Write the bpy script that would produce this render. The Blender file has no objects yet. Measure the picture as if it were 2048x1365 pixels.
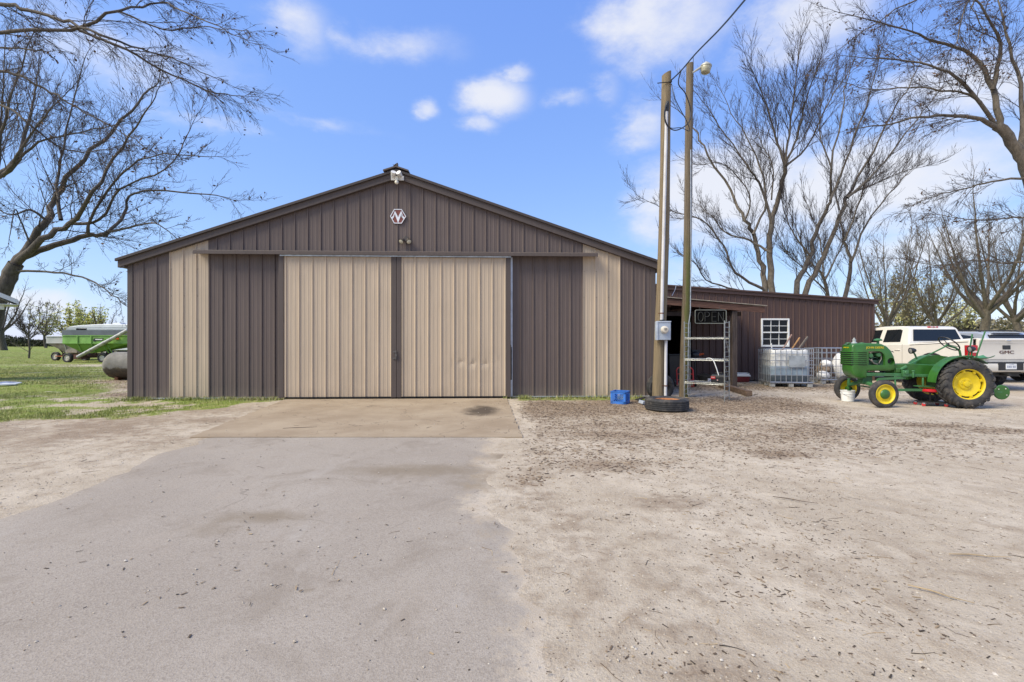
import bpy, bmesh, math, random
import numpy as np
from mathutils import Vector, Matrix
R = math.radians
PI = math.pi
sc = bpy.context.scene
COL = sc.collection

# ------------------------------------------------------------------ camera
F, CH, CX, CY = 940.0, 1.39, 1024.0, 682.5          # focal length in photo pixels, eye height in metres
cam = bpy.data.cameras.new('camera')
cam.sensor_width = 36.0
cam.lens = 36.0 * F / 2048.0
cam.clip_start, cam.clip_end = 0.05, 4000
camo = bpy.data.objects.new('camera', cam)
COL.objects.link(camo)
camo.location = (0, 0, CH)
camo.rotation_euler = (R(90), 0, 0)
sc.camera = camo

# ------------------------------------------------------------------ sky, sun, exposure
SUN_EL, SUN_AZ = R(48), R(243)                       # azimuth clockwise from +Y: behind the camera, to its left
world = bpy.data.worlds.new('World')
sc.world = world
world.use_nodes = True
wt = world.node_tree
wt.nodes.clear()
def wn(t, **k):
    n = wt.nodes.new(t)
    for a, b in k.items(): setattr(n, a, b)
    return n
wl = wt.links.new
sky = wn('ShaderNodeTexSky', sky_type='NISHITA', sun_disc=False, sun_elevation=SUN_EL, sun_rotation=SUN_AZ,
         altitude=100, air_density=1.0, dust_density=0.3, ozone_density=3.0)
# the photograph's sky: flatter and more violet-blue than the clear-air model
sep = wn('ShaderNodeSeparateColor'); wl(sky.outputs[0], sep.inputs[0]); cmb = wn('ShaderNodeCombineColor')
for i, (g_, k_) in enumerate(((.68, .76), (.57, 1.02), (.25, 2.38))):
    pw = wn('ShaderNodeMath', operation='POWER'); pw.inputs[1].default_value = g_; wl(sep.outputs[i], pw.inputs[0])
    ml = wn('ShaderNodeMath', operation='MULTIPLY'); ml.inputs[1].default_value = k_; wl(pw.outputs[0], ml.inputs[0]); wl(ml.outputs[0], cmb.inputs[i])
tc = wn('ShaderNodeTexCoord')
def wmath(op, a, b=None, clamp=False):
    n = wn('ShaderNodeMath', operation=op, use_clamp=clamp)
    for i, s in enumerate((a, b)):
        if s is None: continue
        if isinstance(s, (int, float)): n.inputs[i].default_value = s
        else: wl(s, n.inputs[i])
    return n.outputs[0]
def wvec(op, a, b):
    n = wn('ShaderNodeVectorMath', operation=op)
    for i, s in enumerate((a, b)):
        if s is None: continue
        if isinstance(s, (tuple, list)): n.inputs[i].default_value = s
        else: wl(s, n.inputs[i])
    return n
nz1 = wn('ShaderNodeTexNoise'); nz1.inputs['Scale'].default_value = 5.0; nz1.inputs['Detail'].default_value = 9; nz1.inputs['Roughness'].default_value = 0.62
mp1 = wn('ShaderNodeMapping'); mp1.inputs['Scale'].default_value = (1, 1, 1.9)
wl(tc.outputs['Generated'], mp1.inputs[0]); wl(mp1.outputs[0], nz1.inputs['Vector'])
warp = wvec('SUBTRACT', nz1.outputs['Color'], (0.5, 0.5, 0.5))
warp2 = wvec('MULTIPLY', warp.outputs[0], (0.10, 0.10, 0.07))
dirw = wvec('ADD', tc.outputs['Generated'], warp2.outputs[0]).outputs[0]
CLOUDS = [(1320,40,150,78,1.0),(1600,30,130,80,.95),(1003,198,62,34,.85),(858,213,30,16,.7),(1040,155,34,14,.62),(600,45,66,60,.62),
          (775,88,140,30,.58),(1460,390,180,100,1.25),(1720,370,210,85,1.35),(1285,240,62,48,.8),(1930,190,170,75,.95),(460,258,150,18,.52),
          (1292,108,40,20,.7),(965,250,44,16,.6),(1140,205,50,16,.55),(90,615,80,30,.75),(1880,490,260,60,.6),(250,120,260,80,.45),(600,240,160,16,.45),
          (1210,180,40,40,.5),(1400,560,260,60,.5)]
tot = None
for (px, py, rx, ry, amp) in CLOUDS:
    d = Vector(((px - CX) / F, 1.0, (CY - py) / F)); k = d.length; d.normalize()
    a = wvec('SUBTRACT', dirw, tuple(d)).outputs[0]
    b = wvec('MULTIPLY', a, (F * k / rx / 1.2, F * k / rx / 1.2, F * k / ry / 1.2)).outputs[0]
    l = wn('ShaderNodeVectorMath', operation='LENGTH'); wl(b, l.inputs[0])
    v = wmath('MULTIPLY', wmath('SUBTRACT', 1.25, l.outputs['Value'], clamp=True), amp)
    tot = v if tot is None else wmath('MAXIMUM', tot, v)
# the rest of the sky carries the same kind of scattered cloud
nz2 = wn('ShaderNodeTexNoise'); nz2.inputs['Scale'].default_value = 2.6; nz2.inputs['Detail'].default_value = 3
mp2 = wn('ShaderNodeMapping'); mp2.inputs['Scale'].default_value = (1, 1, 2.2); mp2.inputs['Location'].default_value = (3.1, 0.4, 1.7)
wl(tc.outputs['Generated'], mp2.inputs[0]); wl(mp2.outputs[0], nz2.inputs['Vector'])
sepd = wn('ShaderNodeSeparateXYZ'); wl(tc.outputs['Generated'], sepd.inputs[0])
away = wn('ShaderNodeMapRange'); away.inputs[1].default_value = 0.45; away.inputs[2].default_value = 0.1
wl(sepd.outputs[1], away.inputs[0])
gen = wmath('MULTIPLY', wmath('MULTIPLY', wmath('SUBTRACT', nz2.outputs[0], 0.47, clamp=True), 5.0), away.outputs[0])
tot = wmath('MAXIMUM', tot, gen)
shape = wmath('ADD', tot, wmath('MULTIPLY', wmath('SUBTRACT', nz1.outputs[0], 0.5), 2.0))
mr = wn('ShaderNodeMapRange', interpolation_type='SMOOTHSTEP')
mr.inputs[1].default_value = 0.10; mr.inputs[2].default_value = 1.15
wl(shape, mr.inputs[0])
cov = wmath('MULTIPLY', mr.outputs[0], wmath('MULTIPLY', tot, 2.2, clamp=True), clamp=True)
mixc = wn('ShaderNodeMix', data_type='RGBA')
wl(wmath('MULTIPLY', cov, 0.9), mixc.inputs[0]); wl(cmb.outputs[0], mixc.inputs[6])
mixc.inputs[7].default_value = (2.95, 3.0, 3.2, 1)
bg = wn('ShaderNodeBackground'); bg.inputs['Strength'].default_value = 0.15
wl(mixc.outputs[2], bg.inputs['Color'])
wo = wn('ShaderNodeOutputWorld'); wl(bg.outputs[0], wo.inputs[0])

sun = bpy.data.lights.new('sun', 'SUN')
sun.energy = 2.6
sun.angle = R(35)
sun.color = (1.0, 0.91, 0.72)
suno = bpy.data.objects.new('sun', sun); COL.objects.link(suno)
sd = Vector((math.sin(SUN_AZ) * math.cos(SUN_EL), math.cos(SUN_AZ) * math.cos(SUN_EL), math.sin(SUN_EL)))
suno.rotation_euler = sd.to_track_quat('Z', 'Y').to_euler()
suno.location = sd * 30

vs = sc.view_settings
vs.view_transform = 'Standard'; vs.look = 'None'; vs.exposure = 1.0; vs.gamma = 1.0; vs.use_curve_mapping = False
sc.render.engine = 'CYCLES'
sc.cycles.use_denoising = True
sc.cycles.max_bounces = 6
sc.cycles.diffuse_bounces = 3
sc.cycles.glossy_bounces = 3
sc.cycles.transparent_max_bounces = 8

# ------------------------------------------------------------------ helpers
def P(px, py, Y):                                    # photo pixel + distance along the view axis -> point
    return Vector(((px - CX) * Y / F, Y, CH - (py - CY) * Y / F))
def G(px, py, z=0.0):                                # photo pixel -> point on the ground
    Y = F * (CH - z) / (py - CY)
    return Vector(((px - CX) * Y / F, Y, z))

class MB:
    def __init__(self): self.v, self.f, self.mi, self.cur = [], [], [], 0
    def add(self, vs_, fs):
        o = len(self.v); self.v += [tuple(p) for p in vs_]
        for f in fs: self.f.append(tuple(i + o for i in f)); self.mi.append(self.cur)
        return self
    def box(self, c, s, rot=None):
        x, y, z = [q / 2 for q in s]
        vv = [Vector((a * x, b * y, d * z)) for d in (-1, 1) for b in (-1, 1) for a in (-1, 1)]
        if rot is not None: vv = [rot @ q for q in vv]
        c = Vector(c)
        return self.add([q + c for q in vv], [(0,2,3,1),(4,5,7,6),(0,1,5,4),(2,6,7,3),(0,4,6,2),(1,3,7,5)])
    def b2(self, a, b):                              # box from two corners
        return self.box([(i + j) / 2 for i, j in zip(a, b)], [abs(j - i) for i, j in zip(a, b)])
    def bar(self, p0, p1, w, h, up=(0, 0, 1)):
        p0, p1 = Vector(p0), Vector(p1); t = (p1 - p0).normalized(); up = Vector(up)
        if abs(t.dot(up)) > .98: up = Vector((1, 0, 0)) if abs(t.x) < .9 else Vector((0, 1, 0))
        s = t.cross(up).normalized() * (w / 2); u = s.cross(t).normalized() * (h / 2)
        vv = [p + a * s + b * u for p in (p0, p1) for a, b in ((-1,-1),(1,-1),(1,1),(-1,1))]
        return self.add(vv, [(0,3,2,1),(4,5,6,7),(0,1,5,4),(1,2,6,5),(2,3,7,6),(3,0,4,7)])
    def tube(self, pts, r, n=8, cap=True, closed=False):
        pts = [Vector(p) for p in pts]; m = len(pts)
        rs = [r] * m if isinstance(r, (int, float)) else list(r)
        vv, ff = [], []; ref = None
        for i, p in enumerate(pts):
            if closed: t = (pts[(i + 1) % m] - pts[i - 1]).normalized()
            else: t = (pts[min(i + 1, m - 1)] - pts[max(i - 1, 0)]).normalized()
            if ref is None:
                ref = Vector((0, 0, 1)) if abs(t.z) < .9 else Vector((1, 0, 0))
            u = t.cross(ref).normalized(); w = u.cross(t).normalized(); ref = w
            for k in range(n):
                a = 2 * PI * k / n
                vv.append(p + rs[i] * (math.cos(a) * u + math.sin(a) * w))
        for i in range(m if closed else m - 1):
            j = (i + 1) % m
            for k in range(n):
                k2 = (k + 1) % n
                ff.append((i * n + k, i * n + k2, j * n + k2, j * n + k))
        if cap and not closed: ff += [tuple(range(n))[::-1], tuple((m - 1) * n + k for k in range(n))]
        return self.add(vv, ff)
    def lathe(self, prof, c=(0, 0, 0), axis=(0, 0, 1), n=24, close=False, xdir=None):   # prof: (radius, height) along axis
        c, ax = Vector(c), Vector(axis).normalized()
        ref = Vector(xdir) if xdir else (Vector((1, 0, 0)) if abs(ax.x) < .9 else Vector((0, 1, 0)))
        u = (ref - ax * ref.dot(ax)).normalized(); w = ax.cross(u)
        vv, ff = [], []; m = len(prof)
        for r, h in prof:
            for k in range(n):
                a = 2 * PI * k / n
                vv.append(c + ax * h + max(r, 1e-5) * (math.cos(a) * u + math.sin(a) * w))
        for i in range(m if close else m - 1):
            j = (i + 1) % m
            for k in range(n):
                k2 = (k + 1) % n
                ff.append((i * n + k, i * n + k2, j * n + k2, j * n + k))
        return self.add(vv, ff)
    def prism(self, poly, vec):
        poly = [Vector(p) for p in poly]; vec = Vector(vec); n = len(poly)
        ff = [tuple(range(n))[::-1], tuple(range(n, 2 * n))] + [(i, (i + 1) % n, n + (i + 1) % n, n + i) for i in range(n)]
        return self.add(poly + [p + vec for p in poly], ff)
    def loft(self, rings, cap=True, closed=True):
        n = len(rings[0]); vv = [p for r in rings for p in r]; ff = []
        for i in range(len(rings) - 1):
            for k in range(n if closed else n - 1):
                k2 = (k + 1) % n
                ff.append((i * n + k, i * n + k2, (i + 1) * n + k2, (i + 1) * n + k))
        if cap and closed: ff += [tuple(range(n))[::-1], tuple((len(rings) - 1) * n + k for k in range(n))]
        return self.add(vv, ff)
    def sphere(self, c, r, n=12, m=8, sc3=(1, 1, 1)):
        c = Vector(c); rings = []
        for i in range(1, m):
            a = PI * i / m
            rings.append([c + Vector((r * math.sin(a) * math.cos(2 * PI * k / n) * sc3[0], r * math.sin(a) * math.sin(2 * PI * k / n) * sc3[1], r * math.cos(a) * sc3[2])) for k in range(n)])
        return self.loft(rings)
    def build(self, name, mat, parent=None, smooth=35, bevel=0, seg=2, kind=None, label=None, cat=None, group=None, recalc=True):
        me = bpy.data.meshes.new(name)
        me.from_pydata(self.v, [], self.f)
        if recalc:
            bm = bmesh.new(); bm.from_mesh(me); bmesh.ops.recalc_face_normals(bm, faces=bm.faces); bm.to_mesh(me); bm.free()
        for m in (mat if isinstance(mat, (list, tuple)) else [mat]): me.materials.append(m)
        if isinstance(mat, (list, tuple)): me.polygons.foreach_set('material_index', self.mi)
        if smooth:
            me.polygons.foreach_set('use_smooth', [True] * len(me.polygons))
            try: me.set_sharp_from_angle(angle=R(smooth))
            except Exception: pass
        me.update()
        return mkobj(name, me, parent, bevel, seg, kind, label, cat, group)

def mkobj(name, me, parent=None, bevel=0, seg=2, kind=None, label=None, cat=None, group=None):
    o = bpy.data.objects.new(name, me); COL.objects.link(o)
    if parent is not None: o.parent = parent
    if bevel:
        b = o.modifiers.new('bevel', 'BEVEL'); b.width = bevel; b.segments = seg; b.limit_method = 'ANGLE'; b.angle_limit = R(40)
    tag(o, label, cat, group, kind)
    return o
def tag(o, label=None, cat=None, group=None, kind=None):
    if label: o['label'] = label
    if cat: o['category'] = cat
    if group: o['group'] = group
    if kind: o['kind'] = kind
    return o
def thing(name, label, cat, loc=(0, 0, 0), rz=0, group=None):
    o = bpy.data.objects.new(name, None); COL.objects.link(o)
    o.empty_display_size = .1
    o.location = loc; o.rotation_euler = (0, 0, rz)
    return tag(o, label, cat, group)
def copy_tree(o, parent=None):
    c = o.copy(); COL.objects.link(c); c.parent = parent
    for ch in list(o.children): copy_tree(ch, c)
    return c
def fastmesh(name, V, Fc, n):                        # V (N,3) array, Fc (M,n) array
    me = bpy.data.meshes.new(name)
    V = np.asarray(V, np.float32); Fc = np.asarray(Fc, np.int32)
    me.vertices.add(len(V)); me.vertices.foreach_set('co', V.ravel())
    me.loops.add(Fc.size); me.loops.foreach_set('vertex_index', Fc.ravel())
    me.polygons.add(len(Fc)); me.polygons.foreach_set('loop_start', np.arange(0, Fc.size, n, dtype=np.int32))
    me.polygons.foreach_set('use_smooth', np.ones(len(Fc), bool))
    me.update(calc_edges=True)
    return me
def text_mesh(body, size, extrude=0.002, spacing=1.0):
    cu = bpy.data.curves.new('lettering', 'FONT'); cu.body = body; cu.size = size; cu.extrude = extrude
    cu.align_x = 'CENTER'; cu.align_y = 'CENTER'; cu.space_character = spacing
    o = bpy.data.objects.new('lettering', cu); COL.objects.link(o)
    dg = bpy.context.evaluated_depsgraph_get(); dg.update()
    me = bpy.data.meshes.new_from_object(o.evaluated_get(dg))
    bpy.data.objects.remove(o); bpy.data.curves.remove(cu)
    return me
_lat = {}
def vnoise(x, y, scale, seed=0):
    if seed not in _lat: _lat[seed] = np.random.RandomState(seed).rand(256, 256)
    L = _lat[seed]; x = np.asarray(x) * scale; y = np.asarray(y) * scale
    xi, yi = np.floor(x).astype(int), np.floor(y).astype(int); fx, fy = x - xi, y - yi
    fx, fy = fx * fx * (3 - 2 * fx), fy * fy * (3 - 2 * fy)
    a, b = L[xi % 256, yi % 256], L[(xi + 1) % 256, yi % 256]; c, d = L[xi % 256, (yi + 1) % 256], L[(xi + 1) % 256, (yi + 1) % 256]
    return (a * (1 - fx) + b * fx) * (1 - fy) + (c * (1 - fx) + d * fx) * fy
def fbm(x, y, scale, seed=0, oct=4):
    s, a, t = 0, 1, 0
    for i in range(oct):
        s = s + a * vnoise(x, y, scale * 2.03 ** i, seed + i); t += a; a *= .5
    return s / t
def sstep(a, b, x):
    t = np.clip((np.asarray(x, float) - a) / (b - a), 0, 1); return t * t * (3 - 2 * t)

# ------------------------------------------------------------------ materials
class NT:
    def __init__(self, name):
        self.m = bpy.data.materials.new(name); self.m.use_nodes = True
        self.t = self.m.node_tree; self.b = self.t.nodes['Principled BSDF']
    def n(self, t, **k):
        q = self.t.nodes.new(t)
        for a, b in k.items(): setattr(q, a, b)
        return q
    def l(self, a, b): self.t.links.new(a, b)
    def pos(self, scale=(1, 1, 1), rot=(0, 0, 0)):
        g = self.n('ShaderNodeNewGeometry'); mp = self.n('ShaderNodeMapping')
        mp.inputs['Scale'].default_value = scale; mp.inputs['Rotation'].default_value = rot
        self.l(g.outputs['Position'], mp.inputs[0]); return mp.outputs[0]
    def noise(self, vec, scale, detail=4, rough=.55, dist=0):
        q = self.n('ShaderNodeTexNoise'); q.inputs['Scale'].default_value = scale; q.inputs['Detail'].default_value = detail
        q.inputs['Roughness'].default_value = rough; q.inputs['Distortion'].default_value = dist
        if vec is not None: self.l(vec, q.inputs['Vector'])
        return q.outputs[0]
    def ramp(self, v, a, b, lo=0., hi=1., smooth=True):
        q = self.n('ShaderNodeMapRange', interpolation_type='SMOOTHSTEP' if smooth else 'LINEAR')
        for i, x in ((1, a), (2, b), (3, lo), (4, hi)): q.inputs[i].default_value = x
        self.l(v, q.inputs[0]); return q.outputs[0]
    def math(self, op, a, b=None, clamp=False):
        q = self.n('ShaderNodeMath', operation=op, use_clamp=clamp)
        for i, s in enumerate((a, b)):
            if s is None: continue
            if isinstance(s, (int, float)): q.inputs[i].default_value = s
            else: self.l(s, q.inputs[i])
        return q.outputs[0]
    def mix(self, f, a, b, mode='MIX'):
        q = self.n('ShaderNodeMix', data_type='RGBA', blend_type=mode)
        for i, s in ((0, f), (6, a), (7, b)):
            if isinstance(s, (int, float)): q.inputs[i].default_value = s
            elif isinstance(s, (tuple, list)): q.inputs[i].default_value = (*s[:3], 1)
            else: self.l(s, q.inputs[i])
        return q.outputs[2]
    def attr(self, name, out='Fac'):
        q = self.n('ShaderNodeAttribute', attribute_name=name); return q.outputs[out]
    def bump(self, h, strength=.3, dist=.01, normal=None):
        q = self.n('ShaderNodeBump'); q.inputs['Strength'].default_value = strength; q.inputs['Distance'].default_value = dist
        self.l(h, q.inputs['Height'])
        if normal is not None: self.l(normal, q.inputs['Normal'])
        return q.outputs[0]
    def set(self, **k):
        for a, b in k.items():
            i = self.b.inputs[a.replace('_', ' ')]
            if isinstance(b, (int, float)): i.default_value = b
            elif isinstance(b, (tuple, list)): i.default_value = (*b[:3], 1)
            else: self.l(b, i)
        return self.m
def M(name, col, rough=.6, metal=0., var=.18, vs_=5., stretch=(1, 1, 1), bump=0., bs=80., dirt=None, ds=2.5, da=.5, coat=0., objvar=0., trans=0., spec=.5):
    t = NT(name)
    p = t.pos(stretch)
    nz = t.noise(p, vs_, 5, .6)
    c = t.mix(t.ramp(nz, .3, .7), tuple(x * (1 - var) for x in col), tuple(min(1, x * (1 + var)) for x in col))
    if objvar:
        oi = t.n('ShaderNodeObjectInfo')
        c = t.mix(1.0, c, t.mix(oi.outputs['Random'], (1 - objvar,) * 3, (1 + objvar * .3,) * 3), 'MULTIPLY')
    ro = rough
    if dirt:
        dn = t.noise(t.pos(stretch), ds, 6, .65)
        dm = t.ramp(dn, .62 - .3 * da, .72, 0, da)
        c = t.mix(dm, c, dirt)
        ro = t.math('ADD', t.math('MULTIPLY', dm, .35), rough, clamp=True)
    t.set(Base_Color=c, Roughness=ro, Metallic=metal)
    t.b.inputs['Specular IOR Level'].default_value = spec
    if coat: t.b.inputs['Coat Weight'].default_value = coat; t.b.inputs['Coat Roughness'].default_value = .08
    if trans: t.b.inputs['Transmission Weight'].default_value = trans
    if bump: t.l(t.bump(t.noise(t.pos(stretch), bs, 4, .6), bump, .01), t.b.inputs['Normal'])
    return t.m

# ================================================================== GROUND
def ramp_coords(a, b, step, lim, g=1.13):
    out = list(np.arange(a, b + 1e-6, step)); s = step
    hi = [];  x = out[-1]
    while x < lim[1]: s *= g; x += s; hi.append(x)
    lo = []; x = a; s = step
    while x > lim[0]: s *= g; x -= s; lo.append(x)
    return np.array(lo[::-1] + out + hi)
gx = ramp_coords(-11.0, 12.0, .075, (-900, 900))
gy = ramp_coords(1.0, 13.0, .065, (-90, 1500))
XX, YY = np.meshgrid(gx, gy, indexing='ij')
# the edges of the paved drive and of the concrete apron, as functions of Y
DL = np.array([(-20, -3.6), (0, -3.95), (3.81, -4.15), (4.32, -4.25), (4.98, -4.36), (5.87, -4.52), (6.75, -4.60)])
DR = np.array([(-20, 1.6), (0, .75), (1.9, .42), (2.39, .40), (2.74, .30), (3.29, .06), (3.99, -.10), (4.71, -.18), (5.5, -.05), (6.75, .14)])
AP_Y0, AP_Y1 = 6.75, 11.36
def drive_l(y): return np.interp(y, DL[:, 0], DL[:, 1])
def drive_r(y): return np.interp(y, DR[:, 0], DR[:, 1])
def apron_l(y): return np.interp(y, [AP_Y0, AP_Y1], [-4.62, -5.40])
def apron_r(y): return np.interp(y, [AP_Y0, AP_Y1], [.15, -.13])
def in_paved(x, y, m=0.):
    return ((x > drive_l(y) + m) & (x < drive_r(y) - m) & (y < AP_Y0 + .01)) | ((x > apron_l(y) + m) & (x < apron_r(y) - m) & (y >= AP_Y0) & (y < AP_Y1))
n_big = fbm(XX, YY, .35, 3); n_mid = fbm(XX, YY, 1.4, 11); n_fine = fbm(XX, YY, 5.0, 21, 3)
# grass grows to the left of the yard and behind the buildings
edgeY = np.interp(XX, [-40, -9.2, -8.2, -6.3, -4.9, -4.5], [6.2, 7.5, 7.9, 9.2, 10.8, 11.6])
ga = sstep(-.5, .9, (YY - edgeY) + (n_mid - .5) * 2.6 + (n_big - .5) * 1.6) * (XX < -4.3)
ga = np.maximum(ga, sstep(25, 32, YY + (n_big - .5) * 6))
ga = np.maximum(ga, .75 * sstep(10.75, 11.2, YY + (n_fine - .5) * .5) * (XX > -.5) * (XX < 3.2) * (YY < 12))
ga = ga * np.where(YY < 26, np.clip(.45 + 1.3 * sstep(.36, .56, n_mid * .6 + n_fine * .4), 0, 1), 1.)
bare = [(-11.2, 14.6, 1.6, 1.1), (-9.8, 12.3, 1.3, .8), (-13.2, 16.3, 2.2, 1.2), (-26, 27, 6, 1.1), (-9.0, 10.2, 1.6, .35), (-14, 11.0, 2.0, .5)]
for (bx, by, rx, ry) in bare:
    ga = ga * (1 - .85 * np.exp(-(((XX - bx) / rx) ** 2 + ((YY - by) / ry) ** 2)))
# dark organic litter, damp soil and other darker ground
la = .95 * np.exp(-((YY - 9.6 - .15 * XX) / 1.7) ** 2) * sstep(-.1, .5, XX) * (1 - sstep(6.0, 7.6, XX)) * (.55 + .9 * n_mid)
la = np.maximum(la, .8 * np.exp(-((YY - 14.2) / 1.3) ** 2) * sstep(3, 4, XX) * (1 - sstep(12, 13.5, XX)))
la = np.maximum(la, .6 * np.exp(-((XX + 6.2) / 2.2) ** 2 - ((YY - 9.6) / 1.2) ** 2))
la = np.maximum(la, .62 * np.exp(-((YY - 7.2) / 1.9) ** 2) * sstep(-.2, .6, XX) * (1 - sstep(4.5, 9, XX)) * (.35 + 1.1 * n_mid)); la = np.maximum(la, .75 * np.exp(-((XX + 7) / 3.6) ** 2 - ((YY - 7.4) / 1.9) ** 2) * (.3 + 1.2 * n_mid))
for (bx, by, rx, ry) in bare: la = np.maximum(la, (.95 if bx > -16 and by > 11.5 else .4) * np.exp(-(((XX - bx) / rx) ** 2 + ((YY - by) / ry) ** 2)))
la = np.maximum(la, .5 * np.exp(-(((XX - drive_r(YY) - .35) / .38) ** 2)) * (YY < 6) * (.2 + 1.4 * n_fine)); la = np.maximum(la, .30 * sstep(.5, .7, n_big) * (XX > 0))
blobs = [(1555, 908, 90, 14, .85), (1340, 1003, 110, 22, .7), (1215, 930, 150, 22, .7), (1110, 1130, 60, 45, .5), (1090, 1010, 90, 25, .5), (1860, 852, 130, 9, .7), (2010, 862, 110, 10, .75),  # last pair: darker bands of ground in front and right of the tractor
         (1140, 1220, 45, 60, .55), (250, 868, 110, 14, .6), (420, 840, 120, 12, .7), (60, 930, 120, 14, .4), (1230, 870, 160, 14, .8), (1420, 840, 140, 10, .7), (1700, 835, 120, 6, .5), (2010, 1060, 60, 16, .5), (1520, 1090, 120, 20, .3)]
for (px, py, rx, ry, am) in blobs:
    c = G(px, py); c2 = G(px + rx, py); c3 = G(px, py + ry)
    la = np.maximum(la, am * np.exp(-((XX - c.x) / (c2.x - c.x)) ** 2 - ((YY - c.y) / (c3.y - c.y)) ** 2))
z = (n_mid - .5) * .022 + (n_fine - .5) * .012
farf = sstep(14, 30, YY) + sstep(14, 26, np.abs(XX)); z = z * (1 - np.clip(farf, 0, 1))
z = np.where(in_paved(XX, YY, -.05), z * .25, z); pav = in_paved(XX, YY, .42)
z = np.where(pav, -.02, z)
flat = sstep(10.9, 11.15, YY) * (XX > -9.6) * (XX < 4) ; z = z * (1 - flat)
z = z + np.where(pav, 0, -.004)
nI, nJ = XX.shape
V = np.stack([XX, YY, z], -1).reshape(-1, 3)
idx = np.arange(nI * nJ).reshape(nI, nJ)
Fq = np.stack([idx[:-1, :-1], idx[1:, :-1], idx[1:, 1:], idx[:-1, 1:]], -1).reshape(-1, 4)
me = fastmesh('ground', V, Fq, 4)
for nm, arr in (('grass', ga), ('litter', la)):
    at = me.attributes.new(nm, 'FLOAT', 'POINT'); at.data.foreach_set('value', arr.astype(np.float32).ravel())

def dirt_nodes(t, litter):
    p = t.pos()
    big = t.noise(p, .9, 5, .6); mid = t.noise(p, 5.5, 6, .65); fine = t.noise(p, 46, 5, .7); grit = t.noise(p, 170, 3, .7)
    sp = t.n('ShaderNodeTexVoronoi'); sp.inputs['Scale'].default_value = 62; t.l(p, sp.inputs['Vector'])
    c = t.mix(t.ramp(big, .32, .7), (.405, .337, .256), (.525, .452, .36))
    c = t.mix(t.ramp(mid, .42, .70, 0, .6), c, (.30, .23, .16))
    c = t.mix(t.ramp(t.noise(t.pos((1, .55, 1), (0, 0, .3)), 2.3, 7, .72), .47, .66, 0, .5), c, (.29, .225, .16))
    c = t.mix(t.ramp(grit, .35, .75, 0, .7), c, t.mix(.5, c, (.68, .62, .54)))
    c = t.mix(t.ramp(fine, .54, .70, 0, .6), c, (.23, .175, .125))
    spc = t.n('ShaderNodeSeparateColor'); t.l(sp.outputs['Color'], spc.inputs[0])
    c = t.mix(t.math('MULTIPLY', t.ramp(sp.outputs['Distance'], .30, .16), t.ramp(spc.outputs[0], .80, .90)), c, (.50, .46, .41))
    c = t.mix(t.math('MULTIPLY', t.ramp(sp.outputs['Distance'], .34, .18), t.ramp(spc.outputs[1], .86, .93)), c, (.10, .08, .065))
    if litter is not None:
        lm = t.math('MULTIPLY', t.ramp(t.math('ADD', t.math('MULTIPLY', litter, 1.25), t.math('MULTIPLY', t.math('SUBTRACT', mid, .5), 1.3)), .25, 1.05), .82)
        c = t.mix(lm, c, t.mix(t.ramp(fine, .35, .65), (.17, .118, .08), (.31, .24, .175)))
    h = t.math('ADD', t.math('MULTIPLY', mid, .8), t.math('ADD', t.math('MULTIPLY', fine, .55), t.math('MULTIPLY', grit, .22)))
    return c, h, big, mid, fine, grit
t = NT('ground_soil')
c, h, big, mid, fine, grit = dirt_nodes(t, t.attr('litter'))
p = t.pos()
gn = t.noise(t.pos((1, .45, 1)), 3.0, 6, .7); gf = t.noise(p, 30, 4, .7)
gc = t.mix(t.ramp(gf, .3, .7), (.11, .15, .028), (.23, .27, .06))
gc = t.mix(t.ramp(gn, .46, .62, 0, .8), gc, (.32, .29, .125))
gc = t.mix(t.ramp(t.noise(t.pos((.3, 1, 1)), .25, 3), .45, .6, 0, .5), gc, (.20, .30, .045))
gm = t.ramp(t.math('ADD', t.attr('grass'), t.math('ADD', t.math('MULTIPLY', t.math('SUBTRACT', gf, .5), .8), t.math('MULTIPLY', t.math('SUBTRACT', mid, .5), .9))), .38, .72)
c = t.mix(gm, c, gc)
t.set(Base_Color=c, Roughness=.95)
t.b.inputs['Specular IOR Level'].default_value = .15
t.l(t.bump(h, .75, .03), t.b.inputs['Normal'])
me.materials.append(t.m)
mkobj('ground', me, kind='structure')

# paved drive: rows across, ragged edges
ys = np.concatenate([np.arange(-20, 1, .25), np.arange(1, AP_Y0 - .01, .03), [AP_Y0 - .004]])
nc = 110
lx = drive_l(ys) + (vnoise(ys, ys * 0, 6, 5) - .5) * .10 + (vnoise(ys, ys * 0, 1.6, 6) - .5) * .22
rx = drive_r(ys) + (vnoise(ys, ys * 0, 5, 7) - .5) * .16 + (vnoise(ys, ys * 0, 1.4, 8) - .5) * .32
tt = np.linspace(0, 1, nc)
DX = lx[:, None] + (rx - lx)[:, None] * tt[None, :]; DY = np.repeat(ys[:, None], nc, 1)
dz = .006 + .006 * (fbm(DX, DY, .8, 31) - .5) * 2
edge = np.minimum(tt, 1 - tt)[None, :] * (rx - lx)[:, None]
dz = dz - .022 * (1 - sstep(0, .38, edge))
me = fastmesh('driveway', np.stack([DX, DY, dz], -1).reshape(-1, 3), np.stack([(i0 := np.arange(len(ys) * nc).reshape(len(ys), nc))[:-1, :-1], i0[:-1, 1:], i0[1:, 1:], i0[1:, :-1]], -1).reshape(-1, 4), 4)
cov_ = 1.15 * (1 - sstep(0, .8, rx[:, None] - DX + .5 * (fbm(DX, DY, .9, 81) - .5))) + .75 * (1 - sstep(0, .28, DX - lx[:, None]))
st = np.zeros_like(DX)
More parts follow.
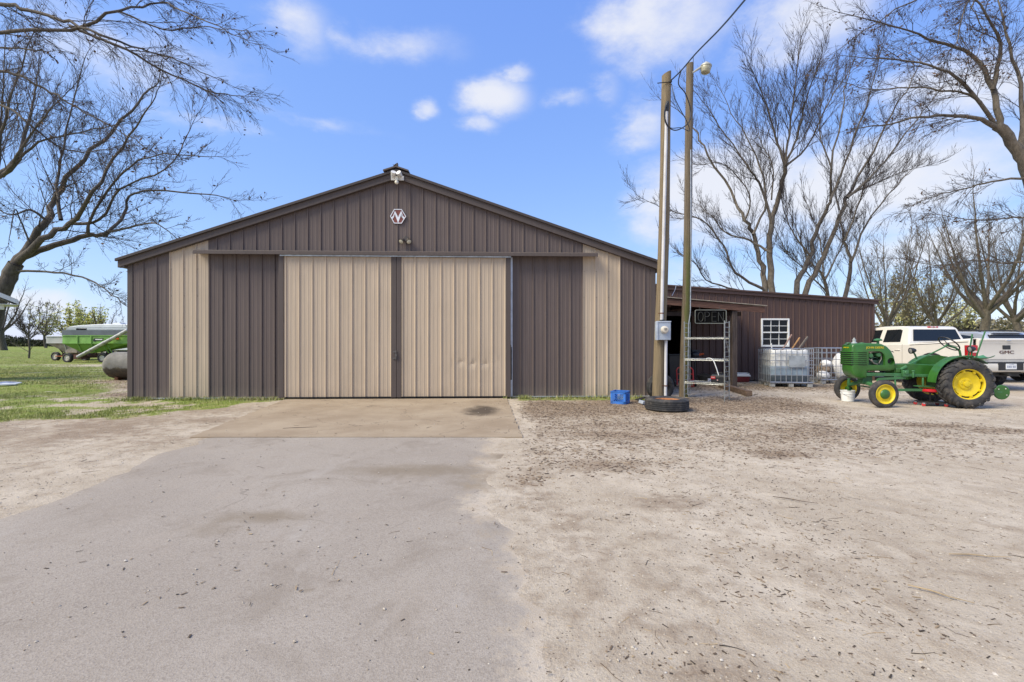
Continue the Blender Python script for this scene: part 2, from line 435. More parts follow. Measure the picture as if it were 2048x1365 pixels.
for (px, py, rx_, ry_, am) in [(840, 942, 210, 17, .9), (960, 965, 90, 30, .7), (520, 1035, 130, 18, .85), (430, 1060, 90, 22, .6), (90, 1085, 160, 20, .35), (1010, 915, 60, 9, .9), (700, 960, 150, 30, .35), (1000, 1050, 70, 70, .45), (440, 1270, 60, 40, .3), (1080, 1300, 60, 40, .3), (845, 1265, 18, 7, .8), (615, 1183, 14, 5, .8), (510, 1200, 50, 10, .35)]:
    a, b, d = G(px, py), G(px + rx_, py), G(px, py + ry_)
    st = np.maximum(st, am * np.exp(-((DX - a.x) / (b.x - a.x)) ** 2 - ((DY - a.y) / (d.y - a.y)) ** 2))
for nm, arr in (('cover', cov_), ('stain', st)):
    at = me.attributes.new(nm, 'FLOAT', 'POINT'); at.data.foreach_set('value', arr.astype(np.float32).ravel())
t = NT('worn_asphalt')
c, h, big, mid, fine, grit = dirt_nodes(t, None)
p = t.pos()
ag = t.n('ShaderNodeTexVoronoi'); ag.inputs['Scale'].default_value = 120; t.l(p, ag.inputs['Vector'])
agc = t.n('ShaderNodeSeparateColor'); t.l(ag.outputs['Color'], agc.inputs[0])
ac = t.mix(t.ramp(t.noise(p, .55, 5, .6), .3, .7), (.265, .226, .188), (.33, .288, .245))
ac = t.mix(t.ramp(agc.outputs[0], 0, 1, 0, .4, False), ac, (.43, .39, .345))
ac = t.mix(t.ramp(agc.outputs[1], .80, .95, 0, .45), ac, (.20, .17, .15))
ac = t.mix(t.ramp(grit, .50, .66, 0, .6), ac, (.20, .17, .142))
ac = t.mix(t.ramp(fine, .55, .72, 0, .45), ac, (.21, .175, .14))
ac = t.mix(t.ramp(t.noise(t.pos((1, .5, 1), (0, 0, .5)), 2.1, 6, .7), .52, .75, 0, .5), ac, (.34, .29, .24))
ac = t.mix(t.ramp(t.noise(p, 1.3, 7, .72, .6), .50, .66, 0, .55), ac, (.225, .188, .152))
ac = t.mix(t.ramp(t.noise(t.pos((1.3, .5, 1), (0, 0, -.4)), 1.1, 6, .7), .54, .68, 0, .5), ac, (.37, .335, .30))
wv = t.n('ShaderNodeTexVoronoi', feature='DISTANCE_TO_EDGE'); wv.inputs['Scale'].default_value = .42
wp = t.n('ShaderNodeVectorMath', operation='ADD'); ncx = t.n('ShaderNodeTexNoise'); ncx.inputs['Scale'].default_value = 1.7; ncx.inputs['Detail'].default_value = 7
t.l(p, ncx.inputs['Vector']); t.l(p, wp.inputs[0]); t.l(ncx.outputs['Color'], wp.inputs[1]); t.l(wp.outputs[0], wv.inputs['Vector'])
ac = t.mix(t.math('MULTIPLY', t.ramp(wv.outputs['Distance'], .0055, .001), t.ramp(t.noise(p, .8, 2), .5, .62, 0, .5)), ac, (.13, .105, .085))
cm = t.ramp(t.math('ADD', t.attr('cover'), t.math('ADD', t.math('MULTIPLY', t.math('SUBTRACT', mid, .5), 1.5), t.math('MULTIPLY', t.math('SUBTRACT', fine, .5), .9))), .35, .85)
ac = t.mix(cm, ac, c)
sm = t.ramp(t.math('ADD', t.attr('stain'), t.math('MULTIPLY', t.math('SUBTRACT', mid, .5), .9)), .2, .95, 0, .75)
ac = t.mix(sm, ac, (.20, .16, .115))
t.set(Base_Color=ac, Roughness=.93)
t.b.inputs['Specular IOR Level'].default_value = .2
hh = t.math('ADD', t.math('MULTIPLY', ag.outputs['Distance'], .7), t.math('MULTIPLY', h, .6))
t.l(t.bump(hh, .35, .006), t.b.inputs['Normal'])
me.materials.append(t.m)
mkobj('driveway', me, kind='structure')

# concrete apron, a slab with a real edge
t = NT('apron_concrete')
p = t.pos()
c = t.mix(t.ramp(t.noise(p, 1.1, 6, .65), .3, .7), (.275, .213, .15), (.365, .295, .215))
c = t.mix(t.ramp(t.noise(p, 60, 4, .7), .5, .75, 0, .45), c, (.28, .22, .16))
c = t.mix(t.ramp(t.noise(t.pos((.5, 1.6, 1)), 2.4, 6, .7), .55, .7, 0, .45), c, (.30, .23, .165))
oil = t.n('ShaderNodeVectorMath', operation='DISTANCE'); oc = G(963, 823)
mp = t.n('ShaderNodeMapping'); mp.inputs['Scale'].default_value = (1.55, .78, 0); g_ = t.n('ShaderNodeNewGeometry'); t.l(g_.outputs['Position'], mp.inputs[0])
t.l(mp.outputs[0], oil.inputs[0]); oil.inputs[1].default_value = (oc.x * 1.55, oc.y * .78, 0)
om = t.ramp(t.math('ADD', oil.outputs['Value'], t.math('MULTIPLY', t.math('SUBTRACT', t.noise(p, 3.2, 7, .75), .5), 1.0)), .72, .22)
c = t.mix(t.math('MULTIPLY', om, .88), c, (.06, .046, .036))
# hairline cracks
wv = t.n('ShaderNodeTexVoronoi', feature='DISTANCE_TO_EDGE'); wv.inputs['Scale'].default_value = .55
wp = t.n('ShaderNodeVectorMath', operation='ADD'); nc_ = t.n('ShaderNodeTexNoise'); nc_.inputs['Scale'].default_value = 2.2; nc_.inputs['Detail'].default_value = 6
t.l(p, nc_.inputs['Vector']); t.l(p, wp.inputs[0]); t.l(nc_.outputs['Color'], wp.inputs[1]); t.l(wp.outputs[0], wv.inputs['Vector'])
ck = t.ramp(wv.outputs['Distance'], .006, .001)
c = t.mix(t.math('MULTIPLY', ck, .7), c, (.10, .075, .055))
t.set(Base_Color=c, Roughness=.9)
t.b.inputs['Specular IOR Level'].default_value = .2
t.l(t.bump(t.math('SUBTRACT', t.noise(p, 90, 4, .7), t.math('MULTIPLY', ck, .8)), .35, .006), t.b.inputs['Normal'])
mb = MB()
ring = []
for y in np.linspace(AP_Y0, AP_Y1, 30): ring.append((float(apron_l(y)) + .02 * (random.Random(int(y * 99)).random() - .5), y))
rr = []
for y in np.linspace(AP_Y1, AP_Y0, 30): rr.append((float(apron_r(y)) + .03 * (random.Random(int(y * 77)).random() - .5), y))
mb.prism([(x, y, -.06) for x, y in ring + rr], (0, 0, .074))
mb.build('concrete_apron', t.m, smooth=0, kind='structure')

# ================================================================== BARN
BROT = R(2.27); B0 = Vector((-2.772, 11.37, 0))
_c, _s = math.cos(BROT), math.sin(BROT)
def BL(px, py, yl):                                   # pixel -> (x, z) on the plane y = yl of the barn's own frame
    dx, dy = (px - CX) / F, 1.0                       # world ray (k*dx, k*1)
    # local y = -sin*(X-B0x) + cos*(Y-B0y)
    k = (yl - _s * B0.x + _c * B0.y) / (-_s * dx + _c * dy)
    X, Y = k * dx, k * dy
    return (_c * (X - B0.x) + _s * (Y - B0.y), CH - (py - CY) * k / F)
def BW(x, y, z=0): return Vector((B0.x + _c * x - _s * y, B0.y + _s * x + _c * y, z))
HALF, EAVE, APEX = 6.31, 3.24, 5.36
SLOPE = (APEX - EAVE) / HALF
def roofz(u): return APEX - abs(u) * SLOPE            # underside of the rake at the wall

def painted(name, col, streak=(.6,), objvar=.05, low=None):
    t = NT(name)
    p = t.pos((9, 9, .35)); q = t.pos((1, 1, 1))
    c = t.mix(t.ramp(t.noise(p, 2.0, 5, .6), .3, .7), tuple(x * .93 for x in col), tuple(x * 1.06 for x in col))
    c = t.mix(t.ramp(t.noise(q, 1.1, 6, .65), .45, .75, 0, .35), c, tuple(x * .80 for x in col))
    c = t.mix(t.ramp(t.noise(t.pos((14, 14, .8)), 3.0, 6, .75), .66, .76, 0, .55), c, tuple(.5 * x + .16 for x in col))     # chalky scuffs
    oi = t.n('ShaderNodeObjectInfo')
    c = t.mix(1.0, c, t.mix(oi.outputs['Random'], (1 - objvar,) * 3, (1.0,) * 3), 'MULTIPLY')
    if low:
        g = t.n('ShaderNodeNewGeometry'); sx = t.n('ShaderNodeSeparateXYZ'); t.l(g.outputs['Position'], sx.inputs[0])
        lm = t.ramp(t.math('ADD', sx.outputs[2], t.math('MULTIPLY', t.noise(t.pos((5, 5, 2)), 2.0, 6, .7), .5)), .62, .22, 0, .5)
        c = t.mix(lm, c, low)                          # splashed mud along the foot
    t.set(Base_Color=c, Roughness=.62)
    t.b.inputs['Specular IOR Level'].default_value = .35
    t.l(t.bump(t.noise(t.pos((3, 3, 1)), 3.0, 3, .5), .12, .02), t.b.inputs['Normal'])
    return t.m
BROWN = painted('brown_painted_steel', (.128, .098, .088), low=(.20, .16, .125))
TRIMB = painted('brown_trim_steel', (.098, .077, .069))
BEIGE = painted('beige_painted_steel', (.495, .395, .29), low=(.36, .28, .20))
MAROON = painted('maroon_brown_steel', (.090, .054, .047), low=(.15, .115, .09))
GALV = M('galvanised_steel', (.50, .52, .54), .42, .75, var=.2, vs_=9)
DARKM = M('dark_metal', (.03, .03, .03), .5, .3)
BLACKR = M('black_rubber', (.028, .028, .03), .75, var=.3, vs_=12, dirt=(.16, .135, .11), ds=6, da=.55)
BLACKP = M('black_plastic', (.022, .022, .024), .45)
WHITEP = M('white_plastic', (.78, .78, .76), .4, var=.06, dirt=(.45, .41, .35), ds=5, da=.3)

RIB, RH = .3048, .026
def rib_profile(w):                                    # one sheet pan: major rib on its left edge, then two low ribs
    a = .026
    pr = [(-a, 0), (-.006, RH), (.013, RH), (a - .004, 0)]
    for f in (1 / 3, 2 / 3):
        m = w * f
        pr += [(m - .022, 0), (m - .010, .0045), (m + .010, .0045), (m + .022, 0)]
    pr += [(w - a, 0)]
    return pr
def sheet(u0, u1, rib_u, zb, zt, y, name, mat, parent, w=RIB, rows=1, dent=None, face=-1):
    """a ribbed sheet pan whose rib sits at rib_u, cut to u0..u1; zb, zt are functions of u"""
    pr = [(rib_u + a, h) for a, h in rib_profile(w)]
    us = [q for q in pr if u0 < q[0] < u1]
    def hh(u):
        for (a, h0), (b, h1) in zip(pr, pr[1:]):
            if a <= u <= b: return h0 + (h1 - h0) * (u - a) / max(b - a, 1e-6)
        return 0.
    us = [(u0, hh(u0))] + us + [(u1, hh(u1))]
    vv, ff = [], []; n = len(us)
    for j in range(rows + 1):
        for u, h in us:
            z0, z1 = zb(u), zt(u); zz = z0 + (z1 - z0) * j / rows; yy = y + face * h
            if dent: yy += dent(u, zz, h)
            vv.append((u, yy, zz))
    for j in range(rows):
        for i in range(n - 1): ff.append((j * n + i, j * n + i + 1, (j + 1) * n + i + 1, (j + 1) * n + i))
    mb = MB(); mb.add(vv, ff)
    return mb.build(name, mat, parent, smooth=20, recalc=False)
def sheet_run(u0, u1, phase, zb, zt, y, name, mat, parent, w=RIB, rows=1, dent=None):
    k = math.floor((u0 - phase + .026) / w)
    while True:
        ru = phase + k * w; a, b = max(u0, ru - .026), min(u1, ru + w - .026)
        if a >= u1 - 1e-4: break
        if b - a > .004: sheet(a, b, ru, zb, zt, y, name, mat, parent, w, rows, dent)
        k += 1

barn = thing('metal_barn', 'wide brown and beige ribbed steel barn with low gable and two beige sliding doors', 'barn', B0, BROT)
uL = -HALF + .10; uR = HALF - .10
u340, u418 = BL(340, 700, 0)[0], BL(417, 700, 0)[0]
u1165, u1240 = BL(1165.5, 700, 0)[0], BL(1240, 700, 0)[0]
HZ0, HZ1 = 3.42, 3.53                                  # door track cover, bottom and top
foot = lambda u: .045
top = lambda u: roofz(u)
hd = lambda u: HZ1 - .03
sheet_run(uL, u340, u340, foot, top, 0, 'wall_panel', BROWN, barn)
sheet_run(u340 + .001, u418, u340, foot, top, 0, 'wall_panel', BEIGE, barn)
sheet_run(u1165, u1240, u1165, foot, top, 0, 'wall_panel', BEIGE, barn)
sheet_run(u1240 + .001, uR, u1240, foot, top, 0, 'wall_panel', BROWN, barn)
sheet_run(u418 + .001, BL(600, 700, 0)[0], u340, foot, hd, 0, 'wall_panel', BROWN, barn)
sheet_run(BL(985, 700, 0)[0], u1165 - .001, u1165, foot, hd, 0, 'wall_panel', BROWN, barn)
for (a, b) in ((u418 + .001, 0.0), (0.0, u1165 - .001)):
    sheet_run(a, b, 0.0, hd, top, .001, 'gable_panel', BROWN, barn)
# closed shell behind the sheets
mb = MB(); D = 22.0
mb.prism([(-HALF + .02, .06, .0), (HALF - .02, .06, 0), (HALF - .02, .06, EAVE + .0), (0, .06, APEX - .02), (-HALF + .02, .06, EAVE)], (0, D, 0))
mb.build('shell', M('shell_dark', (.05, .042, .04), .8), barn, smooth=0)
for s in (-1, 1):
    sh = MB()
    k = 0; y = .12
    prof = [(0, y)]
    pts = []
    while y < D:
        for a, h in rib_profile(RIB): pts.append((y + a + .03, h))
        y += RIB
    vv = [(s * (HALF + h + .002), yy, z_) for z_ in (.04, EAVE - .02) for yy, h in pts]; n = len(pts)
    sh.add(vv, [(i, i + 1, n + i + 1, n + i) for i in range(n - 1)]); sh.build('side_wall', BROWN, barn, smooth=20)
    mb = MB(); mb.b2((s * HALF - s * .11, -.022, .03), (s * HALF + s * .012, .06, EAVE + .03)); mb.build('corner_trim', TRIMB, barn, bevel=.006)
# roof: ribbed sheets each side, rake trim, ridge
OV = .16
for s in (-1, 1):
    mb = MB(); d = Vector((s * 1, 0, -SLOPE)).normalized(); nrm = Vector((s * SLOPE, 0, 1)).normalized()
    p0 = Vector((0, -.14, APEX + .10)); Lr = (HALF + OV) / d.x * s
    a = [p0, p0 + d * abs(Lr), p0 + d * abs(Lr) + nrm * .035, p0 + nrm * .035]
    mb.prism(a, (0, D + .2, 0)); mb.build('roof_slope', TRIMB, barn, smooth=0)
    mb = MB()                                           # rake fascia with a lip
    q0 = Vector((0, -.115, APEX - .075)); e = d * abs(Lr)
    mb.prism([q0, q0 + e, q0 + e + Vector((0, 0, .20)), q0 + Vector((0, 0, .20))], (0, .11, 0))
    mb.build('rake_fascia', TRIMB, barn, smooth=0, bevel=.004)
    mb = MB(); q1 = Vector((0, -.17, APEX + .075)); mb.prism([q1, q1 + e * 1.004, q1 + e * 1.004 + Vector((0, 0, .062)), q1 + Vector((0, 0, .062))], (0, .06, 0))
    mb.build('rake_trim', painted('dark_brown_trim', (.062, .05, .047)), barn, smooth=0, bevel=.004)
    mb = MB(); mb.b2((s * (HALF + .02), -.1, EAVE - .12), (s * (HALF + OV), D, EAVE + .06)); mb.build('eave_soffit', TRIMB, barn, smooth=0)
mb = MB()
mb.prism([(-.36, -.12, APEX - .075), (.36, -.12, APEX - .075), (.30, -.12, APEX - .075 - .0), (.0, -.12, APEX + .12)], (0, .004, 0))
mb.prism([(-.30, -.20, APEX + .07), (0, -.20, APEX + .17), (.30, -.20, APEX + .07), (.30, -.20, APEX + .105), (0, -.20, APEX + .205), (-.30, -.20, APEX + .105)], (0, D, 0))
mb.build('ridge_cap', TRIMB, barn, smooth=0)
mb = MB()                                               # bent tab of the ridge flashing
m = Matrix.Rotation(R(-34), 3, 'Y')
mb.box((-.005, -.15, APEX + .235), (.115, .10, .012), m); mb.box((.02, -.15, APEX + .215), (.03, .10, .055), Matrix.Rotation(R(30), 3, 'Y')); mb.box((-.045, -.15, APEX + .20), (.012, .10, .07), m)
mb.build('ridge_flashing', TRIMB, barn, smooth=0)
# galvanised foot strip
for a, b in ((-HALF, BL(570, 798, 0)[0]), (BL(1018, 798, 0)[0], HALF)):
    mb = MB(); mb.b2((a, -.035, .018), (b, -.004, .046)); mb.build('base_strip', GALV, barn, smooth=0)
# door track cover
hu0, hu1 = BL(385, 505, -.27)[0], BL(1196, 508, -.27)[0]
mb = MB()
pf = [(-.002, HZ1), (-.235, HZ1 - .012), (-.27, HZ1 - .032), (-.27, HZ0), (-.255, HZ0), (-.255, HZ0 + .02), (-.002, HZ0 + .05)]
mb.prism([(hu0, a, b) for a, b in pf], (hu1 - hu0, 0, 0)); mb.build('track_cover', TRIMB, barn, smooth=0, bevel=.003)
mb = MB(); mb.b2((BL(560, 512, -.2)[0], -.222, HZ0 - .028), (BL(1022, 512, -.2)[0], -.180, HZ0 + .02)); mb.build('door_rail', GALV, barn, smooth=0)
# screw heads in rows on the ribs
mb = MB()
def screw(u, y, z): mb.lathe([(.0, -.005), (.006, -.004), (.0075, 0)], (u, y, z), (0, -1, 0) if False else (0, 1, 0), 6)
for zz in (.30, .98, 1.72, 2.46, 3.1):
    for ph, a, b in ((u340, uL, u418 + 1.9), (u1165, u1165 - 1.8, u1240), (u1240, u1240, uR)):
        k = math.ceil((a - ph) / RIB)
        while ph + k * RIB < b: screw(ph + k * RIB + .035, -.002, zz); k += 1
mb.build('screw_heads', M('screw_head', (.06, .05, .045), .5, .5), barn, kind='stuff')

# sliding doors
def dent_fn(u, z, h):
    uu = BL(950, 730, -.15)[0]
    if z < .6 or z > 1.15: return 0.
    e = abs(u - uu) / .55
    if e > 1: return 0
    s_ = math.exp(-((z - .86 - .03 * math.sin(u * 17)) / .045) ** 2)
    s2 = math.exp(-((z - .90) / .16) ** 2)
    return (1 - e ** 4) * (.024 * s_ * (.5 + .5 * math.sin(u * 21 + 1)) + .010 * s2 * (1 if h > .01 else .4))
DY = -.15
for side, (pl, pr_, r0, stl, str_) in enumerate(((558, 793, 571.7, (558, 567.5), (782.5, 793)), (793.6, 1022, 804.6, (793.6, 803), (1012.5, 1021.5)))):
    door = MB(); ua, ub = BL(pl, 700, DY)[0], BL(pr_, 700, DY)[0]
    zb_, zt_ = .055, HZ0 - .02
    door.b2((ua + .01, DY + .034, zb_), (ub - .01, DY + .055, zt_))
    dr = door.build('sliding_door', M('door_core_steel', (.08, .07, .065), .7), barn, smooth=0)
    ph = BL(r0, 700, DY)[0]
    a, b = BL(stl[1], 700, DY)[0], BL(str_[0], 700, DY)[0]
    sheet_run(a - .01, b + .01, ph, lambda u: zb_ + .01, lambda u: zt_ - .01, DY, 'door_panel', BEIGE, dr, rows=1 if side == 0 else 60, dent=None if side == 0 else dent_fn, w=(b - a) / 8.15)
    for q in (stl, str_):
        m_ = MB(); m_.b2((BL(q[0], 700, DY)[0], DY - .028, zb_ - .01), (BL(q[1], 700, DY)[0] - .002, DY + .055, zt_ + .005)); m_.build('door_stile', TRIMB, dr, smooth=0, bevel=.004)
    m_ = MB(); m_.b2((a, DY - .010, zb_ - .012), (b, DY + .012, zb_ + .008)); m_.build('bottom_channel', DARKM, dr, smooth=0)
    m_ = MB(); m_.b2((a, DY - .012, zt_ - .004), (b, DY + .02, zt_ + .014)); m_.build('top_channel', GALV, dr, smooth=0)
    if side == 0:
        m_ = MB(); lx_, lz_ = BL(788, 708, DY)[0] + .04, 1.10
        m_.b2((lx_ - .05, DY - .045, lz_ + .02), (lx_ + .035, DY - .028, lz_ + .05)); m_.b2((lx_ - .06, DY - .045, lz_ - .14), (lx_ + .035, DY - .028, lz_ - .11))
        m_.tube([(lx_ + .02, DY - .06, lz_ + .07), (lx_ + .02, DY - .06, lz_ - .16)], .010, 8)
        m_.box((lx_ + .02, DY - .06, lz_ - .05), (.035, .03, .05))
        m_.build('door_latch', M('worn_steel', (.16, .15, .14), .5, .8), dr, smooth=30)
# galvanised jamb beside the right door
mb = MB(); uj = BL(1023.2, 700, -.03)[0]; mb.b2((uj - .028, -.075, .05), (uj + .022, -.03, HZ0)); mb.build('door_jamb', M('pale_jamb', (.52, .55, .60), .45, .3), barn, smooth=0)
mb = MB(); mb.b2((uj - .028, -.09, .45), (uj + .005, -.076, 1.25)); mb.tube([(uj - .02, -.10, 1.3), (uj - .035, -.12, 1.0), (uj - .01, -.11, .5)], .010, 6); mb.build('rubber_seal', BLACKR, barn, smooth=20)

# emblem on the gable
ex, ez = BL(796.3, 433.2, -.03)
em = thing('barn_emblem', 'small hexagonal metal plaque with white M on dark red, high on the barn gable', 'sign', BW(ex, -.03, ez), BROT)
k = 1 / 6.825 / 82.6
hexp = [(547, 840), (603, 742), (704, 742), (765, 840), (704, 938), (603, 938)]
cx_, cz_ = 656, 840
def e2(pts, y=0): return [((a - cx_) * k, y, (cz_ - b) * k) for a, b in pts]
RED = M('emblem_red', (.17, .045, .032), .5); WHT = M('emblem_white', (.72, .74, .78), .4, var=.08)
mb = MB(); mb.prism(e2(hexp, -.004), (0, .028, 0)); mb.build('plate', RED, em, smooth=0)
inn = [(cx_ + (a - cx_) * .89, cz_ + (b - cz_) * .9) for a, b in hexp]
mb = MB()
for i in range(6):
    j = (i + 1) % 6
    mb.prism(e2([hexp[i], hexp[j], inn[j], inn[i]], -.011), (0, .0065, 0))
mb.build('border', WHT, em, smooth=0)
mb = MB()
left = [(612, 765), (632, 800), (656, 856), (656, 932), (640, 886), (622, 838), (612, 806), (600, 850), (578, 884), (560, 862), (588, 836), (602, 800)]
for P_ in (left, [(2 * cx_ - a, b) for a, b in left][::-1]):
    tri = P_
    mb.prism(e2(tri[:7], -.0095), (0, .005, 0)); mb.prism(e2([tri[0], tri[6], tri[7], tri[8], tri[9], tri[10], tri[11]], -.0095), (0, .005, 0))
mb.build('letter_mark', WHT, em, smooth=0)

# floodlights
def flood(px, py, yl, label, white=True):
    x_, z_ = BL(px, py, yl); t_ = thing('twin_floodlight', label, 'floodlight', BW(x_, yl, z_), BROT)
    shell_m = M('flood_shell_%d' % px, (.62, .61, .58) if white else (.075, .06, .05), .45)
    if white:
        mb = MB(); mb.b2((-.15, .0, -.06), (.155, .035, .045)); mb.build('mount_plate', shell_m, t_, bevel=.008)
        for s in (-1, 1):
            mb = MB(); dv = Vector((s * -.25, -.55, .55 if s < 0 else .35)).normalized()
            mb.lathe([(.02, -.05), (.045, -.03), (.06, .05), (.062, .09), (.0, .088)], (s * .085, -.07, .035), dv, 16); mb.tube([(s * .03, -.01, 0), (s * .07, -.06, .03)], .014, 8); mb.build('lamp_head', shell_m, t_)
        mb = MB(); mb.b2((-.04, -.07, -.07), (.04, .0, .02)); mb.tube([(0, -.05, -.06), (0, -.06, -.11)], .022, 10); mb.sphere((0, -.065, -.13), .048, 14, 10); mb.build('motion_sensor', M('sensor_cream', (.70, .66, .55), .3), t_, bevel=.004)
    else:
        mb = MB(); mb.box((0, .0, .06), (.10, .05, .11), Matrix.Rotation(R(35), 3, 'Y')); mb.build('mount_box', shell_m, t_, bevel=.006)
        for s in (-1, 1):
            ax = Vector((s * .35, -.7, -.62)).normalized(); c_ = Vector((s * .085, -.075, -.015))
            mb = MB(); mb.lathe([(.0, -.11), (.028, -.10), (.036, -.05), (.062, .02), (.066, .03), (.056, .03)], c_, ax, 18); mb.tube([(0, 0, .04), c_ - ax * .08], .013, 6); mb.build('lamp_head', shell_m, t_)
            mb = MB(); mb.lathe([(.056, .026), (.04, .036), (.0, .04)], c_, ax, 18); mb.build('lamp_lens', M('lens_cream_%d' % s, (.62, .58, .44), .25), t_)
    return t_
flood(794.5, 356, -.16, 'white twin floodlight with motion sensor under the barn ridge')
flood(811.5, 483, -.03, 'dark twin floodlight with two round pale lamps below the hexagonal plaque', False)

# ================================================================== LEAN-TO
LY = 4.55
lean = thing('lean_to_building', 'low maroon brown steel lean-to beside the barn with white window and timber porch', 'building', BW(HALF, LY, 0), BROT)
def LL(px, py, dy=0.):                                 # pixel -> (x, z) on the lean-to front wall, in its own frame
    a, b = BL(px, py, LY + dy); return a - HALF, b
xR = LL(1748, 690)[0]
zl0, zl1 = LL(1335, 580)[1], LL(1748, 609)[1]
xa = LL(1335, 580)[0]
lsl = (zl1 - zl0) / (xR - xa)
ltop = lambda x: zl0 + (x - xa) * lsl
W9 = .2286
wx0, wz1 = LL(1521.5, 637.5); wx1, wz0 = LL(1577.5, 694)
wx0, wx1 = wx0 + .02, wx1 - .02
xop = LL(1384, 700)[0]; zop = 2.42  # invented open bay: wall left out here to make the porch corner dark
sheet_run(0.02, xop, wx0, lambda u: zop, ltop, 0, 'wall_panel', MAROON, lean, w=W9)
sheet_run(xop, wx0, wx0, lambda u: .03, ltop, 0, 'wall_panel', MAROON, lean, w=W9)
mb = MB(); mb.b2((xop - .03, .02, 0), (xop + .06, .12, zop)); mb.build('door_jamb', M('added_bay_jamb', (.05, .035, .03), .9), lean, smooth=0)  # edge of the opening added for a darker porch corner
sheet_run(wx1, xR, wx0, lambda u: .03, ltop, 0, 'wall_panel', MAROON, lean, w=W9)
sheet_run(wx0, wx1, wx0, lambda u: .03, lambda u: wz0 + .02, 0, 'wall_panel', MAROON, lean, w=W9)
sheet_run(wx0, wx1, wx0, lambda u: wz1 - .02, ltop, 0, 'wall_panel', MAROON, lean, w=W9)
LD = 9.0
mb = MB()
mb.b2((xR - .02, .03, 0), (xR, LD, ltop(xR) + .09)); mb.build('end_wall', MAROON, lean, smooth=0)
mb = MB(); mb.prism([(.02, LD, 0), (xR - .02, LD, 0), (xR - .02, LD, ltop(xR) + .09), (.02, LD, ltop(0) + .09)], (0, .05, 0)); mb.build('back_wall', M('inner_dark', (.05, .045, .04), .9), lean, smooth=0)
mb = MB(); mb.b2((.02, .5, 0), (xR - .03, LD - .1, .04)); mb.build('floor', M('inner_floor', (.06, .052, .045), .9), lean, smooth=0)
mb = MB(); mb.b2((xR - .07, -.028, .02), (xR + .012, .04, ltop(xR) + .02)); mb.build('corner_trim', MAROON, lean, bevel=.005)
mb = MB(); e0, e1 = Vector((-.0, -.10, ltop(0) + .10)), Vector((xR + .10, -.10, ltop(xR + .1) + .10))
mb.prism([e0, e1, e1 + Vector((0, 0, .05)), e0 + Vector((0, 0, .05))], (0, LD + .3, 0)); mb.build('roof_sheet', MAROON, lean, smooth=0)
mb = MB(); mb.prism([e0 + Vector((0, .02, -.10)), e1 + Vector((0, .02, -.10)), e1 + Vector((0, .02, .0)), e0 + Vector((0, .02, .0))], (0, .05, 0)); mb.build('roof_fascia', MAROON, lean, smooth=0, bevel=.004)
mb = MB(); mb.prism([e0 + Vector((0, -.03, .012)), e1 + Vector((.02, -.03, .012)), e1 + Vector((.02, -.03, .062)), e0 + Vector((0, -.03, .062))], (0, .05, 0)); mb.build('drip_edge', MAROON, lean, smooth=0, bevel=.003)
# window: two sashes, three by two panes each
VIN = M('white_vinyl', (.80, .80, .78), .35, var=.04)
t = NT('window_glass'); t.set(Base_Color=(.012, .014, .016), Roughness=.06); t.b.inputs['Specular IOR Level'].default_value = .22
GLASS = t.m
win = MB()
w0, w1, z0, z1 = LL(1521.5, 694)[0], LL(1577.5, 694)[0], wz0, wz1
fr = .055
win.b2((w0, -.045, z0), (w0 + fr, .03, z1)); win.b2((w1 - fr, -.045, z0), (w1, .03, z1))
win.b2((w0 + fr, -.045, z1 - fr), (w1 - fr, .03, z1)); win.b2((w0 + fr, -.045, z0), (w1 - fr, .03, z0 + fr + .01))
wo_ = win.build('window', VIN, lean, smooth=0, bevel=.004)
mid_ = (z0 + z1) / 2 + .01
for (a, b, yy) in ((mid_ + .022, z1 - fr, -.012), (z0 + fr + .01, mid_ - .022, .006)):
    A, B_ = w0 + fr + .002, w1 - fr - .002
    mb = MB()
    if yy < 0: mb.b2((A, -.034, mid_ - .022), (B_, .01, mid_ + .022))
    nx, nz = 3, 2
    for i in range(1, nx): x_ = A + (B_ - A) * i / nx; mb.b2((x_ - .009, yy - .012, a), (x_ + .009, yy + .01, b))
    for i in range(1, nz): z_ = a + (b - a) * i / nz; mb.b2((A, yy - .010, z_ - .009), (B_, yy + .008, z_ + .009))
    mb.build('window_sash', VIN, wo_, smooth=0)
    for i in range(nx):
        for j in range(nz):
            mb = MB(); mb.b2((A + (B_ - A) * i / nx + .009, yy + .002, a + (b - a) * j / nz + .009), (A + (B_ - A) * (i + 1) / nx - .009, yy + .006, a + (b - a) * (j + 1) / nz - .009)); mb.build('pane', GLASS, wo_, smooth=0)
# timber porch in front of the lean-to
WOODR = M('reddish_weathered_timber', (.135, .068, .048), .85, var=.5, vs_=3, stretch=(.7, 6, 14), bump=.5, bs=30)
WOODG = M('grey_board', (.30, .26, .21), .85, var=.3, vs_=4, stretch=(1, 8, 8))
PYL = 2.55 - LY
def LP(px, py): return LL(px, py, PYL)
bz0, bz1 = LP(1335, 594)[1], LP(1531, 611)[1]
bx0, bx1 = LP(1335, 594)[0], LP(1531, 611)[0]
bs = (bz1 - bz0) / (bx1 - bx0)
bz = lambda x: bz0 + (x - bx0) * bs
mb = MB(); a, b = Vector((.03, PYL, bz(.03) - .05)), Vector((bx1 - .02, PYL, bz(bx1) - .05))
mb.prism([a, b, b + Vector((0, 0, -.175)), a + Vector((0, 0, -.20))], (0, .045, 0)); mb.build('porch_beam', WOODR, lean, smooth=0, bevel=.004)
mb = MB(); a, b = Vector((.03, PYL - .05, bz(.03) - .028)), Vector((bx1 + .03, PYL - .05, bz(bx1) - .028)); mb.prism([a, b, b + Vector((0, 0, .022)), a + Vector((0, 0, .022))], (0, -PYL + .02, 0)); mb.build('porch_roof', WOODG, lean, smooth=0)
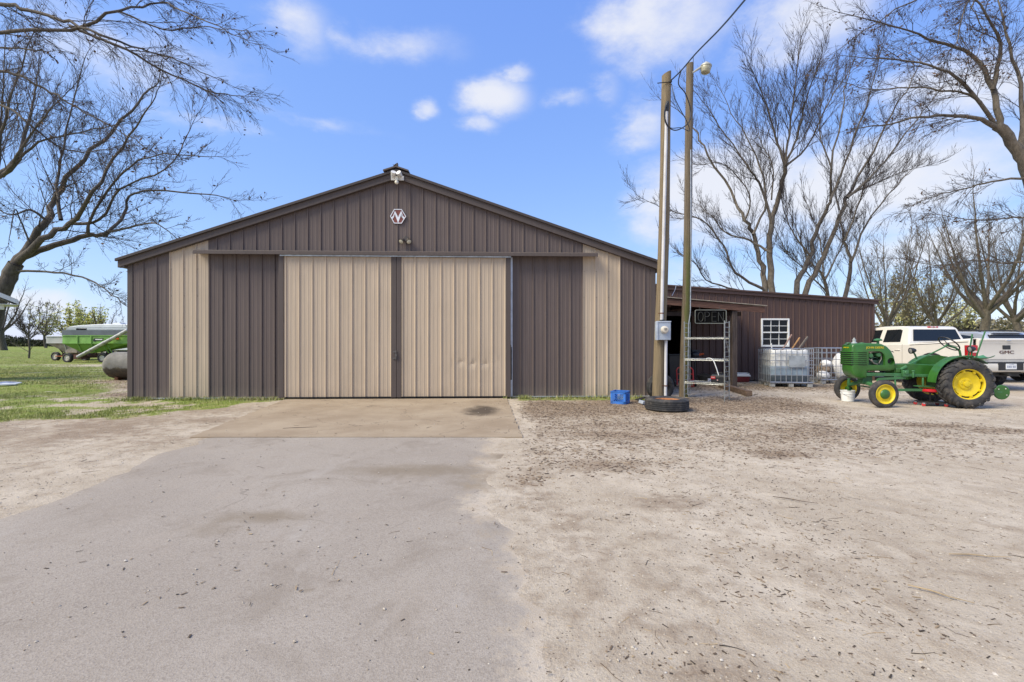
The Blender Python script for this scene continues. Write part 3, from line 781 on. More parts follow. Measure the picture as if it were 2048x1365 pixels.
for px in (1350, 1392, 1434, 1487):
    x_ = LP(px, 610)[0]; mb = MB(); mb.b2((x_ - .02, PYL + .05, bz(x_) - .21), (x_ + .02, -.03, bz(x_) - .035)); mb.build('porch_rafter', WOODR, lean, smooth=0)
x_, _ = LP(1470, 700); px0 = LP(1466.5, 640)[0]; px1 = LP(1476.5, 640)[0]
mb = MB(); mb.b2((px0, PYL + .05, -.02), (px1, PYL + .19, bz(x_) - .24)); mb.build('porch_post', M('dark_weathered_post', (.075, .055, .047), .9, var=.4, stretch=(6, 6, .5), bump=.4, bs=20), lean, smooth=0, bevel=.008)
mb = MB(); xe = LP(1493, 620)[0]; mb.b2((LP(1340, 620)[0], PYL + .30, bz(xe) - .36), (xe, PYL + .37, bz(xe) - .235)); mb.build('porch_header', M('porch_header_dark', (.05, .033, .027), .9), lean, smooth=0)

# ================================================================== POLES, METER, WIRES
def wood_pole(name, px0, py0, px1, py1, Y, d0, d1, label, tint, moss=None, slant=.05):
    t = NT(name + '_wood')
    c = t.mix(t.ramp(t.noise(t.pos((14, 14, .5)), 2, 6, .7), .3, .7), tuple(x * .6 for x in tint), tuple(x * 1.25 for x in tint))
    c = t.mix(t.ramp(t.noise(t.pos((40, 40, .7)), 2, 3, .6), .62, .70, 0, .75), c, (.035, .028, .022))
    c = t.mix(t.ramp(t.noise(t.pos((6, 6, 3)), 1.2, 5, .6), .5, .7, 0, .4), c, (.21, .15, .08))
    if moss:
        g = t.n('ShaderNodeNewGeometry'); s = t.n('ShaderNodeSeparateXYZ'); t.l(g.outputs['Position'], s.inputs[0])
        mx = t.ramp(t.math('ADD', t.math('MULTIPLY', t.math('SUBTRACT', s.outputs[0], moss), 9), t.math('MULTIPLY', t.noise(t.pos((2, 2, .8)), 2.5, 5, .7), 1.4)), .8, 1.3)
        mz = t.ramp(s.outputs[2], 4.4, 2.8)
        c = t.mix(t.math('MULTIPLY', t.math('MULTIPLY', mx, mz), .8), c, (.10, .115, .022))
    t.set(Base_Color=c, Roughness=.9)
    t.l(t.bump(t.noise(t.pos((35, 35, 1)), 2, 4, .7), .8, .02), t.b.inputs['Normal'])
    a, b = P(px0, py0, Y), P(px1, py1, Y); a.z = -.03
    th = thing(name, label, 'pole', (a.x, a.y, 0))
    n, rows = 16, 22; rings = []; rg = random.Random(len(label))
    off = Vector((a.x, a.y, 0))
    for j in range(rows + 1):
        f = j / rows; c_ = a.lerp(b, f) - off + Vector((.012 * math.sin(f * 7 + px0), .012 * math.cos(f * 5), 0)); r = (d0 + (d1 - d0) * f) / 2
        ring = []
        for k in range(n):
            an = 2 * PI * k / n
            rr = r * (1 + .035 * math.sin(3 * an + f * 4) + .02 * rg.uniform(-1, 1))
            p_ = c_ + Vector((rr * math.cos(an), rr * math.sin(an), 0))
            if j == rows: p_.z += slant * math.cos(an)
            ring.append(p_)
        rings.append(ring)
    mb = MB(); mb.loft(rings); mb.build('shaft', t.m, th, smooth=60)
    return th, off
p1, o1 = wood_pole('utility_pole', 1317.5, 805, 1334, 148, 10.6, .262, .205, 'thick brown timber pole carrying the electric meter box', (.215, .165, .10))
mb = MB(); q = P(1338, 165, 10.5) - o1; mb.tube([q + Vector((-.26, 0, -.02)), q + Vector((.05, -.02, 0))], .010, 6); mb.sphere(q + Vector((.03, -.03, 0)), .03, 8, 6); mb.build('cable_hook', DARKM, p1)
p2, o2 = wood_pole('lamp_pole', 1368.5, 795, 1380.5, 128, 11.75, .218, .172, 'slimmer greenish mossy timber pole carrying the yard lamp', (.16, .125, .085), moss=P(1368, 700, 11.75).x - .035, slant=.01)
mb = MB(); mb.tube([P(1381.5, 300, 11.62) - o2, P(1382, 500, 11.62) - o2, P(1380.5, 625, 11.62) - o2, P(1377, 650, 11.62) - o2, P(1375.5, 790, 11.62) - o2], .013, 8); mb.build('ground_conduit', GALV, p2)
mb = MB(); mb.tube([P(1386.5, 128, 11.68) - o2, P(1386.5, 96 + 18, 11.68) - o2], .008, 6); mb.build('lightning_rod', DARKM, p2)

# meter, box and conduit on the thick pole
s1 = 940 / 10.42
mo = P(1325.5, 662, 10.42)
mt = thing('electric_meter', 'grey steel electric meter box with round glass dial and white conduit', 'meter', (mo.x, mo.y, mo.z))
GREYP = M('meter_grey_paint', (.40, .45, .52), .5, .2, var=.1)
mb = MB(); w_, h_ = .161, .205
mb.b2((-w_, -.055, -h_), (w_, .055, h_)); mb.build('box', GREYP, mt, bevel=.008)
mb = MB(); mb.b2((-w_ - .004, -.075, -h_ - .004), (-w_ + .035, -.056, h_ - .004)); mb.b2((-w_ - .004, -.074, h_ - .014), (w_ + .004, -.056, h_ + .006)); mb.build('box_flange', M('meter_grey_edge', (.50, .55, .62), .45, .3), mt, bevel=.004)
mb = MB(); mb.lathe([(.092, -.056), (.094, -.075), (.082, -.078), (.082, -.056)], (.015, 0, .025), (0, 1, 0), 28, close=True); mb.build('meter_ring', GALV, mt)
mb = MB(); mb.lathe([(.082, 0), (.080, -.05), (.070, -.075), (.045, -.085), (.0, -.087)], (.015, -.07, .025), (0, 1, 0), 28)
gl = mb.build('meter_dome', M('meter_cream', (.60, .55, .46), .12, var=.05, coat=.6), mt)
mb = MB(); mb.b2((-.02, -.163, .028), (.045, -.158, .048)); mb.b2((-.015, -.162, .005), (.035, -.158, .009)); mb.build('meter_display', M('meter_display', (.06, .055, .05), .4), mt, smooth=0)
PVC = M('conduit_grey_white', (.56, .55, .56), .5, var=.15, vs_=3, dirt=(.35, .31, .27), ds=3, da=.35)
def mp_(px, py, Y=10.45): return P(px, py, Y) - mo
mb = MB(); mb.tube([mp_(1323.3, 645), mp_(1325, 560), mp_(1329, 400), mp_(1331.7, 290), mp_(1333.2, 222)], .036, 12); mb.build('upper_conduit', PVC, mt)
mb = MB(); mb.tube([mp_(1332, 681), mp_(1331.5, 740), mp_(1331, 803)], .033, 12); mb.build('lower_conduit', PVC, mt)
mb = MB(); mb.tube([mp_(1324, 646), mp_(1324, 640)], .05, 12); mb.build('conduit_hub', DARKM, mt)
mb = MB(); mb.tube([mp_(1333.2, 224), mp_(1334, 212), mp_(1335, 203)], [.042, .05, .03], 10); mb.build('weather_head', DARKM, mt)
RUST = M('rusty_steel', (.16, .07, .035), .8, .3, var=.4, vs_=15)
for py, px in ((627, 1324), (772, 1331.5)):
    mb = MB(); c_ = mp_(px, py); mb.lathe([(.038, -.012), (.041, -.012), (.041, .012), (.038, .012)], c_, (0, 0, 1), 14, close=True); mb.b2((c_.x - .075, c_.y + .01, c_.z - .008), (c_.x - .03, c_.y + .03, c_.z + .008)); mb.build('conduit_strap', RUST, mt)

# yard lamp on the slim pole
lo = P(1387, 146, 11.7)
yl = thing('yard_lamp', 'pale grey yard lamp on a short arm at the top of the mossy pole', 'lamp', lo)
LG = M('lamp_grey_paint', (.40, .40, .36), .5, .2)
def lp_(px, py): return P(px, py, 11.6) - lo
mb = MB(); mb.tube([lp_(1385, 146), lp_(1391, 142), lp_(1399, 137), lp_(1405, 134)], [.02, .024, .03, .035], 10); mb.build('arm', LG, yl)
mb = MB(); c_ = lp_(1411.5, 138); ax = Vector((.10, 0, 1)).normalized()
mb.lathe([(.0, .155), (.05, .15), (.055, .125), (.10, .11), (.135, .075), (.135, .045), (.12, .04)], c_, ax, 24); mb.build('housing', LG, yl)
mb = MB(); mb.lathe([(.122, .044), (.128, .02), (.105, -.09), (.098, -.10), (.06, -.115), (.0, -.118)], c_, ax, 24); mb.build('refractor', M('lamp_refractor', (.36, .34, .24), .3, var=.25, vs_=30), yl)

def cable(name, label, pts, r, n=6, mat=BLACKP):
    out = []
    pts = [Vector(p) for p in pts]; q = [pts[0]] + pts + [pts[-1]]
    for i in range(1, len(q) - 2):
        for k in range(8):
            t_ = k / 8; a, b, c, d = q[i - 1], q[i], q[i + 1], q[i + 2]
            out.append(.5 * ((2 * b) + (c - a) * t_ + (2 * a - 5 * b + 4 * c - d) * t_ ** 2 + (3 * b - a - 3 * c + d) * t_ ** 3))
    out.append(pts[-1])
    mb = MB(); mb.tube(out, r, n)
    return mb.build(name, mat, None, label=label, cat='cable')
cable('overhead_cable', 'black service cable running from the timber pole up into the sky', [P(1340, 163, 10.5), P(1362, 142, 9.9), P(1393, 106, 9.0), P(1440, 58, 7.8), P(1490, 0, 6.6), P(1620, -160, 4.6), P(2000, -600, 2.4)], .014)
cable('drip_loop_cable', 'looped black cable hanging between the two timber poles', [P(1362, 142, 10.2), P(1357, 168, 10.4), P(1371, 188, 10.5), P(1381, 220, 10.6), P(1377, 246, 10.5), P(1352, 261, 10.4), P(1333, 250, 10.35), P(1329, 225, 10.35), P(1335, 206, 10.42)], .012)
cable('drip_loop_cable', 'thinner looped black cable beside the mossy pole', [P(1343, 168, 10.5), P(1349, 195, 10.45), P(1362, 222, 10.5), P(1372, 240, 10.55), P(1379, 262, 10.6), P(1362, 256, 10.5), P(1341, 256, 10.4), P(1331, 240, 10.35), P(1332, 214, 10.4), P(1336, 204, 10.42)], .009)
cable('loose_wire', 'thin pale wire hanging over the lean-to roof edge', [P(1352, 572, 15.0), P(1350, 580, 14.9), P(1344, 592, 14.6)], .007, 5, GALV)

# ================================================================== OPEN SIGN
sg0 = P(1421, 634, 14.05)
sg = thing('open_sign', 'unlit neon OPEN sign in a pale outline hanging under the timber porch', 'sign', sg0)
ks = 14.05 / F
mb = MB(); hw, hh = 31 * ks, 13.3 * ks
mb.b2((-hw, .0, -hh), (hw, .03, hh)); mb.build('back_board', M('sign_black', (.004, .004, .004), .8, spec=.1), sg, bevel=.01)
mb = MB(); cor = []
for cx0, cz0, a0 in ((hw - .04, hh - .04, 0), (-hw + .04, hh - .04, 90), (-hw + .04, -hh + .04, 180), (hw - .04, -hh + .04, 270)):
    for k in range(5): a = R(a0 + k * 22.5); cor.append((cx0 + .04 * math.cos(a), -.012, cz0 + .04 * math.sin(a)))
mb.tube(cor, .011, 6, closed=True); mb.build('neon_border', M('neon_border_tube', (.22, .23, .20), .3), sg)
def stroke(mb, pts): mb.tube([(a, -.012, b) for a, b in pts], .0085, 6)
mb = MB(); lw, lh = .078, .14
def ch(i): return -.30 + i * .20
oc_ = [(ch(0) + lw * math.cos(2 * PI * k / 20), lh * math.sin(2 * PI * k / 20)) for k in range(20)]
mb.tube([(a, -.012, b) for a, b in oc_], .0085, 6, closed=True)
x_ = ch(1) - .07; stroke(mb, [(x_, -lh), (x_, lh), (x_ + .08, lh), (x_ + .125, lh - .03), (x_ + .135, .06), (x_ + .115, .02), (x_ + .07, .0), (x_ + .01, .0)])
x_ = ch(2) - .06; stroke(mb, [(x_ + .13, lh), (x_, lh), (x_, 0), (x_ + .11, 0)]); stroke(mb, [(x_, 0), (x_, -lh), (x_ + .13, -lh)])
x_ = ch(3) - .07; stroke(mb, [(x_, -lh), (x_, lh)]); stroke(mb, [(x_, lh), (x_ + .15, -lh)]); stroke(mb, [(x_ + .15, -lh), (x_ + .15, lh)])
mb.build('neon_letters', M('neon_letter_tube', (.05, .05, .042), .3), sg)
for s in (-.3, .3):
    mb = MB(); mb.tube([(s, .015, hh - .01), (s, .12, hh + .14)], .006, 5); mb.build('hanging_chain', DARKM, sg)

# ================================================================== WIRE RACK
CHR = M('chrome_wire', (.36, .37, .36), .35, .6, var=.25, vs_=10, dirt=(.30, .29, .22), ds=4, da=.5)
NL = Vector((4.17, 11.38, 0)); ra = R(-38)
rk = thing('wire_shelf_rack', 'chrome wire shelving rack with three shelves beside the mossy pole', 'shelf rack', NL, ra)
RL, RD, RHt = .914, .43, 1.86
for x_ in (0, RL):
    for y_ in (0, RD):
        mb = MB(); mb.tube([(x_, y_, -.01), (x_, y_, RHt)], .0135, 8); mb.build('post', CHR, rk)
    mb = MB()
    zz = .10
    while zz < RHt - .03: mb.tube([(x_, 0, zz), (x_, RD, zz)], .006, 5, cap=False); zz += .115
    mb.build('end_ladder', CHR, rk)
    mb = MB(); mb.tube([(x_, -.012, 1.58), (x_, RD + .01, 1.05)], .007, 5); mb.tube([(x_, -.012, .88), (x_, RD + .01, .42)], .007, 5); mb.build('diagonal_brace', CHR, rk)
for zz in (.375, .93, 1.44):
    mb = MB()
    for y_ in (0, RD): mb.tube([(0, y_, zz), (RL, y_, zz)], .0075, 6); mb.tube([(0, y_, zz + .032), (RL, y_, zz + .032)], .0055, 5)
    for y_ in (0, RD):
        for k in range(18): a = RL * k / 18; mb.tube([(a, y_, zz), (a + RL / 36, y_, zz + .032), (a + RL / 18, y_, zz)], .0028, 3, cap=False)
    for k in range(30): a = RL * (k + .5) / 30; mb.tube([(a, 0, zz + .034), (a, RD, zz + .034)], .0032, 4, cap=False)
    for y_ in (.15, .29): mb.tube([(0, y_, zz + .02), (RL, y_, zz + .02)], .005, 4, cap=False)
    mb.build('wire_shelf', CHR, rk)
def RW(x, y, z): return NL + Matrix.Rotation(ra, 3, 'Z') @ Vector((x, y, z))
# black tool box on the bottom shelf
tb = thing('tool_box', 'black plastic tool box with red label on the lowest wire shelf', 'tool box', RW(.74, .20, .412), ra)
mb = MB(); mb.prism([(-.15, -.09, 0), (.15, -.09, 0), (.16, -.10, .13), (-.16, -.10, .13)], (0, .2, 0)); mb.build('case', BLACKP, tb, bevel=.008)
mb = MB(); mb.prism([(-.165, -.105, .132), (.165, -.105, .132), (.14, -.09, .19), (-.14, -.09, .19)], (0, .2, 0)); mb.build('lid', BLACKP, tb, bevel=.008)
mb = MB(); mb.tube([(-.08, 0, .185), (-.07, 0, .225), (.07, 0, .225), (.08, 0, .185)], .011, 6); mb.build('handle', BLACKP, tb)
mb = MB(); mb.b2((-.15, -.114, .085), (-.05, -.106, .15)); mb.build('label', M('label_red', (.42, .03, .035), .5), tb, smooth=0)
mb = MB(); mb.b2((-.14, -.117, .118), (-.06, -.1145, .13)); mb.sphere((.0, -.112, .06), .016, 8, 6); mb.build('label_print', M('label_white_pink', (.7, .45, .42), .5), tb, smooth=0)
cable('white_hose', 'short white hose drooping off the middle wire shelf', [RW(.50, .05, .975), RW(.60, .0, .985), RW(.68, -.03, .93), RW(.75, -.05, .76), RW(.80, -.05, .60)], .011, 6, WHITEP)
# black pot with label standing by the lean-to wall
bo = G(1409, 768); bo.z = 0
bp = thing('lidded_pot', 'black lidded pot with white label standing behind the wire rack', 'pot', bo)
mb = MB(); mb.lathe([(.0, 0), (.17, 0), (.20, .03), (.215, .22), (.225, .235), (.225, .25)], (0, 0, 0), (0, 0, 1), 24); mb.build('body', BLACKP, bp)
mb = MB(); mb.lathe([(.235, .25), (.235, .265), (.17, .30), (.05, .325), (.02, .33), (.02, .35), (.0, .352)], (0, 0, 0), (0, 0, 1), 24); mb.build('lid', BLACKP, bp)
mb = MB(); r_ = .218; mb.add([(r_ * math.sin(a) * 1.0, -r_ * math.cos(a), zz) for zz in (.04, .19) for a in (R(5), R(18), R(32), R(46))], [(0, 1, 5, 4), (1, 2, 6, 5), (2, 3, 7, 6)]); mb.build('label', M('label_white', (.62, .62, .66), .5), bp)
mb = MB(); r_ = .221; mb.add([(r_ * math.sin(a), -r_ * math.cos(a), zz) for zz in (.09, .125) for a in (R(12), R(25), R(38))], [(0, 1, 4, 3), (1, 2, 5, 4)]); mb.build('label_print', M('label_blue_print', (.10, .12, .2), .5), bp)
# dark clutter under the porch
q = G(1352, 768)
bn = thing('waste_bin', 'dark wheeled waste bin in the shade under the porch', 'bin', (q.x, q.y + .4, 0), R(12))
mb = MB(); mb.loft([[(-.2, -.22, .06), (.2, -.22, .06), (.2, .22, .06), (-.2, .22, .06)], [(-.26, -.28, .92), (.26, -.28, .92), (.26, .28, .92), (-.26, .28, .92)]]); mb.build('body', BLACKP, bn, bevel=.02)
mb = MB(); mb.b2((-.29, -.31, .92), (.29, .32, .96)); mb.tube([(-.2, .34, .94), (.2, .34, .94)], .018, 8); mb.build('lid', BLACKP, bn, bevel=.015)
for s in (-1, 1): mb = MB(); mb.lathe([(.02, -.03), (.10, -.03), (.11, -.015), (.11, .015), (.10, .03), (.02, .03)], (s * .24, .2, .11), (1, 0, 0), 16, close=True); mb.build('wheel', BLACKR, bn)
q = G(1371, 774)
ht = thing('hand_truck', 'red steel hand truck standing in the shade behind the mossy pole', 'hand truck', (q.x, q.y, 0), R(-8))
REDP = M('red_paint', (.42, .02, .018), .4, var=.2, coat=.2)
for s in (-1, 1):
    mb = MB(); mb.tube([(s * .24, 0, .05), (s * .24, .10, .50), (s * .2, .12, .56)], .018, 8); mb.build('rail', REDP, ht)
    mb = MB(); mb.lathe([(.02, -.03), (.09, -.035), (.11, -.02), (.11, .02), (.09, .035), (.02, .03)], (s * .30, .08, .11), (1, 0, 0), 18, close=True); mb.build('wheel', BLACKR, ht)
mb = MB(); mb.tube([(-.2, .12, .56), (-.1, .13, .6), (.1, .13, .6), (.2, .12, .56)], .018, 8)
for zz in (.2, .38): mb.tube([(-.24, .03 + .16 * zz, zz), (.24, .03 + .16 * zz, zz)], .014, 6)
mb.build('cross_bar', REDP, ht)
mb = MB(); mb.b2((-.22, -.16, .02), (.22, .02, .032)); mb.build('toe_plate', REDP, ht)
q = G(1393, 766)
tr = thing('garden_blower', 'dark garden blower with orange nozzle standing by the lean-to wall', 'blower', (q.x, q.y, 0))
def tp(px, py, Y): return P(px, py, Y) - Vector((q.x, q.y, 0))
mb = MB(); mb.tube([tp(1391, 766, q.y), tp(1390, 740, q.y), tp(1390, 718, q.y)], [.05, .03, .03], 8); mb.build('stand_pipe', BLACKP, tr)
mb = MB(); mb.sphere(tp(1390, 710, q.y), .16, 14, 10, (1, .8, .75)); mb.b2(tuple(tp(1384, 706, q.y)), tuple(tp(1397, 700, q.y + .12))); mb.build('motor_housing', M('blower_dark_blue', (.02, .025, .035), .4), tr, bevel=.01)
mb = MB(); mb.tube([tp(1396, 710, q.y - .05), tp(1402, 709, q.y - .07), tp(1408, 708, q.y - .08)], [.04, .035, .025], 8); mb.build('nozzle', M('orange_plastic', (.52, .09, .02), .45), tr)

# cooler and bottle, timber by the post
q = G(1483, 764)
co = thing('cooler_box', 'dark red cooler box with white lid beside the porch post', 'cooler', (q.x, q.y, 0), R(-6))
MRD = M('cooler_maroon', (.16, .02, .025), .45)
mb = MB(); mb.loft([[(-.20, -.14, 0), (.20, -.14, 0), (.20, .14, 0), (-.20, .14, 0)], [(-.225, -.16, .19), (.225, -.16, .19), (.225, .16, .19), (-.225, .16, .19)]]); mb.build('body', MRD, co, bevel=.02)
mb = MB(); mb.loft([[(-.24, -.175, .19), (.24, -.175, .19), (.24, .175, .19), (-.24, .175, .19)], [(-.235, -.17, .235), (.235, -.17, .235), (.235, .17, .235), (-.235, .17, .235)], [(-.18, -.13, .285), (.18, -.13, .285), (.18, .13, .285), (-.18, .13, .285)]]); mb.build('lid', WHITEP, co, bevel=.012)
mb = MB(); mb.tube([(-.235, 0, .16), (-.25, 0, .29), (-.19, 0, .305), (.19, 0, .305), (.25, 0, .29), (.235, 0, .16)], .010, 6); mb.build('handle', WHITEP, co)
bt = thing('drink_bottle', 'pale bottle with dark cap standing on the ground beside the red cooler', 'bottle', (q.x - .20, q.y + .35, 0))
mb = MB(); mb.lathe([(0, 0), (.05, 0), (.055, .01), (.055, .42), (.05, .45)], (0, 0, 0), (0, 0, 1), 16); mb.build('body', M('bottle_pale', (.48, .50, .53), .35), bt)
mb = MB(); mb.lathe([(.052, .45), (.052, .50), (.03, .52), (0, .522)], (0, 0, 0), (0, 0, 1), 16); mb.build('cap', BLACKP, bt)
a, b = G(1499, 793), G(1441, 775); a.z = b.z = .07
WOODT = M('brown_squared_timber', (.16, .105, .07), .9, var=.4, stretch=(1.5, 1.5, 9), vs_=4, bump=.5, bs=25)
mb = MB(); mb.bar(a, b, .14, .13); mb.build('squared_timber', WOODT, None, bevel=.006, label='squared brown timber lying on the ground beside the wire rack', cat='timber')

# ================================================================== MILK CRATE, TYRES
cn = Vector((2.476, 10.26, 0)); BLU = M('blue_crate_plastic', (.035, .16, .52), .45, var=.15, dirt=(.10, .16, .32), ds=6, da=.4)
cr = thing('milk_crate', 'blue plastic lattice milk crate on the ground by the barn corner', 'crate', cn, R(-30 + 180))
S = .33; Hc = .275
def crate_side(a, b):
    a, b = Vector(a), Vector(b); L = (b - a).length; u = (b - a) / L; nrm = Vector((-u.y, u.x, 0)) ; c_ = Vector((S / 2, -S / 2, 0))
    m = MB()
    def bar2(x0, z0, x1, z1, w): m.bar(a + u * x0 + Vector((0, 0, z0)), a + u * x1 + Vector((0, 0, z1)), w, .012, nrm) if False else m.bar(a + u * x0 + Vector((0, 0, z0)), a + u * x1 + Vector((0, 0, z1)), .012, w, Vector((0, 0, 1)) if abs(z1 - z0) < abs(x1 - x0) else u)
    bar2(0, Hc - .025, L, Hc - .025, .05); bar2(0, .03, L, .03, .06)
    bar2(.022, .0, .022, Hc, .044); bar2(L - .022, 0, L - .022, Hc, .044)
    x0, x1, z0, z1 = .045, L - .045, .06, Hc - .05
    for d in (-1, 1):
        k = -10
        while k < 12:
            pts = []
            cst = k * .052
            for t_ in range(41):
                x = x0 + (x1 - x0) * t_ / 40; zz = z0 + d * (x - x0) + cst + (0 if d > 0 else .16)
                if z0 <= zz <= z1: pts.append((x, zz))
            if len(pts) > 3: bar2(pts[0][0], pts[0][1], pts[-1][0], pts[-1][1], .011)
            k += 1 if d > 0 else 40
    # hand hold frame
    return m
for a, b in (((0, 0, 0), (S, 0, 0)), ((S, 0, 0), (S, -S, 0)), ((S, -S, 0), (0, -S, 0)), ((0, -S, 0), (0, 0, 0))):
    crate_side(a, b).build('lattice_side', BLU, cr, smooth=0)
mb = MB(); mb.b2((.01, -S + .01, .004), (S - .01, -.01, .018)); mb.build('base', BLU, cr)
mb = MB()
for a, b in (((0, 0), (S, 0)), ((S, 0), (S, -S)), ((S, -S), (0, -S)), ((0, -S), (0, 0))): mb.bar((a[0], a[1], Hc - .004), (b[0], b[1], Hc - .004), .028, .014)
mb.build('rim', BLU, cr, smooth=0)

def tyre_prof(R_, r_, w, grooves=0):
    pr = [(r_, -w * .32), (r_ + .012, -w * .40), (r_ + (R_ - r_) * .45, -w * .5), (r_ + (R_ - r_) * .8, -w * .47), (R_ - .012, -w * .40)]
    n = max(1, grooves); x0, x1 = -w * .38, w * .38
    if grooves:
        for i in range(grooves + 1):
            a, b = x0 + (x1 - x0) * i / (grooves + 1), x0 + (x1 - x0) * (i + 1) / (grooves + 1)
            pr += [(R_, a + .004), (R_, b - .006)]
            if i < grooves: pr += [(R_ - .013, b - .004), (R_ - .013, b + .002)]
    else: pr += [(R_, x0), (R_ + .004, 0), (R_, x1)]
    pr += [(R_ - .012, w * .40), (r_ + (R_ - r_) * .8, w * .47), (r_ + (R_ - r_) * .45, w * .5), (r_ + .012, w * .40), (r_, w * .32)]
    return pr
tc_ = Vector((3.14, 9.54, 0))
ty = thing('truck_tyre', 'worn truck tyre with rusty wheel rim lying flat before the thick pole', 'tyre', tc_)
mb = MB(); mb.lathe(tyre_prof(.43, .27, .245, 4), (0, 0, .118), (0, 0, 1), 64, close=False); mb.build('tyre_casing', BLACKR, ty, smooth=28)
mb = MB(); mb.lathe([(.275, .075), (.262, .085), (.250, .06), (.245, .0), (.250, -.06), (.262, -.085), (.275, -.075)], (0, 0, .118), (0, 0, 1), 48); mb.build('rim', M('rusty_orange_rim', (.36, .15, .06), .85, var=.35, vs_=10), ty)
tz = G(1320.5, 801); tz.z = 0
t2 = thing('standing_tyre', 'black car tyre standing upright between the thick pole and the barn corner', 'tyre', tz, R(12))
mb = MB(); mb.lathe(tyre_prof(.315, .19, .20, 3), (0, 0, .312), (.05, 1, .10), 44); mb.build('tyre_casing', BLACKR, t2, smooth=28)
mb = MB(); mb.lathe([(.192, -.06), (.18, -.04), (.17, .0), (.06, .03), (.0, .03)], (0, 0, .312), (.05, 1, .10), 32); mb.build('wheel', DARKM, t2)
q = G(1289, 810)
mb = MB(); mb.box((q.x, q.y, .045), (.20, .16, .07), Matrix.Rotation(R(14), 3, 'Y') @ Matrix.Rotation(R(20), 3, 'Z')); mb.build('grey_block', M('grey_block_mat', (.36, .40, .46), .6), None, bevel=.008, label='small blue grey metal block on the ground against the lying tyre', cat='block')
a, b = G(1274, 803), G(1287, 800); mb = MB(); mb.bar(a + Vector((0, 0, .03)), b + Vector((0, 0, .05)), .10, .02); mb.build('black_board', BLACKP, None, label='short black board between the blue crate and the lying tyre', cat='board')

# ================================================================== IBC TOTES
CAGE = M('cage_tube', (.36, .38, .41), .4, .7, var=.15)
def tote(label, corner, rot, tank):
    th = thing('ibc_tote', label, 'tote', corner, rot, None)
    L, Dp, H = 1.2, 1.0, 1.16
    mb = MB()
    for y_ in (.06, .5, .94):
        mb.b2((0, y_ - .05, .10), (L, y_ + .05, .125))
    for x_ in (.08, .6, 1.12):
        for y_ in (.07, .5, .93): mb.b2((x_ - .07, y_ - .06, 0), (x_ + .07, y_ + .06, .10))
    mb.build('pallet', M('pallet_grey_' + str(len(label)), (.30, .30, .29), .7, var=.25), th, bevel=.006)
    mb = MB()
    for zz in (.15, .36, .58, .80, 1.0, H - .005):
        r_ = .012 if zz < 1.1 else .016
        mb.tube([(0, 0, zz), (L, 0, zz), (L, Dp, zz), (0, Dp, zz)], r_, 6, closed=True)
    for k in range(9):
        x_ = L * k / 8
        for y_ in (-.004, Dp + .004): mb.tube([(x_, y_, .14), (x_, y_, H)], .011, 6)
    for k in range(1, 7):
        y_ = Dp * k / 7
        for x_ in (-.004, L + .004): mb.tube([(x_, y_, .14), (x_, y_, H)], .011, 6)
    mb.tube([(0, 0, .135), (L, 0, .135), (L, Dp, .135), (0, Dp, .135)], .016, 6, closed=True)
    mb.build('cage', CAGE, th)
    if tank:
        t = NT('tote_tank_hdpe')
        g = t.n('ShaderNodeNewGeometry'); s = t.n('ShaderNodeSeparateXYZ'); t.l(g.outputs['Position'], s.inputs[0])
        nz = t.noise(t.pos((1, 1, .4)), 5, 5, .6)
        c = t.mix(t.ramp(nz, .35, .7), (.62, .62, .59), (.76, .76, .74))
        lv = t.ramp(s.outputs[2], .66, .60)
        c = t.mix(lv, c, t.mix(t.ramp(nz, .3, .7), (.23, .30, .37), (.32, .40, .47)))      # the liquid shows through the plastic
        c = t.mix(t.ramp(s.outputs[2], .36, .33), c, (.10, .13, .16))
        t.set(Base_Color=c, Roughness=.45)
        rings = []; n = 40
        def ring(zz, ins, wob):
            out = []
            for k in range(n):
                a = 2 * PI * k / n; ca, sa = math.cos(a), math.sin(a); e = 7
                m_ = (abs(ca) ** e + abs(sa) ** e) ** (-1 / e)
                w = wob * math.sin(k * 2.5 + zz * 9)
                out.append((L / 2 + (L / 2 - .03 - ins + w) * m_ * ca, Dp / 2 + (Dp / 2 - .03 - ins + w) * m_ * sa, zz + (.015 * math.sin(k * .9) if zz > 1.0 else 0)))
            return out
        for zz, ins in ((.14, .06), (.18, .02), (.35, .004), (.58, .012), (.78, .0), (1.0, .012), (1.08, .03), (1.12, .07), (1.10, .10), (.9, .11), (.75, .11)): rings.append(ring(zz, ins, .006))
        mb = MB(); mb.loft(rings); mb.build('tank', t.m, th, smooth=50)
        mb = MB(); mb.b2((.52, -.022, .60), (.97, -.014, .94)); mb.build('nameplate', M('nameplate_steel', (.42, .45, .47), .4, .5, var=.2), th, smooth=0)
    return th
tA = tote('caged plastic tote half full of bluish liquid with boards sticking out of it', Vector((7.84, 14.28, 0)), R(-10), True)
tB = tote('caged tote frame stuffed with white plastic bags and rubbish behind the tractor', Vector((10.02, 15.22, 0)), R(-4), False)
def TW(x, y, z): return Vector((7.84, 14.28, 0)) + Matrix.Rotation(R(-10), 3, 'Z') @ Vector((x, y, z))
for nm, (a, b), w, h, colr, lab in (('wood_stick', ((.45, .80, .78), (.93, .86, 1.60)), .035, .035, (.38, .25, .21), 'pinkish brown stick poking out of the liquid-filled tote, leftmost of three'),
                                    ('wood_board', ((.62, .62, .78), (1.10, .70, 1.50)), .07, .022, (.36, .20, .09), 'orange brown board poking out of the liquid-filled tote'),
                                    ('wood_post', ((.72, .40, .78), (1.30, .62, 1.52)), .055, .05, (.13, .11, .095), 'dark grey post poking out of the liquid-filled tote')):
    mb = MB(); mb.bar(TW(*a), TW(*b), w, h); mb.build(nm, M(nm + '_mat', colr, .85, var=.3, vs_=20), None, bevel=.004, label=lab, cat=nm.split('_')[1])
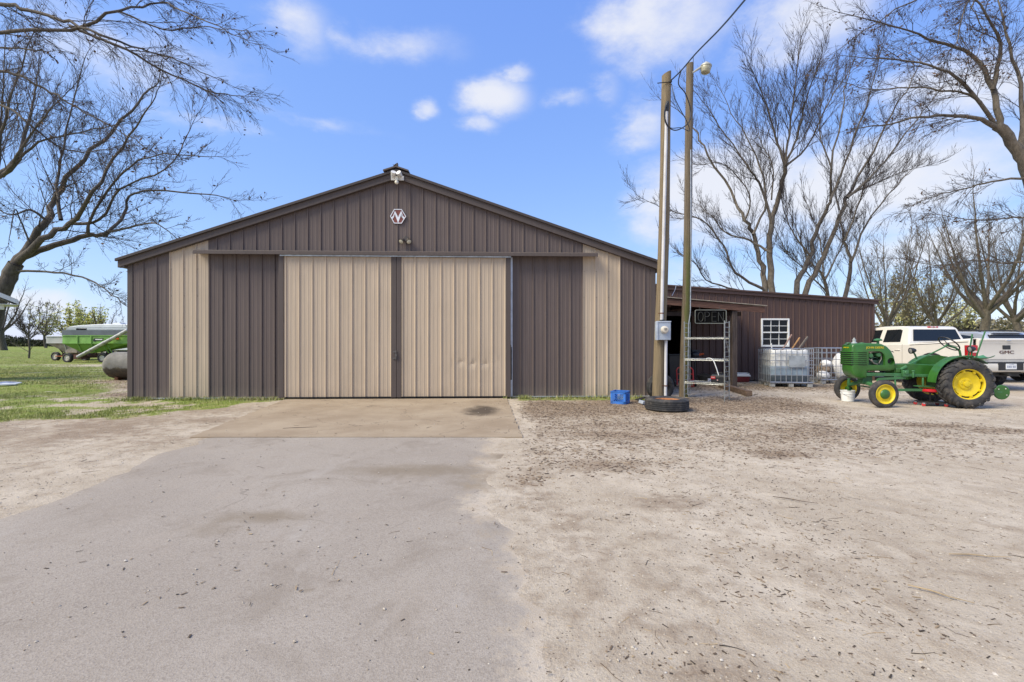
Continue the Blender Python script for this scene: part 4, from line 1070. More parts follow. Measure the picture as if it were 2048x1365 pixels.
mb = MB(); mb.tube([TW(.13, .3, .78), TW(.16, .30, 1.10), TW(.13, .28, 1.32)], [.016, .016, .02], 8); mb.build('white_pipe', WHITEP, None, label='thin white pipe standing up out of the liquid-filled tote below the window', cat='pipe')
BAG = M('white_bag_film', (.74, .74, .75), .4, var=.06, bump=.6, bs=14)
def blob(name, c, s, seed, mat, label, cat, amp=.22, fr=5.):
    bm = bmesh.new(); bmesh.ops.create_icosphere(bm, subdivisions=4, radius=1)
    from mathutils import noise as mn
    for v in bm.verts:
        d = v.co.normalized(); k = 1 + amp * (mn.ridged_multi_fractal(d * 1.3 + Vector((seed, seed * .7, 3)), 1.0, 2.2, 4, .8, 1.8) - 1.0) + .5 * amp * mn.noise(d * fr + Vector((seed * 2, 1, 0)))
        v.co = Vector((d.x * s[0], d.y * s[1], d.z * s[2])) * max(.4, k)
    zmin = min(v.co.z for v in bm.verts)
    me = bpy.data.meshes.new(name); bm.to_mesh(me); bm.free(); me.materials.append(mat)
    me.polygons.foreach_set('use_smooth', [True] * len(me.polygons))
    o = mkobj(name, me, None, label=label, cat=cat); o.location = Vector(c) + Vector((0, 0, -zmin)); return o
def TB(x, y, z): return Vector((10.02, 15.22, 0)) + Matrix.Rotation(R(-4), 3, 'Z') @ Vector((x, y, z))
blob('plastic_bag', TB(.92, .5, .10), (.24, .34, .46), 3.3, BAG, 'tall white plastic sack slumped at the back of the caged tote frame', 'bag', .10, 3)
blob('plastic_bag', TB(.25, .35, .10), (.19, .24, .16), 5.1, BAG, 'small white plastic bag low in the caged tote frame', 'bag', .12, 4)
blob('plastic_bag', TB(.5, .62, .46), (.19, .20, .16), 8.7, BAG, 'white plastic bag on the brown rubbish in the tote frame', 'bag', .14, 5)
blob('rubbish_heap', TB(.42, .6, .10), (.26, .28, .30), 2.2, M('rubbish_brown', (.20, .15, .11), .8, var=.6, vs_=14), 'heap of brown cardboard rubbish inside the caged tote frame', 'rubbish', .3, 6)

# ================================================================== TRACTOR
def bool_diff(mb, cutters, bevel=0, seg=3):
    tmp = []
    def mk(m):
        me = bpy.data.meshes.new('tmp'); me.from_pydata(m.v, [], m.f)
        bm = bmesh.new(); bm.from_mesh(me); bmesh.ops.recalc_face_normals(bm, faces=bm.faces); bm.to_mesh(me); bm.free()
        o = bpy.data.objects.new('tmp', me); COL.objects.link(o); tmp.append(o); return o
    A = mk(mb)
    if bevel:
        b = A.modifiers.new('b', 'BEVEL'); b.width = bevel; b.segments = seg; b.limit_method = 'ANGLE'; b.angle_limit = R(60)
    for c in cutters:
        o = mk(c); m = A.modifiers.new('d', 'BOOLEAN'); m.operation = 'DIFFERENCE'; m.object = o; m.solver = 'EXACT'
    dg = bpy.context.evaluated_depsgraph_get(); dg.update()
    me = bpy.data.meshes.new_from_object(A.evaluated_get(dg))
    for o in tmp: bpy.data.objects.remove(o)
    return me
def meshobj(name, me, mat, parent, smooth=30):
    me.materials.clear(); me.materials.append(mat)
    me.polygons.foreach_set('use_smooth', [True] * len(me.polygons)); me.set_sharp_from_angle(angle=R(smooth))
    return mkobj(name, me, parent)
GRN = M('tractor_green', (.032, .125, .018), .38, var=.2, vs_=4, coat=.25, dirt=(.06, .11, .045), ds=3, da=.3)
GRN2 = M('tractor_green_frame', (.045, .15, .055), .42, var=.2, vs_=5, dirt=(.09, .11, .07), ds=4, da=.35)
YEL = M('tractor_yellow', (.70, .52, .012), .42, var=.1, vs_=6, dirt=(.42, .30, .05), ds=7, da=.35)
ENG = M('engine_green', (.022, .06, .038), .5, var=.4, vs_=14)
TYR = M('tractor_rubber', (.038, .037, .038), .8, var=.3, vs_=10, dirt=(.15, .125, .10), ds=5, da=.5)
tr = thing('farm_tractor', 'old green farm tractor with yellow wheels parked beside the totes', 'tractor', (9.47, 10.26, 0), R(-6))
outl = [(-1.70, .60), (-1.74, .578), (-1.85, .565), (-1.94, .595), (-2.0, .655), (-2.03, .75), (-2.03, 1.25), (-2.012, 1.305), (-1.96, 1.335), (-1.72, 1.345), (-1.5, 1.34), (-1.40, 1.322), (-1.31, 1.275), (-1.225, 1.185), (-1.165, 1.06), (-1.135, .92), (-1.13, .765), (-1.24, .738), (-1.70, .738)]
body = MB(); body.prism([(x, -.20, z) for x, z in outl], (0, .40, 0))
c1 = MB(); c1.prism([(x, -.5, z) for x, z in [(-1.69, .868), (-1.355, .868), (-1.355, 1.03), (-1.375, 1.10), (-1.42, 1.15), (-1.48, 1.168), (-1.69, 1.168)]], (0, 1.0, 0))
c2 = MB(); c2.lathe([(.0, 0), (.074, 0), (.074, .2), (.0, .2)], (-1.235, -.32, .95), (0, 1, 0), 28)
meshobj('hood', bool_diff(body, [c1, c2], .045, 3), GRN, tr, 32)
mb = MB(); mb.prism([(-2.036, -.195, .862), (-1.735, -.206, .862), (-1.735, -.206, 1.165), (-2.036, -.195, 1.165)], (0, .404, 0)); mb.build('grille_backing', DARKM, tr, smooth=0)
for i in range(7):
    z_ = .880 + i * .0435
    mb = MB(); mb.prism([(-2.05, -.20, z_), (-1.73, -.22, z_ - .002), (-1.73, -.222, z_ + .020), (-2.05, -.20, z_ + .026)], (0, .42, 0)); mb.build('grille_slat', GRN, tr, smooth=0, bevel=.007)
mb = MB(); mb.b2((-1.66, -.13, .74), (-1.34, .13, .98)); mb.lathe([(.075, -.16), (.09, -.15), (.09, .16), (0, .16)], (-1.54, 0, .95), (0, 1, 0), 16); mb.build('engine_block', ENG, tr, bevel=.012)
for xx, zz, rr in ((-1.62, 1.07, .055), (-1.46, 1.09, .05)):
    mb = MB(); mb.lathe([(0, -.17), (rr * .8, -.17), (rr, -.15), (rr, .02), (rr * .6, .05), (0, .05)], (xx, 0, zz), (0, 1, 0), 16); mb.build('cylinder', GRN2, tr)
mb = MB(); mb.tube([(-1.66, -.15, 1.0), (-1.6, -.16, .95), (-1.55, -.15, .90), (-1.48, -.15, .88)], .015, 6); mb.tube([(-1.42, -.15, 1.12), (-1.40, -.15, 1.0), (-1.45, -.14, .9)], .012, 6); mb.sphere((-1.60, -.15, .965), .026, 10, 8); mb.build('carburettor', M('carb_metal', (.24, .22, .19), .5, .5), tr)
mb = MB(); mb.lathe([(.0, -.125), (.045, -.12), (.06, -.1), (.072, -.1), (.072, -.08), (0, -.08)], (-1.235, 0, .95), (0, 1, 0), 20); mb.build('flywheel', DARKM, tr)
# caps on the hood
mb = MB(); mb.lathe([(.06, 1.335), (.06, 1.35), (.034, 1.365), (.032, 1.41), (.038, 1.41), (.038, 1.425), (.02, 1.43), (.02, 1.46), (0, 1.462)], (-1.87, 0, 0), (0, 0, 1), 16); mb.build('radiator_cap', M('cap_grey', (.45, .48, .47), .4, .3), tr)
for xx in (-1.98, -1.70): mb = MB(); mb.lathe([(.055, 1.335), (.05, 1.352), (0, 1.36)], (xx, .02, 0), (0, 0, 1), 16); mb.build('filler_cap', GRN2, tr)
mb = MB(); mb.lathe([(.028, 1.30), (.026, 1.385), (.03, 1.39), (.078, 1.395), (.082, 1.41), (.06, 1.435), (.02, 1.447), (0, 1.448)], (-1.39, -.02, 0), (0, 0, 1), 20); mb.build('air_cleaner', GRN2, tr)
me = text_mesh('JOHN DEERE', .062, .0015, 1.02); o = meshobj('maker_lettering', me, YEL, tr); o.location = (-1.56, -.2025, 1.245); o.rotation_euler = (R(90), 0, 0)
me = text_mesh('JOHN DEERE', .034, .0015, 1.0); o = meshobj('front_lettering', me, YEL, tr); o.location = (-2.033, 0.0, 1.245); o.rotation_euler = (R(90), 0, R(-90))
mb = MB(); mb.tube([(-1.15, -.05, 1.16), (-1.12, -.06, 1.165), (-1.10, -.06, 1.14)], .009, 6); mb.tube([(-1.14, .03, 1.07), (-1.09, .03, 1.05)], .008, 6); mb.build('control_knob', DARKM, tr)
# frame, clutch housing, axles
for s in (-1, 1):
    mb = MB(); mb.bar((-1.95, s * .17, .66), (-.95, s * .17, .655), .05, .07); mb.bar((-1.0, s * .17, .655), (-.12, s * .19, .63), .05, .06); mb.build('frame_rail', GRN2, tr, bevel=.008)
mb = MB(); mb.prism([(-1.14, -.15, .66), (-.35, -.15, .62), (-.15, -.15, .60), (-.15, -.15, .86), (-.75, -.15, .90), (-1.14, -.15, .885)], (0, .30, 0)); mb.b2((-.36, -.19, .70), (-.20, -.149, .85)); mb.b2((-1.12, -.18, .70), (-1.02, -.149, .80)); mb.build('clutch_housing', GRN, tr, bevel=.02)
mb = MB(); mb.b2((-.30, -.16, .40), (.16, .16, .80)); mb.b2((-.24, -.13, .78), (.12, .13, .88)); mb.build('gearbox', GRN, tr, bevel=.03)
mb = MB(); mb.lathe([(.0, -.52), (.045, -.52), (.06, -.40), (.10, -.16), (.10, .16), (.06, .40), (.045, .52), (0, .52)], (0, 0, .5), (0, 1, 0), 16); mb.build('rear_axle', GRN2, tr)
mb = MB(); mb.bar((-1.66, -.58, .36), (-1.66, -.12, .47), .07, .07); mb.bar((-1.66, -.12, .47), (-1.66, .12, .47), .08, .08); mb.bar((-1.66, .12, .47), (-1.66, .58, .36), .07, .07); mb.b2((-1.75, -.1, .46), (-1.55, .1, .62)); mb.build('front_axle', GRN2, tr, bevel=.01)
for s in (-1, 1):
    mb = MB(); mb.tube([(-1.66, s * .56, .52), (-1.66, s * .56, .22)], .033, 10); mb.build('kingpin', GRN2, tr)
mb = MB(); mb.bar((-1.5, -.19, .56), (-.95, -.19, .60), .03, .05); mb.tube([(-1.52, -.2, .55), (-1.64, -.45, .38)], .014, 6); mb.tube([(-1.52, -.45, .36), (-1.52, .45, .36)], .015, 6); mb.build('drag_link', GRN2, tr)
mb = MB(); mb.b2((-1.02, -.24, .62), (-.90, -.17, .76)); mb.lathe([(0, -.26), (.035, -.26), (.04, -.2), (.04, -.1)], (-.96, 0, .71), (0, 1, 0), 14); mb.tube([(-.80, -.21, .60), (-.80, -.21, .74)], .02, 8); mb.lathe([(.03, .735), (.035, .75), (0, .76)], (-.80, -.21, 0), (0, 0, 1), 10); mb.build('steering_box', GRN2, tr, bevel=.008)
# steering
sw = Vector((.04, -.03, 1.335))
mb = MB(); mb.tube([(-1.02, -.15, .77), (-.90, -.14, .83)], [.03, .045], 10); mb.tube([(-.98, -.14, .80), (-.1, -.05, 1.24), (sw.x - .0, sw.y, sw.z - .01)], .016, 8); mb.build('steering_shaft', GRN2, tr)
ax = Vector((.62, .0, .62)).normalized(); up = Vector((-.7, 0, .7)); sd_ = Vector((0, 1, 0))
mb = MB(); ring = [sw + .205 * (math.cos(a) * up + math.sin(a) * sd_) for a in [2 * PI * k / 36 for k in range(36)]]
mb.tube(ring, .0125, 8, closed=True)
for a in (0, 2.09, 4.19): mb.tube([sw - ax * .03, sw + .2 * (math.cos(a) * up + math.sin(a) * sd_)], .007, 6)
mb.sphere(sw - ax * .03, .03, 10, 8); mb.build('steering_wheel', BLACKP, tr)
mb = MB(); mb.tube([(.27, -.03, .86), (.27, -.03, 1.08), (.25, -.03, 1.18), (.17, -.03, 1.245), (-.02, -.03, 1.30)], .022, 8); mb.tube([(.27, -.03, 1.05), (.50, -.06, 1.06)], .018, 8); mb.b2((.22, -.06, 1.02), (.32, 0, 1.07)); mb.build('steering_column', GRN2, tr)
# levers, seat, lights
for a_, b_ in (((.48, -.12, .96), (.70, -.10, 1.60)), ((.45, .02, .96), (.56, .04, 1.54))): mb = MB(); mb.bar(a_, b_, .03, .014, (0, 1, 0)); mb.build('lever', GRN2, tr, bevel=.003)
mb = MB()
rings = []
for f in np.linspace(0, 1, 9):
    x_ = .40 + .46 * f; w = .14 + .08 * math.sin(PI * min(1, f * 1.1)); rings.append([(x_, w * math.sin(a), .985 + .05 * abs(math.sin(a)) ** 2 + .05 * f ** 3 - (.0 if q == 0 else .012)) for q, a in [(0, t_) for t_ in np.linspace(-PI / 2, PI / 2, 9)] + [(1, t_) for t_ in np.linspace(PI / 2, -PI / 2, 9)]])
mb.loft(rings); mb.build('seat', M('seat_green', (.06, .21, .10), .4), tr, smooth=50)
mb = MB(); mb.bar((.12, 0, .80), (.40, 0, .84), .05, .02); mb.bar((.40, 0, .84), (.60, 0, .98), .05, .02); mb.build('seat_spring', GRN2, tr)
for (c_, st) in (((-.62, .10, 1.175), [(-.5, .12, .99), (-.55, .11, 1.1), (-.60, .10, 1.15)]), ((.42, -.10, 1.215), [(.30, -.06, 1.06), (.44, -.09, 1.07), (.44, -.10, 1.18)])):
    mb = MB(); dv = Vector((-1, .05, -.1)).normalized()
    mb.lathe([(0, -.085), (.03, -.08), (.055, -.04), (.066, .0), (.068, .03), (.06, .03)], c_, dv, 20); lmp = mb.build('headlight', BLACKP, tr)
    mb = MB(); mb.lathe([(.06, .018), (.04, .026), (0, .03)], c_, dv, 20); mb.build('lens', M('headlight_lens', (.30, .29, .27), .12, coat=.3), lmp)
    mb = MB(); mb.tube(st, .017, 7); mb.build('headlight_bracket', GRN2, tr)
# fenders
for s, yc in ((-1, -.34), (1, .34)):
    rings = []
    for k in range(19):
        a = R(178 - k * 7.4); rr = .575 + (.02 if k > 14 else 0)
        cx0, cz0 = rr * math.cos(a), .5 + rr * math.sin(a)
        w0, w1 = (yc - s * .06, yc + s * .17)
        rings.append([(cx0, w0, cz0), (cx0, w1, cz0), (cx0 * .985, w1, .5 + (cz0 - .5) * .985 - .0), (cx0 * .985, w0, .5 + (cz0 - .5) * .985)])
    mb = MB(); mb.loft(rings)
    mb.prism([(rr_ * math.cos(R(a)), yc - s * .06, .5 + rr_ * math.sin(R(a))) for rr_, a in [(.57, 178 - k * 7.4) for k in range(19)]] + [(.25, yc - s * .06, .72), (-.30, yc - s * .06, .62)], (0, -s * .008, 0))
    mb.build('fender', GRN, tr, smooth=40)
# wheels
def rear_wheel(name_y, s):
    R_, w = .492, .25
    wh = MB(); wh.lathe([(.315, -.10), (.33, -.115), (.39, -.128), (.45, -.118), (.478, -.10), (.485, -.05), (.487, 0), (.485, .05), (.478, .10), (.45, .118), (.39, .128), (.33, .115), (.315, .10)], (0, name_y, .5), (0, 1, 0), 56)
    o = wh.build('rear_tyre', TYR, tr, smooth=50)
    m = MB(); n = 19
    for sd2 in (-1, 1):
        for k in range(n):
            a0 = 2 * PI * (k + (.5 if sd2 > 0 else 0)) / n
            def pt(a, y, r): return Vector((r * math.cos(a), name_y + y, .5 + r * math.sin(a)))
            pts = [pt(a0 + .16, sd2 * -.004, R_ - .002), pt(a0 + .05, sd2 * .06, R_ - .002), pt(a0 - .10, sd2 * .118, R_ - .014), pt(a0 - .17, sd2 * .131, R_ - .06)]
            for p, q in zip(pts, pts[1:]):
                mid = (p + q) / 2; upv = Vector((mid.x, 0, mid.z - .5)).normalized()
                if q is pts[3]: upv = (upv * .3 + Vector((0, sd2, 0))).normalized()
                m.bar(p, q, .036, .034, upv)
    m.build('tread_lugs', TYR, o, smooth=0, bevel=.004)
    m = MB(); m.lathe([(.318, -s * .098), (.332, -s * .112), (.328, -s * .118), (.30, -s * .10), (.292, -s * .04), (.292, s * .08), (.318, s * .10)], (0, name_y, .5), (0, 1, 0), 48); rim = m.build('rear_rim', YEL, tr)
    m = MB(); f = -s      # outward direction along y
    f = 1 if s > 0 else -1
    m.lathe([(.262, f * .040), (.255, f * .052), (.20, f * .036), (.16, f * .012), (.13, f * .006), (.115, f * .03), (.06, f * .034), (.055, f * .06), (.03, f * .065), (0, f * .066)], (0, name_y, .5), (0, 1, 0), 48); m.lathe([(.262, f * .040), (.262, -f * .02), (0, -f * .02)], (0, name_y, .5), (0, 1, 0), 48); m.build('wheel_disc', YEL, tr)
    m = MB()
    for k in range(8):
        a = 2 * PI * (k + .35) / 8; ca, sa = math.cos(a), math.sin(a)
        rot = Matrix.Rotation(-a, 3, 'Y')
        m.box((.272 * ca, name_y + f * .052, .5 + .272 * sa), (.06, .03, .055), rot); m.lathe([(.014, 0), (.014, f * .02), (0, f * .02)], (.262 * ca, name_y + f * .066, .5 + .262 * sa), (0, 1, 0), 6)
    for k in range(6):
        a = 2 * PI * k / 6; m.lathe([(.012, 0), (.012, f * .014), (0, f * .014)], (.09 * math.cos(a), name_y + f * .032, .5 + .09 * math.sin(a)), (0, 1, 0), 6)
    m.build('rim_clamp', YEL, tr, smooth=25)
    m = MB(); m.lathe([(.29, f * .02), (.26, f * .02)], (0, name_y, .5), (0, 1, 0), 40); m.build('rim_gap', DARKM, tr)
rear_wheel(-.49, -1); rear_wheel(.49, 1)
def front_wheel(y0, s, steer):
    r_, w = .288, .125; e = thing('tmp', '', '', (0, 0, 0))
    rot = Matrix.Rotation(steer, 3, 'Z'); axis = rot @ Vector((0, 1, 0)); c_ = Vector((-1.66, y0, r_ - .004)); f = s
    m = MB(); pr = [(.195, -.05), (.205, -.058), (.235, -.064), (.265, -.058), (.278, -.046)]
    for k in range(4): x0 = -.04 + .0205 * k; pr += [(.287, x0), (.288, x0 + .014), (.281, x0 + .016), (.281, x0 + .019)]
    pr += [(.287, .042), (.278, .046), (.265, .058), (.235, .064), (.205, .058), (.195, .05)]
    m.lathe(pr, c_, axis, 44); m.build('front_tyre', TYR, tr, smooth=40)
    m = MB(); m.lathe([(.197, f * .05), (.205, f * .057), (.198, f * .062), (.180, f * .05), (.172, f * .03), (.150, f * .022), (.12, f * .034), (.10, f * .04)], c_, axis, 40); m.lathe([(.197, -f * .05), (.19, -f * .045), (.17, f * .0), (.06, f * .02), (.0, f * .02)], c_, axis, 40); m.build('front_rim', YEL, tr)
    m = MB(); m.lathe([(.104, f * .036), (.102, f * .048), (.085, f * .066), (.05, f * .078), (0, f * .082)], c_, axis, 32); m.lathe([(.045, -f * .12), (.045, f * .02)], c_, axis, 14); m.build('hub_cap', GRN, tr)
    bpy.data.objects.remove(e)
front_wheel(-.63, -1, R(6)); front_wheel(.63, 1, R(6))
# drawbar, belly bars and the round pulley disc at the rear
mb = MB(); mb.bar((-1.2, -.22, .33), (-.55, -.24, .34), .02, .055); mb.bar((-.55, -.24, .34), (.10, -.24, .32), .02, .05); mb.bar((-.75, -.20, .42), (.1, -.20, .40), .14, .02); mb.tube([(-.6, -.2, .42), (-.6, -.2, .60)], .02, 6); mb.tube([(-1.15, -.21, .33), (-1.15, -.18, .63)], .018, 6); mb.build('mower_bar', GRN2, tr, bevel=.004)
mb = MB(); mb.bar((.1, -.08, .36), (1.0, -.12, .30), .05, .03); mb.build('drawbar', GRN2, tr)
mb = MB(); mb.lathe([(0, -.022), (.03, -.022), (.145, -.02), (.154, -.012), (.154, .012), (.145, .02), (0, .02)], (1.00, -.12, .295), (0, 1, 0), 36); mb.build('pulley_disc', GRN, tr)
mb = MB()
for a in (.9, -.6, 2.4): mb.lathe([(.012, -.022), (.012, -.028), (0, -.03)], (1.0 + .10 * math.cos(a), -.12, .295 + .10 * math.sin(a)), (0, 1, 0), 10)
mb.build('bolt', M('bolt_cream', (.6, .58, .5), .5), tr)

# bucket before the far front wheel
q = G(1704, 804)
bk = thing('white_bucket', 'small white plastic bucket standing before the front tractor wheel', 'bucket', (q.x, q.y + .14, 0))
mb = MB(); mb.lathe([(0, .004), (.115, .004), (.12, 0), (.142, .235), (.149, .236), (.149, .25), (.138, .25), (.117, .012), (0, .012)], (0, 0, 0), (0, 0, 1), 32); mb.lathe([(.138, .17), (.145, .172), (.145, .185), (.139, .187)], (0, 0, 0), (0, 0, 1), 32); mb.build('pail', WHITEP, bk)
mb = MB(); mb.tube([(.147, 0, .21), (.13, -.06, .15), (.06, -.14, .10), (-.06, -.145, .11), (-.13, -.06, .16), (-.147, 0, .21)], .004, 5); mb.build('handle', GALV, bk)
# rolling mechanic's stool
q = G(1860, 812)
ms = thing('rolling_stool', 'low rolling mechanic stool with red seat beside the big tractor wheel', 'stool', (q.x, q.y, 0), R(-12))
mb = MB(); mb.lathe([(0, .30), (.15, .30), (.17, .315), (.17, .345), (.15, .362), (0, .366)], (0, .0, .0), (0, 0, 1), 28); mb.build('seat', M('red_vinyl', (.50, .012, .02), .35, coat=.3), ms)
mb = MB(); mb.tube([(0, 0, .30), (.10, .02, .26), (.15, .03, .2), (.13, .03, .11), (.08, .02, .09)], .02, 8); mb.tube([(0, 0, .30), (.02, .02, .1)], .018, 8)
mb.bar((-.2, -.13, .085), (.24, -.13, .085), .035, .02); mb.bar((-.2, .15, .085), (.24, .15, .085), .035, .02); mb.bar((-.15, -.13, .087), (-.15, .15, .087), .035, .018); mb.bar((.2, -.13, .087), (.2, .15, .087), .035, .018); mb.b2((-.12, -.10, .075), (.18, .12, .09)); mb.build('frame', BLACKP, ms)
for x_ in (-.19, .22):
    for y_ in (-.13, .15):
        mb = MB(); mb.lathe([(0, -.014), (.028, -.014), (.034, -.008), (.034, .008), (.028, .014), (0, .014)], (x_, y_, .034), (.4, 1, 0), 16); mb.build('caster', M('caster_red', (.45, .03, .03), .4), ms)
        mb = MB(); mb.box((x_, y_, .066), (.03, .04, .025)); mb.build('caster_fork', GALV, ms)

# ================================================================== PICKUP TRUCK
PW = M('pearl_white_paint', (.72, .685, .62), .22, var=.02, coat=.7)
CG = NT('car_glass').set(Base_Color=(.010, .013, .016), Roughness=.04)
CHROME = M('chrome', (.62, .62, .62), .12, 1.0, var=.03)
tk = thing('pickup_truck', 'white crew cab pickup truck parked behind the green tractor', 'pickup truck', (13.71, 13.05, 0), R(2.0))
HWt = .985
def arch(yc, r, z0=.52, n=14, zc=.47):
    a0 = math.asin((z0 - zc) / r)
    return [(yc + r * math.cos(PI - a0 - (PI - 2 * a0) * k / n), zc + r * math.sin(PI - a0 - (PI - 2 * a0) * k / n)) for k in range(n + 1)]
YR, YF = 1.18, 4.82
lower = [(.03, .66), (.20, .56)] + arch(YR, .50) + [(2.0, .46), (4.0, .46)] + arch(YF, .50) + [(5.62, .52), (5.78, .62), (5.80, .98), (5.70, 1.08), (5.2, 1.17), (4.45, 1.24), (4.25, 1.27), (2.02, 1.30), (1.96, 1.31), (1.2, 1.345), (.35, 1.425), (.03, 1.455)]
for s in (-1, 1):
    mb = MB(); mb.prism([(s * HWt, a, b) for a, b in lower], (-s * .10, 0, 0)); mb.build('side_panel', PW, tk, smooth=30, bevel=.035, seg=3)
mb = MB(); mb.b2((-HWt + .09, .10, .55), (HWt - .09, 1.94, .72)); mb.b2((-HWt + .09, 2.0, .42), (HWt - .09, 4.3, 1.26)); mb.b2((-HWt + .09, 1.94, .6), (HWt - .09, 2.01, 1.28)); mb.prism([(-HWt + .1, 4.3, .5), (-HWt + .1, 5.7, .5), (-HWt + .1, 5.76, .95), (-HWt + .1, 5.6, 1.09), (-HWt + .1, 4.3, 1.26)], (2 * HWt - .2, 0, 0)); mb.build('chassis_body', PW, tk, smooth=0)
# tonneau lid seam and bed cover
mb = MB(); mb.prism([(-HWt + .06, .04, 1.44), (-HWt + .06, 1.95, 1.305), (-HWt + .06, 1.95, 1.325), (-HWt + .06, .04, 1.465)], (2 * HWt - .12, 0, 0)); mb.build('bed_cover', PW, tk, bevel=.01)
for s in (-1, 1):
    mb = MB(); mb.prism([(s * (HWt + .001), .10, 1.355), (s * (HWt + .001), 1.94, 1.255), (s * (HWt + .001), 1.94, 1.27), (s * (HWt + .001), .10, 1.37)], (s * .003, 0, 0)); mb.build('body_seam', DARKM, tk, smooth=0)
    mb = MB(); a_ = arch(YR, .50); a2 = arch(YR, .57); mb.prism([(s * (HWt - .005), y, z) for y, z in a_] + [(s * (HWt - .005), y, z) for y, z in a2[::-1]], (s * .03, 0, 0)); a_ = arch(YF, .50); a2 = arch(YF, .57); mb.prism([(s * (HWt - .005), y, z) for y, z in a_] + [(s * (HWt - .005), y, z) for y, z in a2[::-1]], (s * .03, 0, 0)); mb.build('wheel_arch_trim', BLACKP, tk, bevel=.008)
    for yy in (YR, YF):
        mb = MB(); mb.lathe(tyre_prof(.40, .24, .27, 4), (s * (HWt - .155), yy, .398), (1, 0, 0), 40); ty_ = mb.build('tyre', BLACKR, tk, smooth=30)
        mb = MB(); mb.lathe([(.245, s * .09), (.23, s * .10), (.21, s * .05), (.08, s * .06), (.06, s * .09), (0, s * .09)], (s * (HWt - .155), yy, .398), (1, 0, 0), 30); mb.build('rim', CHROME, ty_)
# greenhouse
cabs = [(1.99, 1.29, HWt - .02), (2.03, 1.42, HWt - .045), (2.18, 1.80, .79), (2.32, 1.865, .72)]
rings = []
prof_l = [(1.99, 1.28), (2.15, 1.80), (2.24, 1.858), (2.5, 1.882), (3.2, 1.885), (3.55, 1.86), (3.75, 1.80), (4.42, 1.26)]
def cabw(z): return (HWt - .015) - max(0, z - 1.28) * .36
rings = [[(-cabw(z), y, z) for y, z in prof_l], [(-cabw(z) + .0, y, z) for y, z in prof_l]]
mb = MB(); nP = len(prof_l)
vL = [(-cabw(z), y, z) for y, z in prof_l]; vR = [(cabw(z), y, z) for y, z in prof_l]
mb.add(vL + vR, [tuple(range(nP))[::-1], tuple(range(nP, 2 * nP))] + [(i, i + 1, nP + i + 1, nP + i) for i in range(nP - 1)] + [(nP - 1, 0, nP, 2 * nP - 1)])
mb.build('cab_roof', PW, tk, smooth=40, bevel=.035, seg=3)
def side_win(pts, s, name='side_window'):
    mb = MB(); mb.prism([(s * (cabw(z) + .002), y, z) for y, z in pts], (s * .006, 0, 0)); return mb.build(name, CG, tk, smooth=0)
for s in (-1, 1):
    side_win([(2.34, 1.36), (3.02, 1.35), (3.02, 1.765), (2.48, 1.775), (2.40, 1.74)], s)
    side_win([(3.20, 1.345), (4.02, 1.34), (4.05, 1.38), (3.68, 1.73), (3.56, 1.765), (3.20, 1.77)], s)
    mb = MB(); mb.b2((s * HWt, 2.30, 1.085), (s * (HWt + .022), 2.50, 1.11)); mb.b2((s * HWt, 3.25, 1.085), (s * (HWt + .022), 3.45, 1.11)); mb.build('door_handle', PW, tk, bevel=.008)
    for yy in (2.22, 3.12):
        mb = MB(); mb.b2((s * (HWt - .01), yy, .50), (s * (HWt + .001), yy + .008, 1.28)); mb.build('door_gap', DARKM, tk, smooth=0)
    mb = MB(); mb.b2((s * (HWt + .02), 4.05, 1.25), (s * (HWt + .22), 4.15, 1.46)); mb.build('wing_mirror', BLACKP, tk, bevel=.03)
def backpt(x, f): y = 1.99 + (2.15 - 1.99) * f; z = 1.28 + .52 * f; return Vector((x, y - .006, z))
mb = MB(); mb.prism([backpt(-.80, .22), backpt(.80, .22), backpt(.70, .93), backpt(-.70, .93)], (0, -.006, .002)); mb.build('rear_window', CG, tk, smooth=0)
TL = M('tail_light_red', (.42, .008, .012), .12, var=.25, vs_=8, coat=.6)
mb = MB(); mb.b2((-.17, 2.165, 1.822), (.17, 2.20, 1.862)); tb_ = mb.build('third_brake_light', TL, tk, bevel=.006)
mb = MB(); mb.b2((-.085, 2.16, 1.83), (.0, 2.168, 1.856)); mb.b2((.04, 2.16, 1.83), (.10, 2.168, 1.856)); mb.build('cargo_lamp', M('cargo_lamp_clear', (.75, .65, .65), .2), tb_)
# tail
mb = MB(); mb.prism([(-.80, .0, .80), (-.80, -.018, 1.0), (-.80, -.012, 1.35), (-.80, -.05, 1.42), (-.80, -.04, 1.455), (-.80, .06, 1.47), (-.80, .08, .80)], (1.6, 0, 0)); tg = mb.build('tailgate', PW, tk, bevel=.012)
mb = MB(); mb.b2((-.79, -.020, 1.31), (.79, -.010, 1.318)); mb.b2((-.79, -.022, .885), (.79, -.010, .893)); mb.build('tailgate_crease', M('crease_shadow_paint', (.45, .42, .38), .4), tg, smooth=0)
mb = MB(); mb.b2((-.115, -.026, 1.155), (.115, -.010, 1.27)); hd_ = mb.build('tailgate_handle', BLACKP, tg, bevel=.01)
mb = MB(); mb.b2((-.04, -.06, 1.385), (.10, -.04, 1.41)); mb.build('camera_pod', CHROME, tg, bevel=.008)
me = text_mesh('GMC', .155, .006, 1.0); o = meshobj('maker_lettering', me, M('logo_dark_red', (.10, .05, .04), .35), tg); o.location = (0.0, -.024, 1.075); o.rotation_euler = (R(90), 0, 0); o.scale = (1.25, .78, 1)
mb = MB(); mb.b2((-.75, -.022, .858), (-.52, -.008, .872)); mb.build('model_badge', CHROME, tg)
